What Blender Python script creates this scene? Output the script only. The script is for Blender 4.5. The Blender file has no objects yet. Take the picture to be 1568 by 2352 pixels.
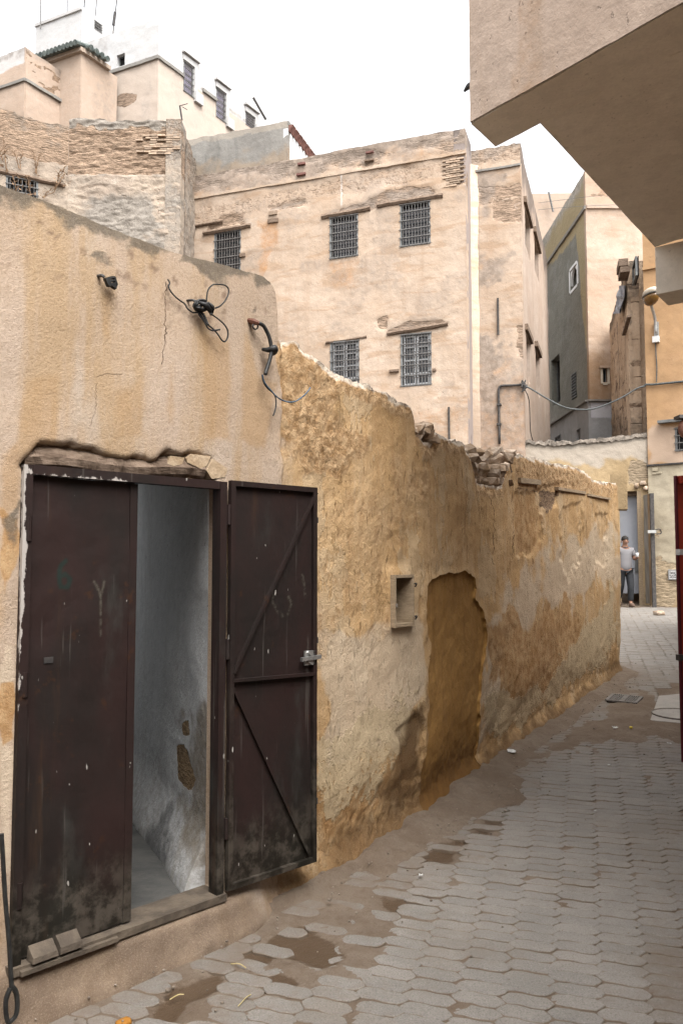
import bpy, bmesh, math, random
import numpy as np
from mathutils import Vector, Matrix

random.seed(7); np.random.seed(7)
sc = bpy.context.scene
COL = sc.collection

# ---------------------------------------------------------------- camera, sky, sun, exposure
EYE = 1.75
TILT = math.atan(0.0652)
cam_d = bpy.data.cameras.new("camera"); cam = bpy.data.objects.new("camera", cam_d); COL.objects.link(cam)
cam_d.sensor_fit = 'AUTO'; cam_d.sensor_width = 36.0; cam_d.lens = 28.0
cam_d.clip_start = 0.05; cam_d.clip_end = 600.0
cam.location = (0, 0, EYE); cam.rotation_euler = (math.pi / 2 + TILT, 0, 0)
sc.camera = cam

SUN_EL, SUN_AZ = math.radians(58), math.radians(152)      # azimuth clockwise from +Y: behind the camera, to the right
w = bpy.data.worlds.new("World"); sc.world = w; w.use_nodes = True
nt = w.node_tree; nt.nodes.clear()
sky = nt.nodes.new('ShaderNodeTexSky'); sky.sky_type = 'NISHITA'; sky.sun_disc = False
sky.sun_elevation = SUN_EL; sky.sun_rotation = SUN_AZ
sky.air_density = 1.0; sky.dust_density = 6.0; sky.ozone_density = 1.0
hs = nt.nodes.new('ShaderNodeHueSaturation'); hs.inputs['Saturation'].default_value = 0.12
bg = nt.nodes.new('ShaderNodeBackground'); bg.inputs['Strength'].default_value = 0.15
wo = nt.nodes.new('ShaderNodeOutputWorld')
nt.links.new(sky.outputs[0], hs.inputs['Color']); nt.links.new(hs.outputs[0], bg.inputs['Color']); nt.links.new(bg.outputs[0], wo.inputs['Surface'])

sd = bpy.data.lights.new("sun", 'SUN'); sd.energy = 0.55; sd.angle = math.radians(50); sd.color = (1.0, 0.95, 0.88)
sun = bpy.data.objects.new("sun", sd); COL.objects.link(sun)
sdir = Vector((math.sin(SUN_AZ) * math.cos(SUN_EL), math.cos(SUN_AZ) * math.cos(SUN_EL), math.sin(SUN_EL)))
sun.rotation_euler = sdir.to_track_quat('Z', 'Y').to_euler(); sun.location = (0, -5, 30)

sc.view_settings.view_transform = 'Standard'; sc.view_settings.look = 'None'
sc.view_settings.exposure = 2.05; sc.view_settings.gamma = 1.0; sc.view_settings.use_curve_mapping = False
sc.render.engine = 'CYCLES'
sc.cycles.max_bounces = 8; sc.cycles.diffuse_bounces = 5; sc.cycles.glossy_bounces = 3
sc.cycles.use_denoising = True; sc.cycles.denoiser = 'OPENIMAGEDENOISE'; sc.cycles.denoising_prefilter = 'NONE'

# ---------------------------------------------------------------- measuring helpers (1568 x 2352 frame)
FPX = 1829.3
CT, ST = math.cos(TILT), math.sin(TILT)
CAM = np.array([0, 0, EYE])
def ray(u, v):
    a = (u - 784) / FPX; b = -(v - 1176) / FPX
    return np.array([a, CT - b * ST, ST + b * CT])
def ptY(u, v, Y):
    r = ray(u, v); return CAM + r * (Y / r[1])
def ptz(u, v, z):
    r = ray(u, v); return CAM + r * ((z - EYE) / r[2])
def proj(P):
    d = np.asarray(P) - CAM
    fz = np.maximum(d[..., 1] * CT + d[..., 2] * ST, 1e-3)
    up = -d[..., 1] * ST + d[..., 2] * CT
    return 784 + FPX * d[..., 0] / fz, 1176 - FPX * up / fz, fz
def gz(x, y):
    return 0.037 * np.asarray(y) + 0.0 * np.asarray(x)
def ptg(u, v, lift=0.0):
    r = ray(u, v); t = (lift - EYE) / (r[2] - 0.037 * r[1]); return CAM + r * t

# ---------------------------------------------------------------- numpy noise
_rs = np.random.RandomState(3)
_perm = np.tile(_rs.permutation(256), 3)
_grad = _rs.randn(256, 3); _grad /= np.linalg.norm(_grad, axis=1)[:, None]
def perlin(p):
    p = np.asarray(p, float); i = np.floor(p).astype(int); f = p - i; i &= 255
    u = f * f * f * (f * (f * 6 - 15) + 10)
    out = 0
    for a in (0, 1):
        for b in (0, 1):
            for c in (0, 1):
                h = _perm[_perm[_perm[(i[..., 0] + a) & 255] + ((i[..., 1] + b) & 255)] + ((i[..., 2] + c) & 255)]
                g = _grad[h]
                d = g[..., 0] * (f[..., 0] - a) + g[..., 1] * (f[..., 1] - b) + g[..., 2] * (f[..., 2] - c)
                wx = u[..., 0] if a else 1 - u[..., 0]; wy = u[..., 1] if b else 1 - u[..., 1]; wz = u[..., 2] if c else 1 - u[..., 2]
                out = out + d * wx * wy * wz
    return out * 1.6
def fbm(p, scale, octv=3, seed=0.0):
    p = np.asarray(p, float) * np.asarray(scale, float) + seed * 17.31
    o = 0; a = 1.0
    for k in range(octv):
        o = o + a * perlin(p); p = p * 2.03 + 5.2; a *= 0.5
    return o
def sstep(a, b, x):
    t = np.clip((x - a) / (b - a), 0, 1); return t * t * (3 - 2 * t)
def poly_sd(u, v, poly):
    """signed distance (pixels, negative inside) of points to a polygon"""
    poly = np.asarray(poly, float); d = np.full(u.shape, 1e9); ins = np.zeros(u.shape, bool)
    for k in range(len(poly)):
        x0, y0 = poly[k]; x1, y1 = poly[(k + 1) % len(poly)]
        ex, ey = x1 - x0, y1 - y0
        t = np.clip(((u - x0) * ex + (v - y0) * ey) / (ex * ex + ey * ey + 1e-9), 0, 1)
        d = np.minimum(d, np.hypot(u - x0 - t * ex, v - y0 - t * ey))
        c = ((y0 > v) != (y1 > v)) & (u < (x1 - x0) * (v - y0) / (y1 - y0 + 1e-12) + x0)
        ins ^= c
    return np.where(ins, -d, d)
def line_d(u, v, pts):
    d = np.full(u.shape, 1e9)
    for (x0, y0), (x1, y1) in zip(pts[:-1], pts[1:]):
        ex, ey = x1 - x0, y1 - y0
        t = np.clip(((u - x0) * ex + (v - y0) * ey) / (ex * ex + ey * ey + 1e-9), 0, 1)
        d = np.minimum(d, np.hypot(u - x0 - t * ex, v - y0 - t * ey))
    return d
def patch(P, poly, soft=8, rag=6, nscale=9.0, seed=0):
    """soft ragged mask of a stain whose outline was measured on the photograph"""
    u, v, _ = proj(P)
    s = poly_sd(u, v, poly) + rag * fbm(P, nscale, 3, seed)
    return sstep(soft, -soft, s)

# ---------------------------------------------------------------- object helpers
def base_of(V):
    V = np.asarray(V); return (V[:, 0].mean(), V[:, 1].mean(), V[:, 2].min())
def mesh_obj(name, V, F, mat, parent=None, attrs=None, smooth=False, loc=None):
    V = np.asarray(V, float)
    org = np.array(ORG[parent.name] if parent is not None else (loc if loc is not None else base_of(V)), float)
    me = bpy.data.meshes.new(name)
    me.from_pydata((V - org).tolist(), [], [tuple(int(q) for q in f) for f in F])
    if smooth:
        me.polygons.foreach_set('use_smooth', [True] * len(me.polygons))
    if attrs:
        for k, a in attrs.items():
            at = me.attributes.new(k, 'FLOAT', 'POINT'); at.data.foreach_set('value', np.asarray(a, np.float32))
    me.update()
    if mat is not None: me.materials.append(mat)
    o = bpy.data.objects.new(name, me); COL.objects.link(o)
    if parent is not None: o.parent = parent
    else: o.location = org
    ORG[o.name] = org
    return o
ORG = {}
def tag(o, label=None, cat=None, group=None, kind=None):
    if label: o['label'] = label
    if cat: o['category'] = cat
    if group: o['group'] = group
    if kind: o['kind'] = kind
    return o
def thing(name, label, cat, loc, group=None, kind=None):
    o = bpy.data.objects.new(name, None); COL.objects.link(o)
    o.location = tuple(float(q) for q in loc); o.empty_display_size = 0.1
    ORG[o.name] = np.array(o.location, float)
    return tag(o, label, cat, group, kind)

class Geo:
    """collects simple shapes for one mesh"""
    def __init__(s): s.V = []; s.F = []
    def add(s, V, F):
        n = len(s.V); s.V += [tuple(map(float, q)) for q in V]; s.F += [tuple(i + n for i in f) for f in F]; return s
    def box(s, c, ax, ay, az):
        """box from centre and three half-axis vectors"""
        c, ax, ay, az = (np.asarray(q, float) for q in (c, ax, ay, az))
        V = [c + i * ax + j * ay + k * az for k in (-1, 1) for j in (-1, 1) for i in (-1, 1)]
        F = [(0, 2, 3, 1), (4, 5, 7, 6), (0, 1, 5, 4), (2, 6, 7, 3), (0, 4, 6, 2), (1, 3, 7, 5)]
        return s.add(V, F)
    def bar(s, a, b, w, h, up=(0, 0, 1)):
        a, b = np.asarray(a, float), np.asarray(b, float); d = b - a; L = np.linalg.norm(d); d = d / L
        side = np.cross(d, up); n = np.linalg.norm(side)
        if n < 1e-4: side = np.array([1.0, 0, 0]); n = 1
        side /= n; upv = np.cross(side, d)
        return s.box((a + b) / 2, d * L / 2, side * w / 2, upv * h / 2)
    def fbar(s, a, b, w, h, up=(0, 0, 1), n=60):
        """bar split along its length so that wear can vary along it"""
        a, b = np.asarray(a, float), np.asarray(b, float); d = (b - a) / np.linalg.norm(b - a); side = np.cross(d, up); side /= np.linalg.norm(side); upv = np.cross(side, d); V = []; F = []
        for k in range(n + 1):
            c = a + (b - a) * k / n; V += [c - side * w / 2 - upv * h / 2, c + side * w / 2 - upv * h / 2, c + side * w / 2 + upv * h / 2, c - side * w / 2 + upv * h / 2]
        for k in range(n):
            for q in range(4): F.append((k * 4 + q, k * 4 + (q + 1) % 4, k * 4 + 4 + (q + 1) % 4, k * 4 + 4 + q))
        F += [(0, 3, 2, 1), tuple(n * 4 + q for q in range(4))]
        return s.add(V, F)
    def tube(s, pts, r, n=6, smooth=4, cap=True):
        P = np.asarray(pts, float)
        if smooth > 1 and len(P) > 2: P = catmull(P, smooth)
        R = np.full(len(P), r) if np.isscalar(r) else np.interp(np.linspace(0, 1, len(P)), np.linspace(0, 1, len(r)), r)
        T = np.gradient(P, axis=0); T /= np.linalg.norm(T, axis=1)[:, None] + 1e-9
        nrm = np.cross(T[0], (0.31, 0.77, 0.55)); nrm /= np.linalg.norm(nrm)
        V = []; F = []
        for k in range(len(P)):
            nrm = nrm - T[k] * nrm.dot(T[k]); nrm /= np.linalg.norm(nrm) + 1e-9
            b = np.cross(T[k], nrm)
            for q in range(n):
                a = 2 * math.pi * q / n; V.append(P[k] + R[k] * (math.cos(a) * nrm + math.sin(a) * b))
        for k in range(len(P) - 1):
            for q in range(n):
                F.append((k * n + q, k * n + (q + 1) % n, (k + 1) * n + (q + 1) % n, (k + 1) * n + q))
        if cap: F += [tuple(range(n))[::-1], tuple(range((len(P) - 1) * n, len(P) * n))]
        return s.add(V, F)
    def prism(s, poly, z0, z1):
        n = len(poly); V = [(p[0], p[1], z0) for p in poly] + [(p[0], p[1], z1) for p in poly]
        a = sum(poly[i][0] * poly[(i + 1) % n][1] - poly[(i + 1) % n][0] * poly[i][1] for i in range(n))
        F = [(i, (i + 1) % n, n + (i + 1) % n, n + i) for i in range(n)] + [tuple(range(n))[::-1], tuple(range(n, 2 * n))]
        if a < 0: F = [f[::-1] for f in F]
        return s.add(V, F)
    def slab(s, poly3, off):
        """polygon of 3-D points given thickness by the vector off"""
        n = len(poly3); P = [np.asarray(p, float) for p in poly3]; off = np.asarray(off, float)
        V = P + [p + off for p in P]
        F = [(i, (i + 1) % n, n + (i + 1) % n, n + i) for i in range(n)] + [tuple(range(n))[::-1], tuple(range(n, 2 * n))]
        return s.add(V, F)
    def obj(s, name, mat, parent=None, smooth=False, attrs=None):
        return mesh_obj(name, s.V, s.F, mat, parent, attrs, smooth)
def catmull(P, k):
    P = np.asarray(P, float); Q = np.vstack([2 * P[0] - P[1], P, 2 * P[-1] - P[-2]]); out = []
    for i in range(1, len(Q) - 2):
        for t in np.linspace(0, 1, k, endpoint=False):
            a, b, c, d = Q[i - 1], Q[i], Q[i + 1], Q[i + 2]
            out.append(0.5 * ((2 * b) + (c - a) * t + (2 * a - 5 * b + 4 * c - d) * t * t + (3 * b - a - 3 * c + d) * t ** 3))
    out.append(P[-1]); return np.array(out)
def rock(c, r, seed, squash=(1, 1, 0.7), lump=0.35, sub=2):
    bm = bmesh.new(); bmesh.ops.create_icosphere(bm, subdivisions=sub, radius=1.0)
    V = np.array([v.co[:] for v in bm.verts]); F = [[v.index for v in f.verts] for f in bm.faces]; bm.free()
    V = V * (1 + lump * fbm(V, 1.3, 2, seed))[:, None]
    V = np.sign(V) * np.abs(V) ** 0.62; V = V * (1 + 0.22 * fbm(V, 2.6, 2, seed + 3))[:, None]
    a = seed * 2.4; R = np.array([[math.cos(a), -math.sin(a), 0], [math.sin(a), math.cos(a), 0], [0, 0, 1]])
    return (V * r * np.asarray(squash)) @ R.T + np.asarray(c), F

class Path:
    """plan line of a wall; s runs along it, o is the offset towards the viewer's side"""
    def __init__(s, pts, smooth=0):
        P = np.asarray(pts, float)
        if smooth: P = catmull(P, smooth)
        s.pts = P; d = np.diff(P, axis=0); L = np.hypot(d[:, 0], d[:, 1]); s.L = np.concatenate([[0], np.cumsum(L)]); s.len = s.L[-1]
        d = d / L[:, None]
        t = np.vstack([d[0], (d[1:] + d[:-1]) / 2, d[-1]]) if len(d) > 1 else np.vstack([d[0], d[0]])
        t /= np.hypot(t[:, 0], t[:, 1])[:, None]
        s.t = t; s.n = np.stack([t[:, 1], -t[:, 0]], 1); s.seg = d
    def at(s, q):
        q = np.asarray(q, float)
        x = np.interp(q, s.L, s.pts[:, 0]); y = np.interp(q, s.L, s.pts[:, 1])
        lo = np.minimum(q, 0); hi = np.maximum(q - s.len, 0)
        x = x + lo * s.seg[0, 0] + hi * s.seg[-1, 0]; y = y + lo * s.seg[0, 1] + hi * s.seg[-1, 1]
        nx = np.interp(q, s.L, s.n[:, 0]); ny = np.interp(q, s.L, s.n[:, 1])
        return x, y, nx, ny
    def P(s, q, z, o=0.0):
        x, y, nx, ny = s.at(q)
        return np.stack(np.broadcast_arrays(x + nx * o, y + ny * o, np.asarray(z, float)), -1)
    def hit(s, u, v, o=0.0):
        r = ray(u, v); best = None
        for i in range(len(s.seg)):
            a = s.pts[i] + s.n[i] * o; d = s.seg[i]
            det = r[0] * (-d[1]) + d[0] * r[1]
            if abs(det) < 1e-9: continue
            t = (a[0] * (-d[1]) + d[0] * a[1]) / det
            k = (r[0] * a[1] - r[1] * a[0]) / det
            lo = -1e9 if i == 0 else -1e-6; hi = 1e9 if i == len(s.seg) - 1 else s.L[i + 1] - s.L[i] + 1e-6
            if t > 0 and lo <= k <= hi and (best is None or t < best[2]):
                best = (s.L[i] + k, EYE + r[2] * t, t)
        return best[0], best[1]
    def dirn(s, q):
        x, y, nx, ny = s.at(q); return np.array([-float(ny), float(nx), 0.0]), np.array([float(nx), float(ny), 0.0])

def lines(a, b, step, extra=()):
    n = max(2, int(round((b - a) / step)) + 1) if np.isscalar(step) else None
    L = np.linspace(a, b, n) if n else np.asarray(step)
    for e in extra:
        if a < e < b:
            k = np.argmin(np.abs(L - e))
            if 0 < k < len(L) - 1: L[k] = e
            else: L = np.append(L, e)
    return np.unique(np.round(L, 5))

def panel(path, s0, s1, z0, top, ds, dz, holes=(), disp=None, attrf=None, thick=0.3, core=None, drop=None, slist=None, open_back=None):
    """wall sheet as a fine grid with openings, their reveals, a top and a back"""
    ss = lines(s0, s1, slist if slist is not None else ds, [q for h in holes for q in h[:2]])
    topf = top if callable(top) else (lambda q: np.full(np.shape(q), float(top)))
    tv = topf(ss)
    zs = lines(z0, float(tv.max()) + 1e-4, dz, [q for h in holes for q in h[2:4]])
    S, Z = np.meshgrid(ss, zs, indexing='ij'); Zc = np.minimum(Z, tv[:, None])
    ni, nj = S.shape
    P0 = path.P(S, Zc, 0.0).reshape(-1, 3)
    o = disp(P0, S.ravel(), Zc.ravel()) if disp else np.zeros(len(P0))
    V = path.P(S.ravel(), Zc.ravel(), o)
    A = attrf(P0, S.ravel(), Zc.ravel()) if attrf else {}
    idx = np.arange(ni * nj).reshape(ni, nj)
    sc_, zc_ = (ss[:-1] + ss[1:]) / 2, (zs[:-1] + zs[1:]) / 2
    keep = np.ones((ni - 1, nj - 1), bool)
    above = Z >= tv[:, None] - 1e-6
    keep &= ~(above[:-1, :-1] & above[1:, :-1])
    rings = []
    for h in holes:
        hi = np.where((sc_ > h[0]) & (sc_ < h[1]))[0]; hj = np.where((zc_ > h[2]) & (zc_ < h[3]))[0]
        if len(hi) == 0 or len(hj) == 0: continue
        keep[hi[0]:hi[-1] + 1, hj[0]:hj[-1] + 1] = False
        rings.append((hi[0], hi[-1] + 1, hj[0], hj[-1] + 1, h[4]))
    dropped = None
    if drop is not None:
        fg = drop(P0).reshape(ni, nj); cell = ((fg[:-1, :-1] + fg[1:, :-1] + fg[1:, 1:] + fg[:-1, 1:]) < 0) & keep
        keep &= ~cell
        tin = np.zeros((ni, nj), bool); tout = np.zeros((ni, nj), bool)
        for a in (0, 1):
            for b in (0, 1):
                tin[a:ni - 1 + a, b:nj - 1 + b] |= cell; tout[a:ni - 1 + a, b:nj - 1 + b] |= keep
        g0, g1 = np.gradient(fg, ss, zs); gg = g0 ** 2 + g1 ** 2 + 1e-6; edge = tin & tout
        lim = 0.014; d0 = np.clip(-fg * g0 / gg, -lim, lim); d1 = np.clip(-fg * g1 / gg, -lim, lim)
        S = np.where(edge, S + d0, S); Zc = np.where(edge, Zc + d1, Zc)
        V = path.P(S.ravel(), Zc.ravel(), o)
        ii, jj = np.where(cell); dropped = np.stack([idx[ii, jj], idx[ii + 1, jj], idx[ii + 1, jj + 1], idx[ii, jj + 1]], 1)
    ii, jj = np.where(keep)
    F = np.stack([idx[ii, jj], idx[ii + 1, jj], idx[ii + 1, jj + 1], idx[ii, jj + 1]], 1).tolist()
    V = [V]; src = [np.arange(ni * nj)]; n = ni * nj
    def addv(ids, newV):
        nonlocal n
        V.append(newV); src.append(np.asarray(ids)); k = n; n += len(ids); return k
    for (i0, i1, j0, j1, dep) in rings:
        ring = [idx[i, j0] for i in range(i0, i1)] + [idx[i1, j] for j in range(j0, j1)] + [idx[i, j1] for i in range(i1, i0, -1)] + [idx[i0, j] for j in range(j1, j0, -1)]
        a = addv(ring, V[0][ring]); Sr = S.ravel()[ring]; Zr = Zc.ravel()[ring]
        b = addv(ring, path.P(Sr, Zr, o[ring] - dep)); m = len(ring)
        F += [(a + k, b + k, b + (k + 1) % m, a + (k + 1) % m) for k in range(m)]
    jt = np.array([np.argmax(above[i]) if above[i].any() else nj - 1 for i in range(ni)])
    tid = idx[np.arange(ni), jt]
    a = addv(tid, V[0][tid]); b = addv(tid, path.P(ss, V[0][tid][:, 2] - 0.01, o[tid] - thick))
    c = addv(idx[:, 0], path.P(ss, np.full(ni, z0), np.full(ni, -thick)))
    F += [(a + k, a + k + 1, b + k + 1, b + k) for k in range(ni - 1)]
    for k in range(ni - 1):
        if open_back and open_back[0] < sc_[k] < open_back[1]: continue
        F.append((b + k, b + k + 1, c + k + 1, c + k))
    # ends
    for i, flip in ((0, 0), (ni - 1, 1)):
        col = [idx[i, j] for j in range(0, jt[i] + 1)]
        e = addv(col, V[0][col]); g = addv(col, path.P(S.ravel()[col], Zc.ravel()[col], np.full(len(col), -thick)))
        for k in range(len(col) - 1):
            q = (e + k, e + k + 1, g + k + 1, g + k); F.append(q if flip == 0 else q[::-1])
    V = np.vstack(V); src = np.concatenate(src)
    A = {k: np.asarray(v)[src] for k, v in A.items()}
    if core is not None:
        g = Geo().prism(*core); k = len(V); V = np.vstack([V, g.V]); F += [tuple(i + k for i in f) for f in g.F]
        A = {q: np.concatenate([v, np.zeros(len(g.V))]) for q, v in A.items()}
    return V, F, A, dropped, o

# ---------------------------------------------------------------- materials
class MT:
    def __init__(s, name, k=0.68):
        s.k = k
        s.m = bpy.data.materials.new(name); s.m.use_nodes = True; s.t = s.m.node_tree; s.t.nodes.clear()
        s._pos = None
    def nd(s, typ, **kw):
        n = s.t.nodes.new(typ)
        for k, v in kw.items(): setattr(n, k, v)
        return n
    def put(s, sock, v):
        if hasattr(v, 'is_linked') or hasattr(v, 'links'): s.t.links.new(v, sock)
        elif isinstance(v, (tuple, list)):
            sock.default_value = tuple(v) + ((1.0,) if len(v) == 3 and len(sock.default_value) == 4 else ())
        else: sock.default_value = v
    def pos(s):
        if s._pos is None: s._pos = s.nd('ShaderNodeNewGeometry').outputs['Position']
        return s._pos
    def obj(s): return s.nd('ShaderNodeTexCoord').outputs['Object']
    def stretch(s, sc, vec=None, rot=(0, 0, 0)):
        n = s.nd('ShaderNodeMapping'); s.put(n.inputs['Vector'], vec or s.pos()); n.inputs['Scale'].default_value = sc; n.inputs['Rotation'].default_value = rot
        return n.outputs[0]
    def noise(s, scale=5, detail=4, rough=0.6, sc=None, dist=0.0, vec=None):
        n = s.nd('ShaderNodeTexNoise'); s.put(n.inputs['Vector'], s.stretch(sc, vec) if sc else (vec or s.pos()))
        n.inputs['Scale'].default_value = scale; n.inputs['Detail'].default_value = detail; n.inputs['Roughness'].default_value = rough; n.inputs['Distortion'].default_value = dist
        return n.outputs['Fac']
    def voro(s, scale=5, feature='F1', sc=None, vec=None, out='Distance', rnd=1.0):
        n = s.nd('ShaderNodeTexVoronoi', feature=feature); s.put(n.inputs['Vector'], s.stretch(sc, vec) if sc else (vec or s.pos()))
        n.inputs['Scale'].default_value = scale; n.inputs['Randomness'].default_value = rnd
        return n.outputs[out]
    def ramp(s, f, a, b, lo=0.0, hi=1.0):
        n = s.nd('ShaderNodeMapRange', interpolation_type='SMOOTHSTEP'); s.put(n.inputs['Value'], f)
        n.inputs['From Min'].default_value = a; n.inputs['From Max'].default_value = b; n.inputs['To Min'].default_value = lo; n.inputs['To Max'].default_value = hi
        return n.outputs[0]
    def math(s, op, a, b=0.0, clamp=False):
        n = s.nd('ShaderNodeMath', operation=op, use_clamp=clamp); s.put(n.inputs[0], a); s.put(n.inputs[1], b); return n.outputs[0]
    def mix(s, f, a, b, mode='MIX'):
        a, b = (tuple(min(0.9, c * s.k) for c in q) if isinstance(q, tuple) else q for q in (a, b))
        n = s.nd('ShaderNodeMix', data_type='RGBA', blend_type=mode, clamp_factor=True); s.put(n.inputs['Factor'], f); s.put(n.inputs['A'], a); s.put(n.inputs['B'], b); return n.outputs['Result']
    def attr(s, name): return s.nd('ShaderNodeAttribute', attribute_name=name).outputs['Fac']
    def rnd(s): return s.nd('ShaderNodeObjectInfo').outputs['Random']
    def bump(s, h, dist=0.01, strength=1.0, n=None):
        b = s.nd('ShaderNodeBump'); s.put(b.inputs['Height'], h); b.inputs['Distance'].default_value = dist; b.inputs['Strength'].default_value = strength
        if n is not None: s.put(b.inputs['Normal'], n)
        return b.outputs[0]
    def out(s, col, rough=0.9, normal=None, metal=0.0, spec=0.3, **kw):
        p = s.nd('ShaderNodeBsdfPrincipled'); s.put(p.inputs['Base Color'], col); s.put(p.inputs['Roughness'], rough); s.put(p.inputs['Metallic'], metal); s.put(p.inputs['Specular IOR Level'], spec)
        if normal is not None: s.put(p.inputs['Normal'], normal)
        for k, v in kw.items(): s.put(p.inputs[k], v)
        s.t.links.new(p.outputs[0], s.nd('ShaderNodeOutputMaterial').inputs['Surface']); return s.m

def amask(m, name, scale=14.0, k=0.9, soft=0.16):
    """attribute mask with an edge broken up by noise"""
    f = m.math('ADD', m.attr(name), m.math('MULTIPLY', m.math('SUBTRACT', m.noise(scale, 5, 0.65), 0.5), k))
    return m.ramp(f, 0.5 - soft, 0.5 + soft)

def plaster(name, c1, c2, streak, masonry=(0.34, 0.24, 0.16), grey=(0.20, 0.19, 0.18), white=(0.66, 0.62, 0.57), stain=(0.34, 0.20, 0.10),
            scale=1.0, bump=0.012, big=0.5, streak_amt=0.5, pits=0.5, horiz=0.0, gloss=0.92, k=0.68):
    """weathered lime / earth plaster with coverable zones: m1 bare masonry, m2 grey grime, m3 pale wash, m4 rust-brown stain"""
    m = MT(name, k)
    n1 = m.ramp(m.noise(0.9 * scale, 6, 0.62), 0.36, 0.66)
    n2 = m.noise(5.5 * scale, 6, 0.68)
    col = m.mix(n1, c1, c2)
    col = m.mix(m.math('MULTIPLY', m.ramp(n2, 0.42, 0.66), 0.55), col, tuple(0.5 * (a + b) * 0.82 for a, b in zip(c1, c2)))
    st = m.ramp(m.noise(4.5 * scale, 5, 0.6, sc=(1, 1, 0.10)), 0.50, 0.70)
    col = m.mix(m.math('MULTIPLY', st, streak_amt), col, streak)
    if horiz:
        hz = m.ramp(m.noise(2.3 * scale, 5, 0.6, sc=(0.5, 0.5, 2.2), dist=0.6), 0.50, 0.64)
        col = m.mix(m.math('MULTIPLY', hz, horiz), col, streak)
    fine = m.noise(42 * scale, 4, 0.7)
    col = m.mix(m.math('MULTIPLY', m.ramp(fine, 0.35, 0.75), 0.22), col, tuple(a * 0.6 for a in c2))
    # pits and flakes
    pit = m.ramp(m.noise(26 * scale, 3, 0.55, sc=(1, 1, 0.55)), 0.665, 0.72)
    col = m.mix(m.math('MULTIPLY', pit, pits), col, tuple(a * 0.42 for a in c2))
    m4 = amask(m, 'm4', 9 * scale, 0.7, 0.35); col = m.mix(m.math('MULTIPLY', m4, 0.8), col, stain)
    m3 = amask(m, 'm3', 11 * scale, 0.8, 0.3); col = m.mix(m.math('MULTIPLY', m3, 0.85), col, white)
    m1 = amask(m, 'm1', 13 * scale, 0.8, 0.12)
    brick = m.noise(7 * scale, 4, 0.7, sc=(1.0, 1.0, 5.0))
    mas = m.mix(m.ramp(brick, 0.34, 0.66), tuple(a * 0.55 for a in masonry), tuple(min(1, a * 1.35) for a in masonry))
    col = m.mix(m1, col, mas)
    m2 = amask(m, 'm2', 8 * scale, 0.9, 0.34); col = m.mix(m.math('MULTIPLY', m2, 0.82), col, m.mix(m.ramp(n2, 0.35, 0.65), grey, tuple(a * 1.7 for a in grey)))
    h = m.math('ADD', m.math('MULTIPLY', m.noise(8 * scale, 5, 0.6), 1.0), m.math('MULTIPLY', fine, 0.30))
    h = m.math('SUBTRACT', h, m.math('MULTIPLY', pit, 0.35))
    h = m.math('ADD', h, m.math('MULTIPLY', m1, m.math('SUBTRACT', m.math('MULTIPLY', brick, 2.2), 1.6)))
    return m.out(col, gloss, m.bump(h, bump, 0.9), spec=0.2)

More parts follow.
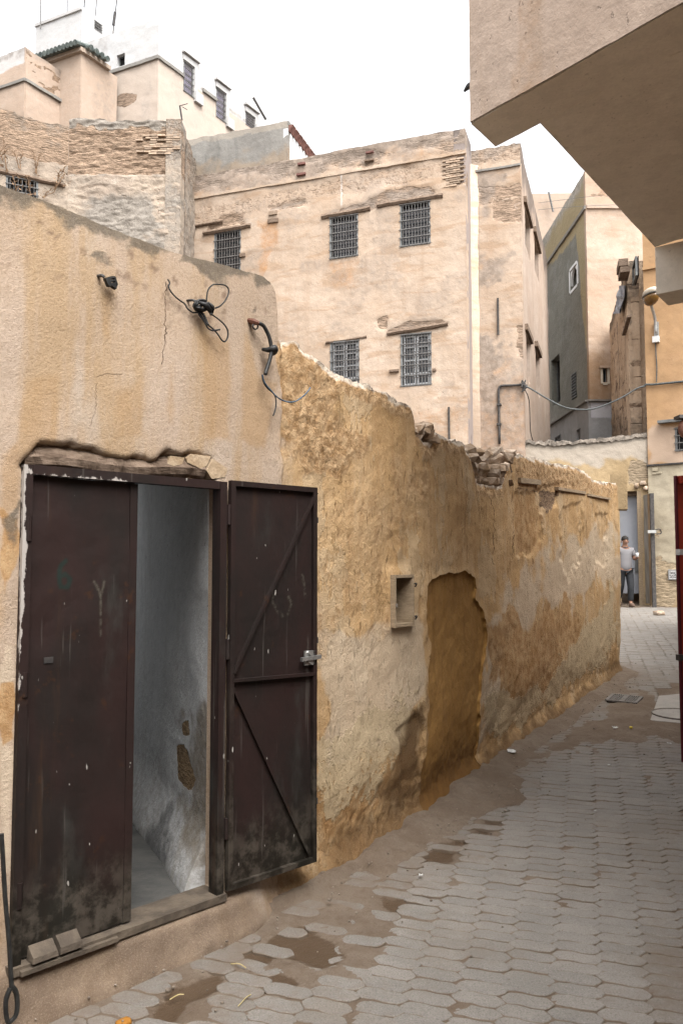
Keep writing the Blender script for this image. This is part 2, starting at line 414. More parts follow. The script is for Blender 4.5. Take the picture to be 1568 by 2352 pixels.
def near_plaster():
    """the long alley wall: beige lime plaster on the left giving way to ochre earth, with worn zones"""
    m = MT('ochre_wall', 0.58)
    ochre = m.ramp(m.math('ADD', m.attr('ochre'), m.math('MULTIPLY', m.math('SUBTRACT', m.noise(3.0, 5, 0.65), 0.5), 0.7)), 0.30, 0.75)
    n1 = m.ramp(m.noise(1.6, 6, 0.6), 0.35, 0.68)
    left = m.mix(n1, (0.61, 0.485, 0.38), (0.55, 0.415, 0.30))
    stl = m.ramp(m.noise(5.0, 5, 0.6, sc=(1, 1, 0.13)), 0.47, 0.66)
    left = m.mix(m.math('MULTIPLY', stl, 0.8), left, (0.53, 0.37, 0.215))
    pal = m.ramp(m.noise(3.6, 5, 0.6, sc=(1, 1, 0.28)), 0.54, 0.68)
    left = m.mix(m.math('MULTIPLY', pal, 0.6), left, (0.62, 0.535, 0.45))
    n3 = m.ramp(m.noise(2.2, 6, 0.62), 0.34, 0.66)
    right = m.mix(n3, (0.76, 0.525, 0.29), (0.67, 0.425, 0.20))
    st = m.ramp(m.noise(13, 5, 0.62, sc=(1, 1, 0.06)), 0.42, 0.68)
    right = m.mix(m.math('MULTIPLY', st, 0.55), right, (0.56, 0.335, 0.15))
    st2 = m.ramp(m.noise(9, 5, 0.6, sc=(1, 1, 0.08)), 0.57, 0.70)
    right = m.mix(m.math('MULTIPLY', st2, 0.5), right, (0.78, 0.61, 0.41))
    col = m.mix(ochre, left, right)
    fine = m.noise(70, 4, 0.7)
    col = m.mix(m.math('MULTIPLY', m.ramp(fine, 0.40, 0.75), 0.28), col, (0.27, 0.165, 0.07))
    # long vertical nicks
    nick = m.ramp(m.noise(46, 3, 0.55, sc=(1, 1, 0.24)), 0.625, 0.69)
    col = m.mix(m.math('MULTIPLY', nick, m.math('ADD', m.math('MULTIPLY', ochre, 0.45), 0.08)), col, (0.16, 0.085, 0.03))
    drp = amask(m, 'drip', 7, 0.9, 0.4); col = m.mix(m.math('MULTIPLY', drp, 0.62), col, (0.50, 0.32, 0.165))
    flk = m.attr('flake'); col = m.mix(m.math('MULTIPLY', flk, 0.75), col, (0.24, 0.155, 0.11))
    # coats of wash that have flaked away, with crisp edges
    fl = m.math('MULTIPLY', m.ramp(m.noise(2.6, 7, 0.66, sc=(1, 1, 0.6)), 0.535, 0.55), m.ramp(ochre, 0.3, 0.8)); fl2 = m.math('MULTIPLY', m.ramp(m.noise(4.2, 7, 0.7, sc=(1.1, 1.1, 0.5)), 0.585, 0.598), m.ramp(ochre, 0.1, 0.7))
    col = m.mix(m.math('MULTIPLY', fl, 0.42), col, (0.70, 0.55, 0.36)); col = m.mix(m.math('MULTIPLY', fl2, 0.55), col, (0.43, 0.26, 0.11))
    # worn bands and washes
    wsh = amask(m, 'wash', 10, 1.0, 0.22); col = m.mix(m.math('MULTIPLY', wsh, 0.72), col, (0.72, 0.59, 0.44))
    rgh = m.attr('rough')
    mud = m.mix(m.ramp(m.noise(18, 5, 0.7), 0.35, 0.65), (0.44, 0.26, 0.12), (0.70, 0.48, 0.27))
    col = m.mix(m.ramp(m.math('ADD', rgh, m.math('MULTIPLY', m.math('SUBTRACT', m.noise(7, 4), 0.5), 0.9)), 0.3, 0.7), col, mud)
    rus = amask(m, 'rust', 9, 0.9, 0.18)
    rc = m.mix(m.ramp(m.noise(12, 5, 0.7), 0.38, 0.64), (0.47, 0.26, 0.105), (0.64, 0.42, 0.215))
    col = m.mix(m.math('MULTIPLY', rus, 0.92), col, rc)
    cru = amask(m, 'crust', 22, 1.5, 0.10); col = m.mix(m.math('MULTIPLY', cru, 0.85), col, (0.66, 0.52, 0.33))
    dmp_shade = amask(m, 'damp_shade', 8, 0.8, 0.34); col = m.mix(m.math('MULTIPLY', dmp_shade, 0.88), col, (0.16, 0.088, 0.036))
    stn = amask(m, 'stone', 16, 0.7, 0.1)
    sc1 = m.mix(m.ramp(m.noise(26, 4, 0.7, sc=(1, 1, 2.5)), 0.36, 0.64), (0.13, 0.08, 0.05), (0.40, 0.27, 0.17)); col = m.mix(stn, col, sc1)
    top = amask(m, 'chalk', 18, 0.9, 0.2); col = m.mix(m.math('MULTIPLY', top, 0.9), col, (0.92, 0.80, 0.66))
    gr = amask(m, 'grime', 20, 0.9, 0.2); col = m.mix(m.math('MULTIPLY', gr, 0.85), col, m.mix(m.noise(30, 3), (0.07, 0.06, 0.05), (0.26, 0.22, 0.17)))
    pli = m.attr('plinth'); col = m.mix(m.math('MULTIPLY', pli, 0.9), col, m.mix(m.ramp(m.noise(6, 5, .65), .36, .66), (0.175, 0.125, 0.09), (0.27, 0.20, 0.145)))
    grain = m.noise(190, 3, 0.75); col = m.mix(m.math('MULTIPLY', m.ramp(grain, .52, .68), 0.34), col, (0.20, 0.12, 0.05)); col = m.mix(m.math('MULTIPLY', m.ramp(grain, .46, .34), 0.25), col, (0.66, 0.54, 0.38))
    h = m.math('ADD', m.math('MULTIPLY', m.noise(16, 5, 0.65), m.math('ADD', 0.18, m.math('MULTIPLY', ochre, 0.5))), m.math('MULTIPLY', fine, 0.42))
    h = m.math('ADD', h, m.math('MULTIPLY', rgh, m.math('MULTIPLY', m.noise(38, 4, 0.7), 1.6)))
    h = m.math('SUBTRACT', h, m.math('MULTIPLY', nick, m.math('MULTIPLY', ochre, 0.5)))
    h = m.math('ADD', h, m.math('MULTIPLY', grain, 0.25)); h = m.math('ADD', h, m.math('MULTIPLY', fl, 0.30)); h = m.math('SUBTRACT', h, m.math('MULTIPLY', fl2, 0.45))
    h = m.math('ADD', h, m.math('MULTIPLY', cru, 0.5))
    rough = m.math('SUBTRACT', 0.95, m.math('MULTIPLY', dmp_shade, 0.15))
    return m.out(col, rough, m.bump(h, 0.012, 0.85), spec=0.15)

def simple(name, c1, c2, scale=12, sc=None, rough=0.8, bump=0.003, metal=0.0, spec=0.3, spots=None, lo=0.35, hi=0.66, rnd=0.0, rust=None):
    m = MT(name)
    n = m.noise(scale, 5, 0.62, sc=sc)
    col = m.mix(m.ramp(n, lo, hi), c1, c2)
    if rust: col = m.mix(m.math('MULTIPLY', m.ramp(m.noise(scale * 1.7, 5, 0.7), 0.52, 0.62), rust[3]), col, rust[:3])
    if spots: col = m.mix(m.ramp(m.noise(spots[3], 3, 0.5), spots[4], spots[4] + 0.05), col, spots[:3])
    if rnd:
        f = m.ramp(m.rnd(), 0, 1, 1 - rnd, 1 + rnd); g = m.nd('ShaderNodeMix', data_type='RGBA', blend_type='MULTIPLY'); g.inputs['Factor'].default_value = 1.0
        cb = m.nd('ShaderNodeCombineColor'); [m.put(cb.inputs[i], f) for i in range(3)]
        m.put(g.inputs['A'], col); m.put(g.inputs['B'], cb.outputs[0]); col = g.outputs['Result']
    return m.out(col, rough, m.bump(m.noise(scale * 3, 4, 0.65, sc=sc), bump, 0.8), metal, spec)

M = {}
M['near'] = near_plaster()
M['infill'] = plaster('mud_infill', (0.42, 0.235, 0.075), (0.35, 0.185, 0.052), (0.25, 0.125, 0.034), scale=2.2, bump=0.008, streak_amt=0.55, pits=0.75, stain=(0.11, 0.05, 0.012))
M['A'] = plaster('peach_plaster', (0.64, 0.51, 0.40), (0.56, 0.425, 0.315), (0.48, 0.335, 0.225), masonry=(0.40, 0.29, 0.21), grey=(0.25, 0.205, 0.17), white=(0.80, 0.76, 0.72),
                 stain=(0.50, 0.25, 0.10), scale=0.8, bump=0.02, streak_amt=0.35, pits=0.35, horiz=0.75, k=0.60)
M['A2'] = plaster('pink_plaster', (0.66, 0.53, 0.43), (0.58, 0.44, 0.34), (0.46, 0.34, 0.26), masonry=(0.34, 0.27, 0.22), grey=(0.13, 0.105, 0.09), white=(0.44, 0.375, 0.345),
                  scale=0.8, bump=0.01, streak_amt=0.4, pits=0.2, k=0.54)
M['B'] = plaster('tower_render', (0.44, 0.36, 0.28), (0.36, 0.29, 0.23), (0.31, 0.255, 0.205), masonry=(0.40, 0.285, 0.20), grey=(0.19, 0.172, 0.15), white=(0.50, 0.45, 0.38),
                 scale=0.9, bump=0.05, streak_amt=0.2, pits=0.6, horiz=0.5)
M['R'] = plaster('grey_render', (0.30, 0.285, 0.26), (0.245, 0.23, 0.21), (0.185, 0.178, 0.165), grey=(0.12, 0.115, 0.105), white=(0.36, 0.32, 0.27), stain=(0.30, 0.23, 0.165), scale=0.9, bump=0.02, streak_amt=0.5, pits=0.2)
M['white'] = plaster('whitewash', (0.82, 0.81, 0.80), (0.76, 0.745, 0.73), (0.66, 0.63, 0.60), masonry=(0.42, 0.31, 0.23), grey=(0.36, 0.33, 0.30), white=(0.84, 0.84, 0.84), stain=(0.74, 0.60, 0.48), scale=0.7, bump=0.012, streak_amt=0.25, pits=0.1, k=0.47)
M['C'] = plaster('pale_peach_plaster', (0.74, 0.61, 0.50), (0.68, 0.54, 0.425), (0.60, 0.48, 0.38), masonry=(0.42, 0.29, 0.20), grey=(0.26, 0.22, 0.19), white=(0.82, 0.81, 0.80), stain=(0.66, 0.48, 0.36), scale=0.7, bump=0.015, streak_amt=0.35, pits=0.2, k=0.47)
M['E'] = plaster('grey_cement_render', (0.255, 0.252, 0.218), (0.21, 0.207, 0.178), (0.17, 0.168, 0.148), stain=(0.42, 0.34, 0.19), white=(0.30, 0.30, 0.29), grey=(0.30, 0.29, 0.27), scale=1.1, bump=0.03, streak_amt=0.25, pits=0.0)
M['E2'] = plaster('pale_render', (0.70, 0.56, 0.45), (0.62, 0.46, 0.34), (0.52, 0.37, 0.26), masonry=(0.48, 0.33, 0.23), scale=0.6, bump=0.02, streak_amt=0.2, pits=0.1, horiz=0.55, grey=(0.28, 0.25, 0.22), k=0.54)
M['E3'] = plaster('pale_grey_wash', (0.40, 0.40, 0.40), (0.33, 0.33, 0.33), (0.28, 0.27, 0.27), white=(0.60, 0.60, 0.64), grey=(0.18, 0.17, 0.16), scale=0.9, bump=0.012, pits=0.2)
M['F'] = plaster('worn_brown_plaster', (0.74, 0.56, 0.40), (0.62, 0.46, 0.32), (0.44, 0.32, 0.22), masonry=(0.32, 0.22, 0.15), grey=(0.10, 0.085, 0.07), white=(0.52, 0.44, 0.36), scale=1.0, bump=0.04, streak_amt=0.75, pits=0.6)
M['G'] = plaster('orange_plaster', (0.54, 0.345, 0.195), (0.49, 0.305, 0.16), (0.44, 0.265, 0.14), masonry=(0.45, 0.36, 0.27), grey=(0.22, 0.19, 0.16), white=(0.56, 0.43, 0.33), scale=0.9, bump=0.010, streak_amt=0.25, pits=0.25, horiz=0.4)
M['G2'] = plaster('cream_plaster', (0.52, 0.455, 0.34), (0.475, 0.41, 0.30), (0.42, 0.35, 0.24), masonry=(0.42, 0.33, 0.22), stain=(0.42, 0.30, 0.17), scale=0.9, bump=0.012, streak_amt=0.2, pits=0.3)
M['L'] = plaster('ochre_end_wall', (0.47, 0.35, 0.205), (0.42, 0.305, 0.17), (0.35, 0.255, 0.145), masonry=(0.36, 0.28, 0.19), white=(0.45, 0.40, 0.34), grey=(0.22, 0.20, 0.17), scale=0.9, bump=0.02, streak_amt=0.3, pits=0.4)
M['H'] = plaster('rosy_render', (0.51, 0.40, 0.32), (0.45, 0.345, 0.27), (0.41, 0.305, 0.225), grey=(0.20, 0.15, 0.11), scale=1.6, bump=0.008, streak_amt=0.6, pits=0.6, k=0.72)
M['Hs'] = plaster('soffit_render', (0.78, 0.70, 0.59), (0.72, 0.635, 0.53), (0.66, 0.575, 0.47), grey=(0.10, 0.08, 0.06), scale=1.6, bump=0.005, streak_amt=0.2, pits=0.35, k=0.86)
M['room'] = plaster('old_whitewash', (0.78, 0.79, 0.79), (0.70, 0.71, 0.71), (0.60, 0.59, 0.55), masonry=(0.30, 0.20, 0.11), stain=(0.20, 0.15, 0.09), grey=(0.10, 0.10, 0.10), scale=2.4, bump=0.010, streak_amt=0.4, pits=0.9, k=0.56, gloss=1.0)
M['roomf'] = simple('room_concrete', (0.055, 0.055, 0.052), (0.085, 0.082, 0.075), 7, bump=0.006)
M['timber'] = simple('old_timber', (0.14, 0.095, 0.065), (0.26, 0.19, 0.14), 14, sc=(1, 1, 4), rough=0.85, bump=0.006)
M['pale_timber'] = simple('pale_timber', (0.30, 0.22, 0.14), (0.42, 0.32, 0.21), 14, sc=(1, 1, 4), rough=0.85, bump=0.006)
M['steel'] = None
M['iron'] = simple('dark_iron', (0.035, 0.033, 0.032), (0.075, 0.066, 0.06), 18, rough=0.6, bump=0.001)
M['grille'] = simple('grille_iron', (0.10, 0.095, 0.09), (0.22, 0.21, 0.20), 22, rough=0.6, bump=0.0)
M['grilled'] = simple('grille_band', (0.055, 0.047, 0.045), (0.12, 0.10, 0.095), 22, rough=0.7, bump=0.0)
M['wframe'] = simple('grey_frame', (0.13, 0.135, 0.135), (0.22, 0.225, 0.22), 9, rough=0.6, bump=0.0)
M['wwhite'] = simple('white_casement', (0.55, 0.56, 0.57), (0.66, 0.67, 0.68), 9, rough=0.5, bump=0.0)
M['dark'] = simple('dark_room', (0.012, 0.012, 0.013), (0.022, 0.021, 0.021), 4, rough=0.9, bump=0.0)
M['glass'] = simple('window_glass', (0.028, 0.030, 0.033), (0.05, 0.052, 0.055), 3, rough=0.12, bump=0.0, spec=0.5)
M['purple'] = simple('lilac_glass', (0.42, 0.36, 0.58), (0.66, 0.62, 0.80), 12, rough=0.3, bump=0.0)
M['rubber'] = simple('black_rubber', (0.012, 0.012, 0.012), (0.03, 0.03, 0.028), 30, rough=0.55, bump=0.0)
M['greycable'] = simple('grey_cable', (0.05, 0.055, 0.055), (0.11, 0.12, 0.12), 30, rough=0.6, bump=0.0)
M['bluewire'] = simple('blue_wire', (0.03, 0.07, 0.12), (0.10, 0.16, 0.22), 30, rough=0.5, bump=0.0)
M['zinc'] = simple('zinc', (0.42, 0.42, 0.41), (0.62, 0.62, 0.60), 20, rough=0.35, metal=0.8, bump=0.0)
M['galv'] = simple('blue_grey_metal', (0.40, 0.42, 0.47), (0.47, 0.49, 0.54), 3, rough=0.55, bump=0.002)
M['tile'] = simple('green_tile', (0.07, 0.09, 0.085), (0.20, 0.23, 0.21), 8, rough=0.5, bump=0.002)
M['browntile'] = simple('brown_tile', (0.12, 0.05, 0.04), (0.22, 0.10, 0.08), 10, rough=0.7, bump=0.0)
M['corru'] = simple('white_sheet', (0.74, 0.75, 0.76), (0.80, 0.80, 0.80), 3, rough=0.6, bump=0.0)
M['brick'] = simple('old_brick', (0.36, 0.26, 0.185), (0.48, 0.37, 0.275), 20, rough=0.9, bump=0.004, rnd=0.3)
M['stone'] = simple('rubble_stone', (0.34, 0.23, 0.14), (0.58, 0.47, 0.37), 11, rough=0.95, bump=0.012, rnd=0.2)
M['redpaint'] = simple('red_paint', (0.46, 0.055, 0.028), (0.36, 0.040, 0.024), 5, sc=(1, 1, 0.4), rough=0.4, bump=0.001, rust=(0.20, 0.07, 0.02, 0.3))
M['maroon'] = simple('maroon_paint', (0.105, 0.012, 0.022), (0.08, 0.010, 0.018), 5, rough=0.4, bump=0.001)
M['oldwood'] = simple('grey_door_wood', (0.20, 0.185, 0.16), (0.34, 0.32, 0.29), 16, sc=(1, 1, 0.12), rough=0.8, bump=0.004)
M['oldwood2'] = simple('brown_door_wood', (0.24, 0.155, 0.085), (0.36, 0.26, 0.165), 12, sc=(1, 1, 0.2), rough=0.8, bump=0.004)
M['amber'] = simple('amber_bowl', (0.14, 0.065, 0.010), (0.22, 0.11, 0.020), 8, rough=0.25, bump=0.0, spec=0.5)
M['lampwhite'] = simple('cream_housing', (0.55, 0.48, 0.38), (0.62, 0.56, 0.46), 6, rough=0.5, bump=0.0)
M['white_plastic'] = simple('white_plastic', (0.66, 0.66, 0.65), (0.72, 0.72, 0.71), 6, rough=0.4, bump=0.0)
M['twig'] = simple('dry_twig', (0.16, 0.095, 0.055), (0.30, 0.19, 0.11), 30, rough=0.9, bump=0.0)
M['paper'] = simple('paper', (0.62, 0.62, 0.60), (0.72, 0.72, 0.70), 10, rough=0.8, bump=0.0)
M['straw'] = simple('straw', (0.42, 0.33, 0.14), (0.52, 0.43, 0.22), 20, rough=0.8, bump=0.0)
M['yellow'] = simple('yellow_peel', (0.62, 0.48, 0.05), (0.70, 0.55, 0.08), 20, rough=0.6, bump=0.0)
M['orange'] = simple('orange_rind', (0.36, 0.15, 0.02), (0.46, 0.21, 0.035), 20, rough=0.7, bump=0.002)

def steel():
    m = MT('brown_steel', 0.36)
    n = m.noise(3.2, 6, 0.62, sc=(1, 1, 0.5))
    col = m.mix(m.ramp(n, 0.36, 0.66), (0.046, 0.023, 0.020), (0.026, 0.018, 0.015))
    ble = m.ramp(m.noise(4.0, 6, 0.65, sc=(1, 1, 0.35)), 0.56, 0.72); col = m.mix(m.math('MULTIPLY', ble, 0.6), col, (0.085, 0.085, 0.075))
    rust = m.ramp(m.noise(9, 6, 0.7), 0.61, 0.69); col = m.mix(m.math('MULTIPLY', rust, 0.6), col, (0.085, 0.035, 0.014))
    dirt = m.ramp(m.math('ADD', m.attr('dirt'), m.math('MULTIPLY', m.math('SUBTRACT', m.noise(8, 5, 0.7, sc=(1, 1, 0.4)), 0.5), 0.9)), 0.45, 0.95)
    col = m.mix(m.math('MULTIPLY', dirt, 0.75), col, m.mix(m.ramp(m.noise(11, 5, .7), .4, .62), (0.020, 0.018, 0.010), (0.16, 0.135, 0.105)))
    chip = m.ramp(m.math('ADD', m.attr('chip'), m.math('MULTIPLY', m.math('SUBTRACT', m.noise(24, 5, 0.7, sc=(1, 1, 0.4)), 0.5), 1.5)), 0.62, 0.72)
    col = m.mix(chip, col, (0.85, 0.78, 0.72))
    spk = m.ramp(m.noise(36, 2, 0.5, sc=(1, 1, 0.4)), 0.735, 0.755); col = m.mix(spk, col, (0.7, 0.66, 0.6))
    scr = m.ramp(m.noise(34, 3, 0.6, sc=(1, 1, 0.035)), 0.64, 0.70); col = m.mix(m.math('MULTIPLY', scr, 0.45), col, (0.17, 0.15, 0.13))
    run = m.ramp(m.noise(7, 5, 0.65, sc=(1, 1, 0.08)), 0.58, 0.70); col = m.mix(m.math('MULTIPLY', run, 0.5), col, (0.10, 0.05, 0.024))
    grn = m.attr('paint'); col = m.mix(m.math('MULTIPLY', grn, 0.8), col, (0.016, 0.042, 0.034))
    chalk = m.attr('chalk'); col = m.mix(m.math('MULTIPLY', chalk, m.ramp(m.noise(40, 4, 0.7), 0.4, 0.6)), col, (0.14, 0.125, 0.095))
    rough = m.math('ADD', 0.50, m.math('MULTIPLY', n, 0.25))
    return m.out(col, rough, m.bump(m.math('ADD', m.noise(5, 3), m.math('MULTIPLY', m.noise(40, 3), 0.1)), 0.012, 0.5), spec=0.22)
M['steel'] = steel()

def paver_mat():
    m = MT('grey_paver', 0.50)
    n = m.noise(5, 5, 0.6); fine = m.noise(150, 3, 0.7); mid = m.noise(26, 5, 0.65)
    tone = m.math('ADD', m.rnd(), m.attr('tone'))
    col = m.mix(m.ramp(n, 0.35, 0.66), (0.29, 0.266, 0.238), (0.35, 0.318, 0.284))
    col = m.mix(m.ramp(tone, 0, 1, 0, 0.3), col, (0.225, 0.215, 0.20))
    col = m.mix(m.math('MULTIPLY', m.ramp(fine, 0.5, 0.66), 0.6), col, (0.15, 0.135, 0.115))
    col = m.mix(m.math('MULTIPLY', m.ramp(fine, 0.43, 0.30), 0.5), col, (0.52, 0.49, 0.45))
    dust = m.ramp(m.math('ADD', m.noise(1.6, 5, 0.62), m.math('MULTIPLY', m.math('SUBTRACT', mid, 0.5), 0.5)), 0.47, 0.70)
    col = m.mix(m.math('MULTIPLY', dust, 0.40), col, (0.24, 0.195, 0.15))
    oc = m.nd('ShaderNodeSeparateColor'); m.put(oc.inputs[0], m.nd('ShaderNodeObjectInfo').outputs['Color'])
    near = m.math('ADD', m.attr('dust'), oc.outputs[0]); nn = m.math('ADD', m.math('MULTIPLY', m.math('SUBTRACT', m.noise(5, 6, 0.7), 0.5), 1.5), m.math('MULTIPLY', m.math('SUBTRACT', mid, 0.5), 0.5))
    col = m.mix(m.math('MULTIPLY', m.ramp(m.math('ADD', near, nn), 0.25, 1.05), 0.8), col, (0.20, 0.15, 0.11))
    edge = m.math('ADD', m.attr('edge'), m.math('MULTIPLY', m.math('SUBTRACT', mid, 0.5), 1.2))
    col = m.mix(m.math('MULTIPLY', m.ramp(edge, 0.5, 1.0), 0.8), col, (0.23, 0.165, 0.11))
    return m.out(col, 0.85, m.bump(m.math('ADD', m.math('MULTIPLY', fine, 0.5), mid), 0.003, 0.8), spec=0.3)
M['paver'] = paver_mat()

def ground_mat():
    m = MT('brown_dirt', 0.42)
    n = m.noise(3.0, 6, 0.65); mid = m.noise(22, 5, 0.7); fine = m.noise(120, 4, 0.75)
    col = m.mix(m.ramp(n, 0.36, 0.66), (0.235, 0.172, 0.122), (0.31, 0.242, 0.182))
    col = m.mix(m.math('MULTIPLY', m.ramp(mid, 0.42, 0.68), 0.5), col, (0.19, 0.13, 0.085))
    col = m.mix(m.math('MULTIPLY', m.ramp(fine, 0.58, 0.70), 0.6), col, (0.42, 0.34, 0.26))
    col = m.mix(m.math('MULTIPLY', m.ramp(fine, 0.42, 0.30), 0.6), col, (0.12, 0.075, 0.04))
    wet = m.ramp(m.math('ADD', m.attr('wet'), m.math('MULTIPLY', m.math('SUBTRACT', mid, 0.5), 0.6)), 0.35, 0.65)
    col = m.mix(m.math('MULTIPLY', wet, 0.85), col, (0.13, 0.078, 0.040))
    rough = m.math('SUBTRACT', 0.95, m.math('MULTIPLY', wet, 0.35))
    return m.out(col, rough, m.bump(m.math('ADD', mid, m.math('MULTIPLY', fine, 0.6)), 0.012, 0.8), spec=0.25)
M['ground'] = ground_mat()
M['concrete'] = simple('worn_concrete', (0.31, 0.29, 0.265), (0.37, 0.345, 0.31), 6, rough=0.85, bump=0.003, spots=(0.20, 0.17, 0.14, 60, 0.64))
M['tarp'] = simple('blue_tarp', (0.16, 0.19, 0.26), (0.40, 0.44, 0.50), 6, rough=0.5, bump=0.0)
M['grimestone'] = simple('dark_clod', (0.10, 0.085, 0.07), (0.26, 0.22, 0.18), 6, rough=0.95, bump=0.02)
M['rusty'] = simple('rust_metal', (0.10, 0.035, 0.022), (0.17, 0.07, 0.04), 9, rough=0.7, bump=0.002)
M['plasterbit'] = simple('loose_plaster', (0.40, 0.29, 0.18), (0.54, 0.42, 0.29), 14, rough=0.95, bump=0.008)

M['sill'] = simple('dirty_sill', (0.075, 0.058, 0.043), (0.14, 0.11, 0.08), 9, bump=0.01)
M['crack'] = simple('crack_earth', (0.08, 0.05, 0.03), (0.16, 0.10, 0.06), 30, bump=0.0)
M['joint'] = simple('cover_joint', (0.12, 0.10, 0.085), (0.2, 0.17, 0.14), 30, bump=0.0)
M['gratebar'] = simple('grate_iron', (0.13, 0.12, 0.11), (0.22, 0.20, 0.18), 30, bump=0.001)
M['pebble'] = simple('pebble', (0.13, 0.10, 0.075), (0.30, 0.25, 0.20), 40, bump=0.0)
M['A1'] = plaster('lilac_return', (0.46, 0.385, 0.345), (0.41, 0.335, 0.295), (0.36, 0.28, 0.235), grey=(0.13, 0.105, 0.09), white=(0.44, 0.37, 0.34), scale=0.8, bump=0.01, streak_amt=0.4, pits=0.2, k=0.52)

# ---------------------------------------------------------------- the alley wall (plan line) and the ground
WALL = Path([(-3.60, 0.55), (-2.4, 1.74), (-1.19, 2.95), (-0.86, 3.28), (-0.53, 3.60), (-0.20, 3.98), (0.16, 4.45), (0.53, 4.98), (0.79, 5.48), (1.06, 6.0), (1.70, 7.05), (2.64, 8.62), (3.58, 10.2)])
wl_x = np.interp  # x of the wall line at a given y
def wall_x(y):
    return np.interp(y, list(WALL.pts[:, 1]) + [20.0], list(WALL.pts[:, 0]) + [2.6])

# ground: one far sheet, and the alley floor as a fine sheet of packed dirt between and beside the pavers
far = mesh_obj('terrain', [(-250, -150, -1.2), (250, -150, -1.2), (250, 450, -1.2), (-250, 450, -1.2)], [(0, 1, 2, 3)], M['ground'], loc=(0, 0, -1.2))
tag(far, kind='structure')
DIRT = [[(1180, 1765), (1290, 1700), (1390, 1640), (1424, 1560), (1440, 1590), (1500, 1596), (1505, 1640), (1568, 1660), (1568, 1705), (1490, 1690), (1390, 1706), (1300, 1720)],
        [(1100, 1770), (1190, 1790), (1195, 1850), (1120, 1862), (1040, 1918), (930, 1975), (880, 2010), (800, 2000), (985, 1860)]]
DUSTY = DIRT + [[(1490, 2180), (1568, 2090), (1620, 2200), (1620, 2352), (1470, 2300)], [(540, 2190), (760, 2060), (900, 2060), (760, 2230), (560, 2290)], [(340, 2352), (520, 2230), (640, 2280), (520, 2352)]]
WET = [[(925, 1990), (990, 1945), (1060, 1925), (1120, 1880), (1180, 1848), (1192, 1862), (1110, 1915), (1065, 1945), (1010, 1985), (960, 2000)],
       [(550, 2200), (600, 2160), (700, 2120), (770, 2170), (790, 2200), (720, 2215), (640, 2190), (575, 2215)],
       [(330, 2352), (400, 2278), (500, 2225), (530, 2250), (440, 2300), (380, 2352)],
       [(880, 2065), (975, 2050), (985, 2075), (900, 2085)], [(560, 2230), (640, 2225), (690, 2255), (620, 2270)]]
ys = np.concatenate([np.linspace(0.2, 1.8, 30), np.arange(1.83, 7, 0.022), np.arange(7, 24.01, 0.05)])
ts = np.linspace(0, 1, 190)
Yg, Tg = np.meshgrid(ys, ts, indexing='ij')
xl = wall_x(Yg) - 0.35; xr = 0.4286 * Yg + 1.6
Xg = xl + (xr - xl) * Tg
Pg = np.stack([Xg, Yg, gz(Xg, Yg)], -1).reshape(-1, 3)
dw = ((Xg - wall_x(Yg)) * np.where(Yg < 4, 0.70, 0.86)).ravel()
u, v, _ = proj(Pg)
dirt = np.zeros(len(Pg)); wet = np.zeros(len(Pg))
for k, p in enumerate(DIRT):
    dirt = np.maximum(dirt, sstep(14, -26, poly_sd(u, v, p) + 16 * fbm(Pg, 5, 3, k)))
for k, p in enumerate(WET):
    wet = np.maximum(wet, sstep(14, -10, poly_sd(u, v, p) + 12 * fbm(Pg, 8, 3, 9 + k)))
edge_w = 0.07 + 0.12 * sstep(4.0, 5.2, Pg[:, 1])
verge = sstep(1.0, 0.2, dw / (edge_w + 0.05 * fbm(Pg, 2.5, 3, 4)))
PgF = Pg * [1, 1, 0]; hgt = -0.0040 + 0.0045 * fbm(PgF, 1.4, 2, 3) + 0.0011 * fbm(PgF, 9, 3, 1) + 0.0012 * fbm(PgF, 40, 2, 2)
hgt = hgt + 0.022 * dirt + 0.045 * verge * (1 + 0.5 * fbm(PgF, 3, 3, 12)) + 0.010 * verge * fbm(PgF, 16, 3, 13) + 0.010 * dirt * fbm(PgF, 11, 3, 8) - 0.014 * wet * (1 - verge)
Pg[:, 2] += hgt
n1, n2 = Yg.shape; idx = np.arange(n1 * n2).reshape(n1, n2)
Fg = np.stack([idx[:-1, :-1], idx[:-1, 1:], idx[1:, 1:], idx[1:, :-1]], -1).reshape(-1, 4).tolist()
ground = mesh_obj('ground', Pg, Fg, M['ground'], loc=(0, 3, 0.1), attrs={'wet': wet}, smooth=True)
tag(ground, kind='structure')

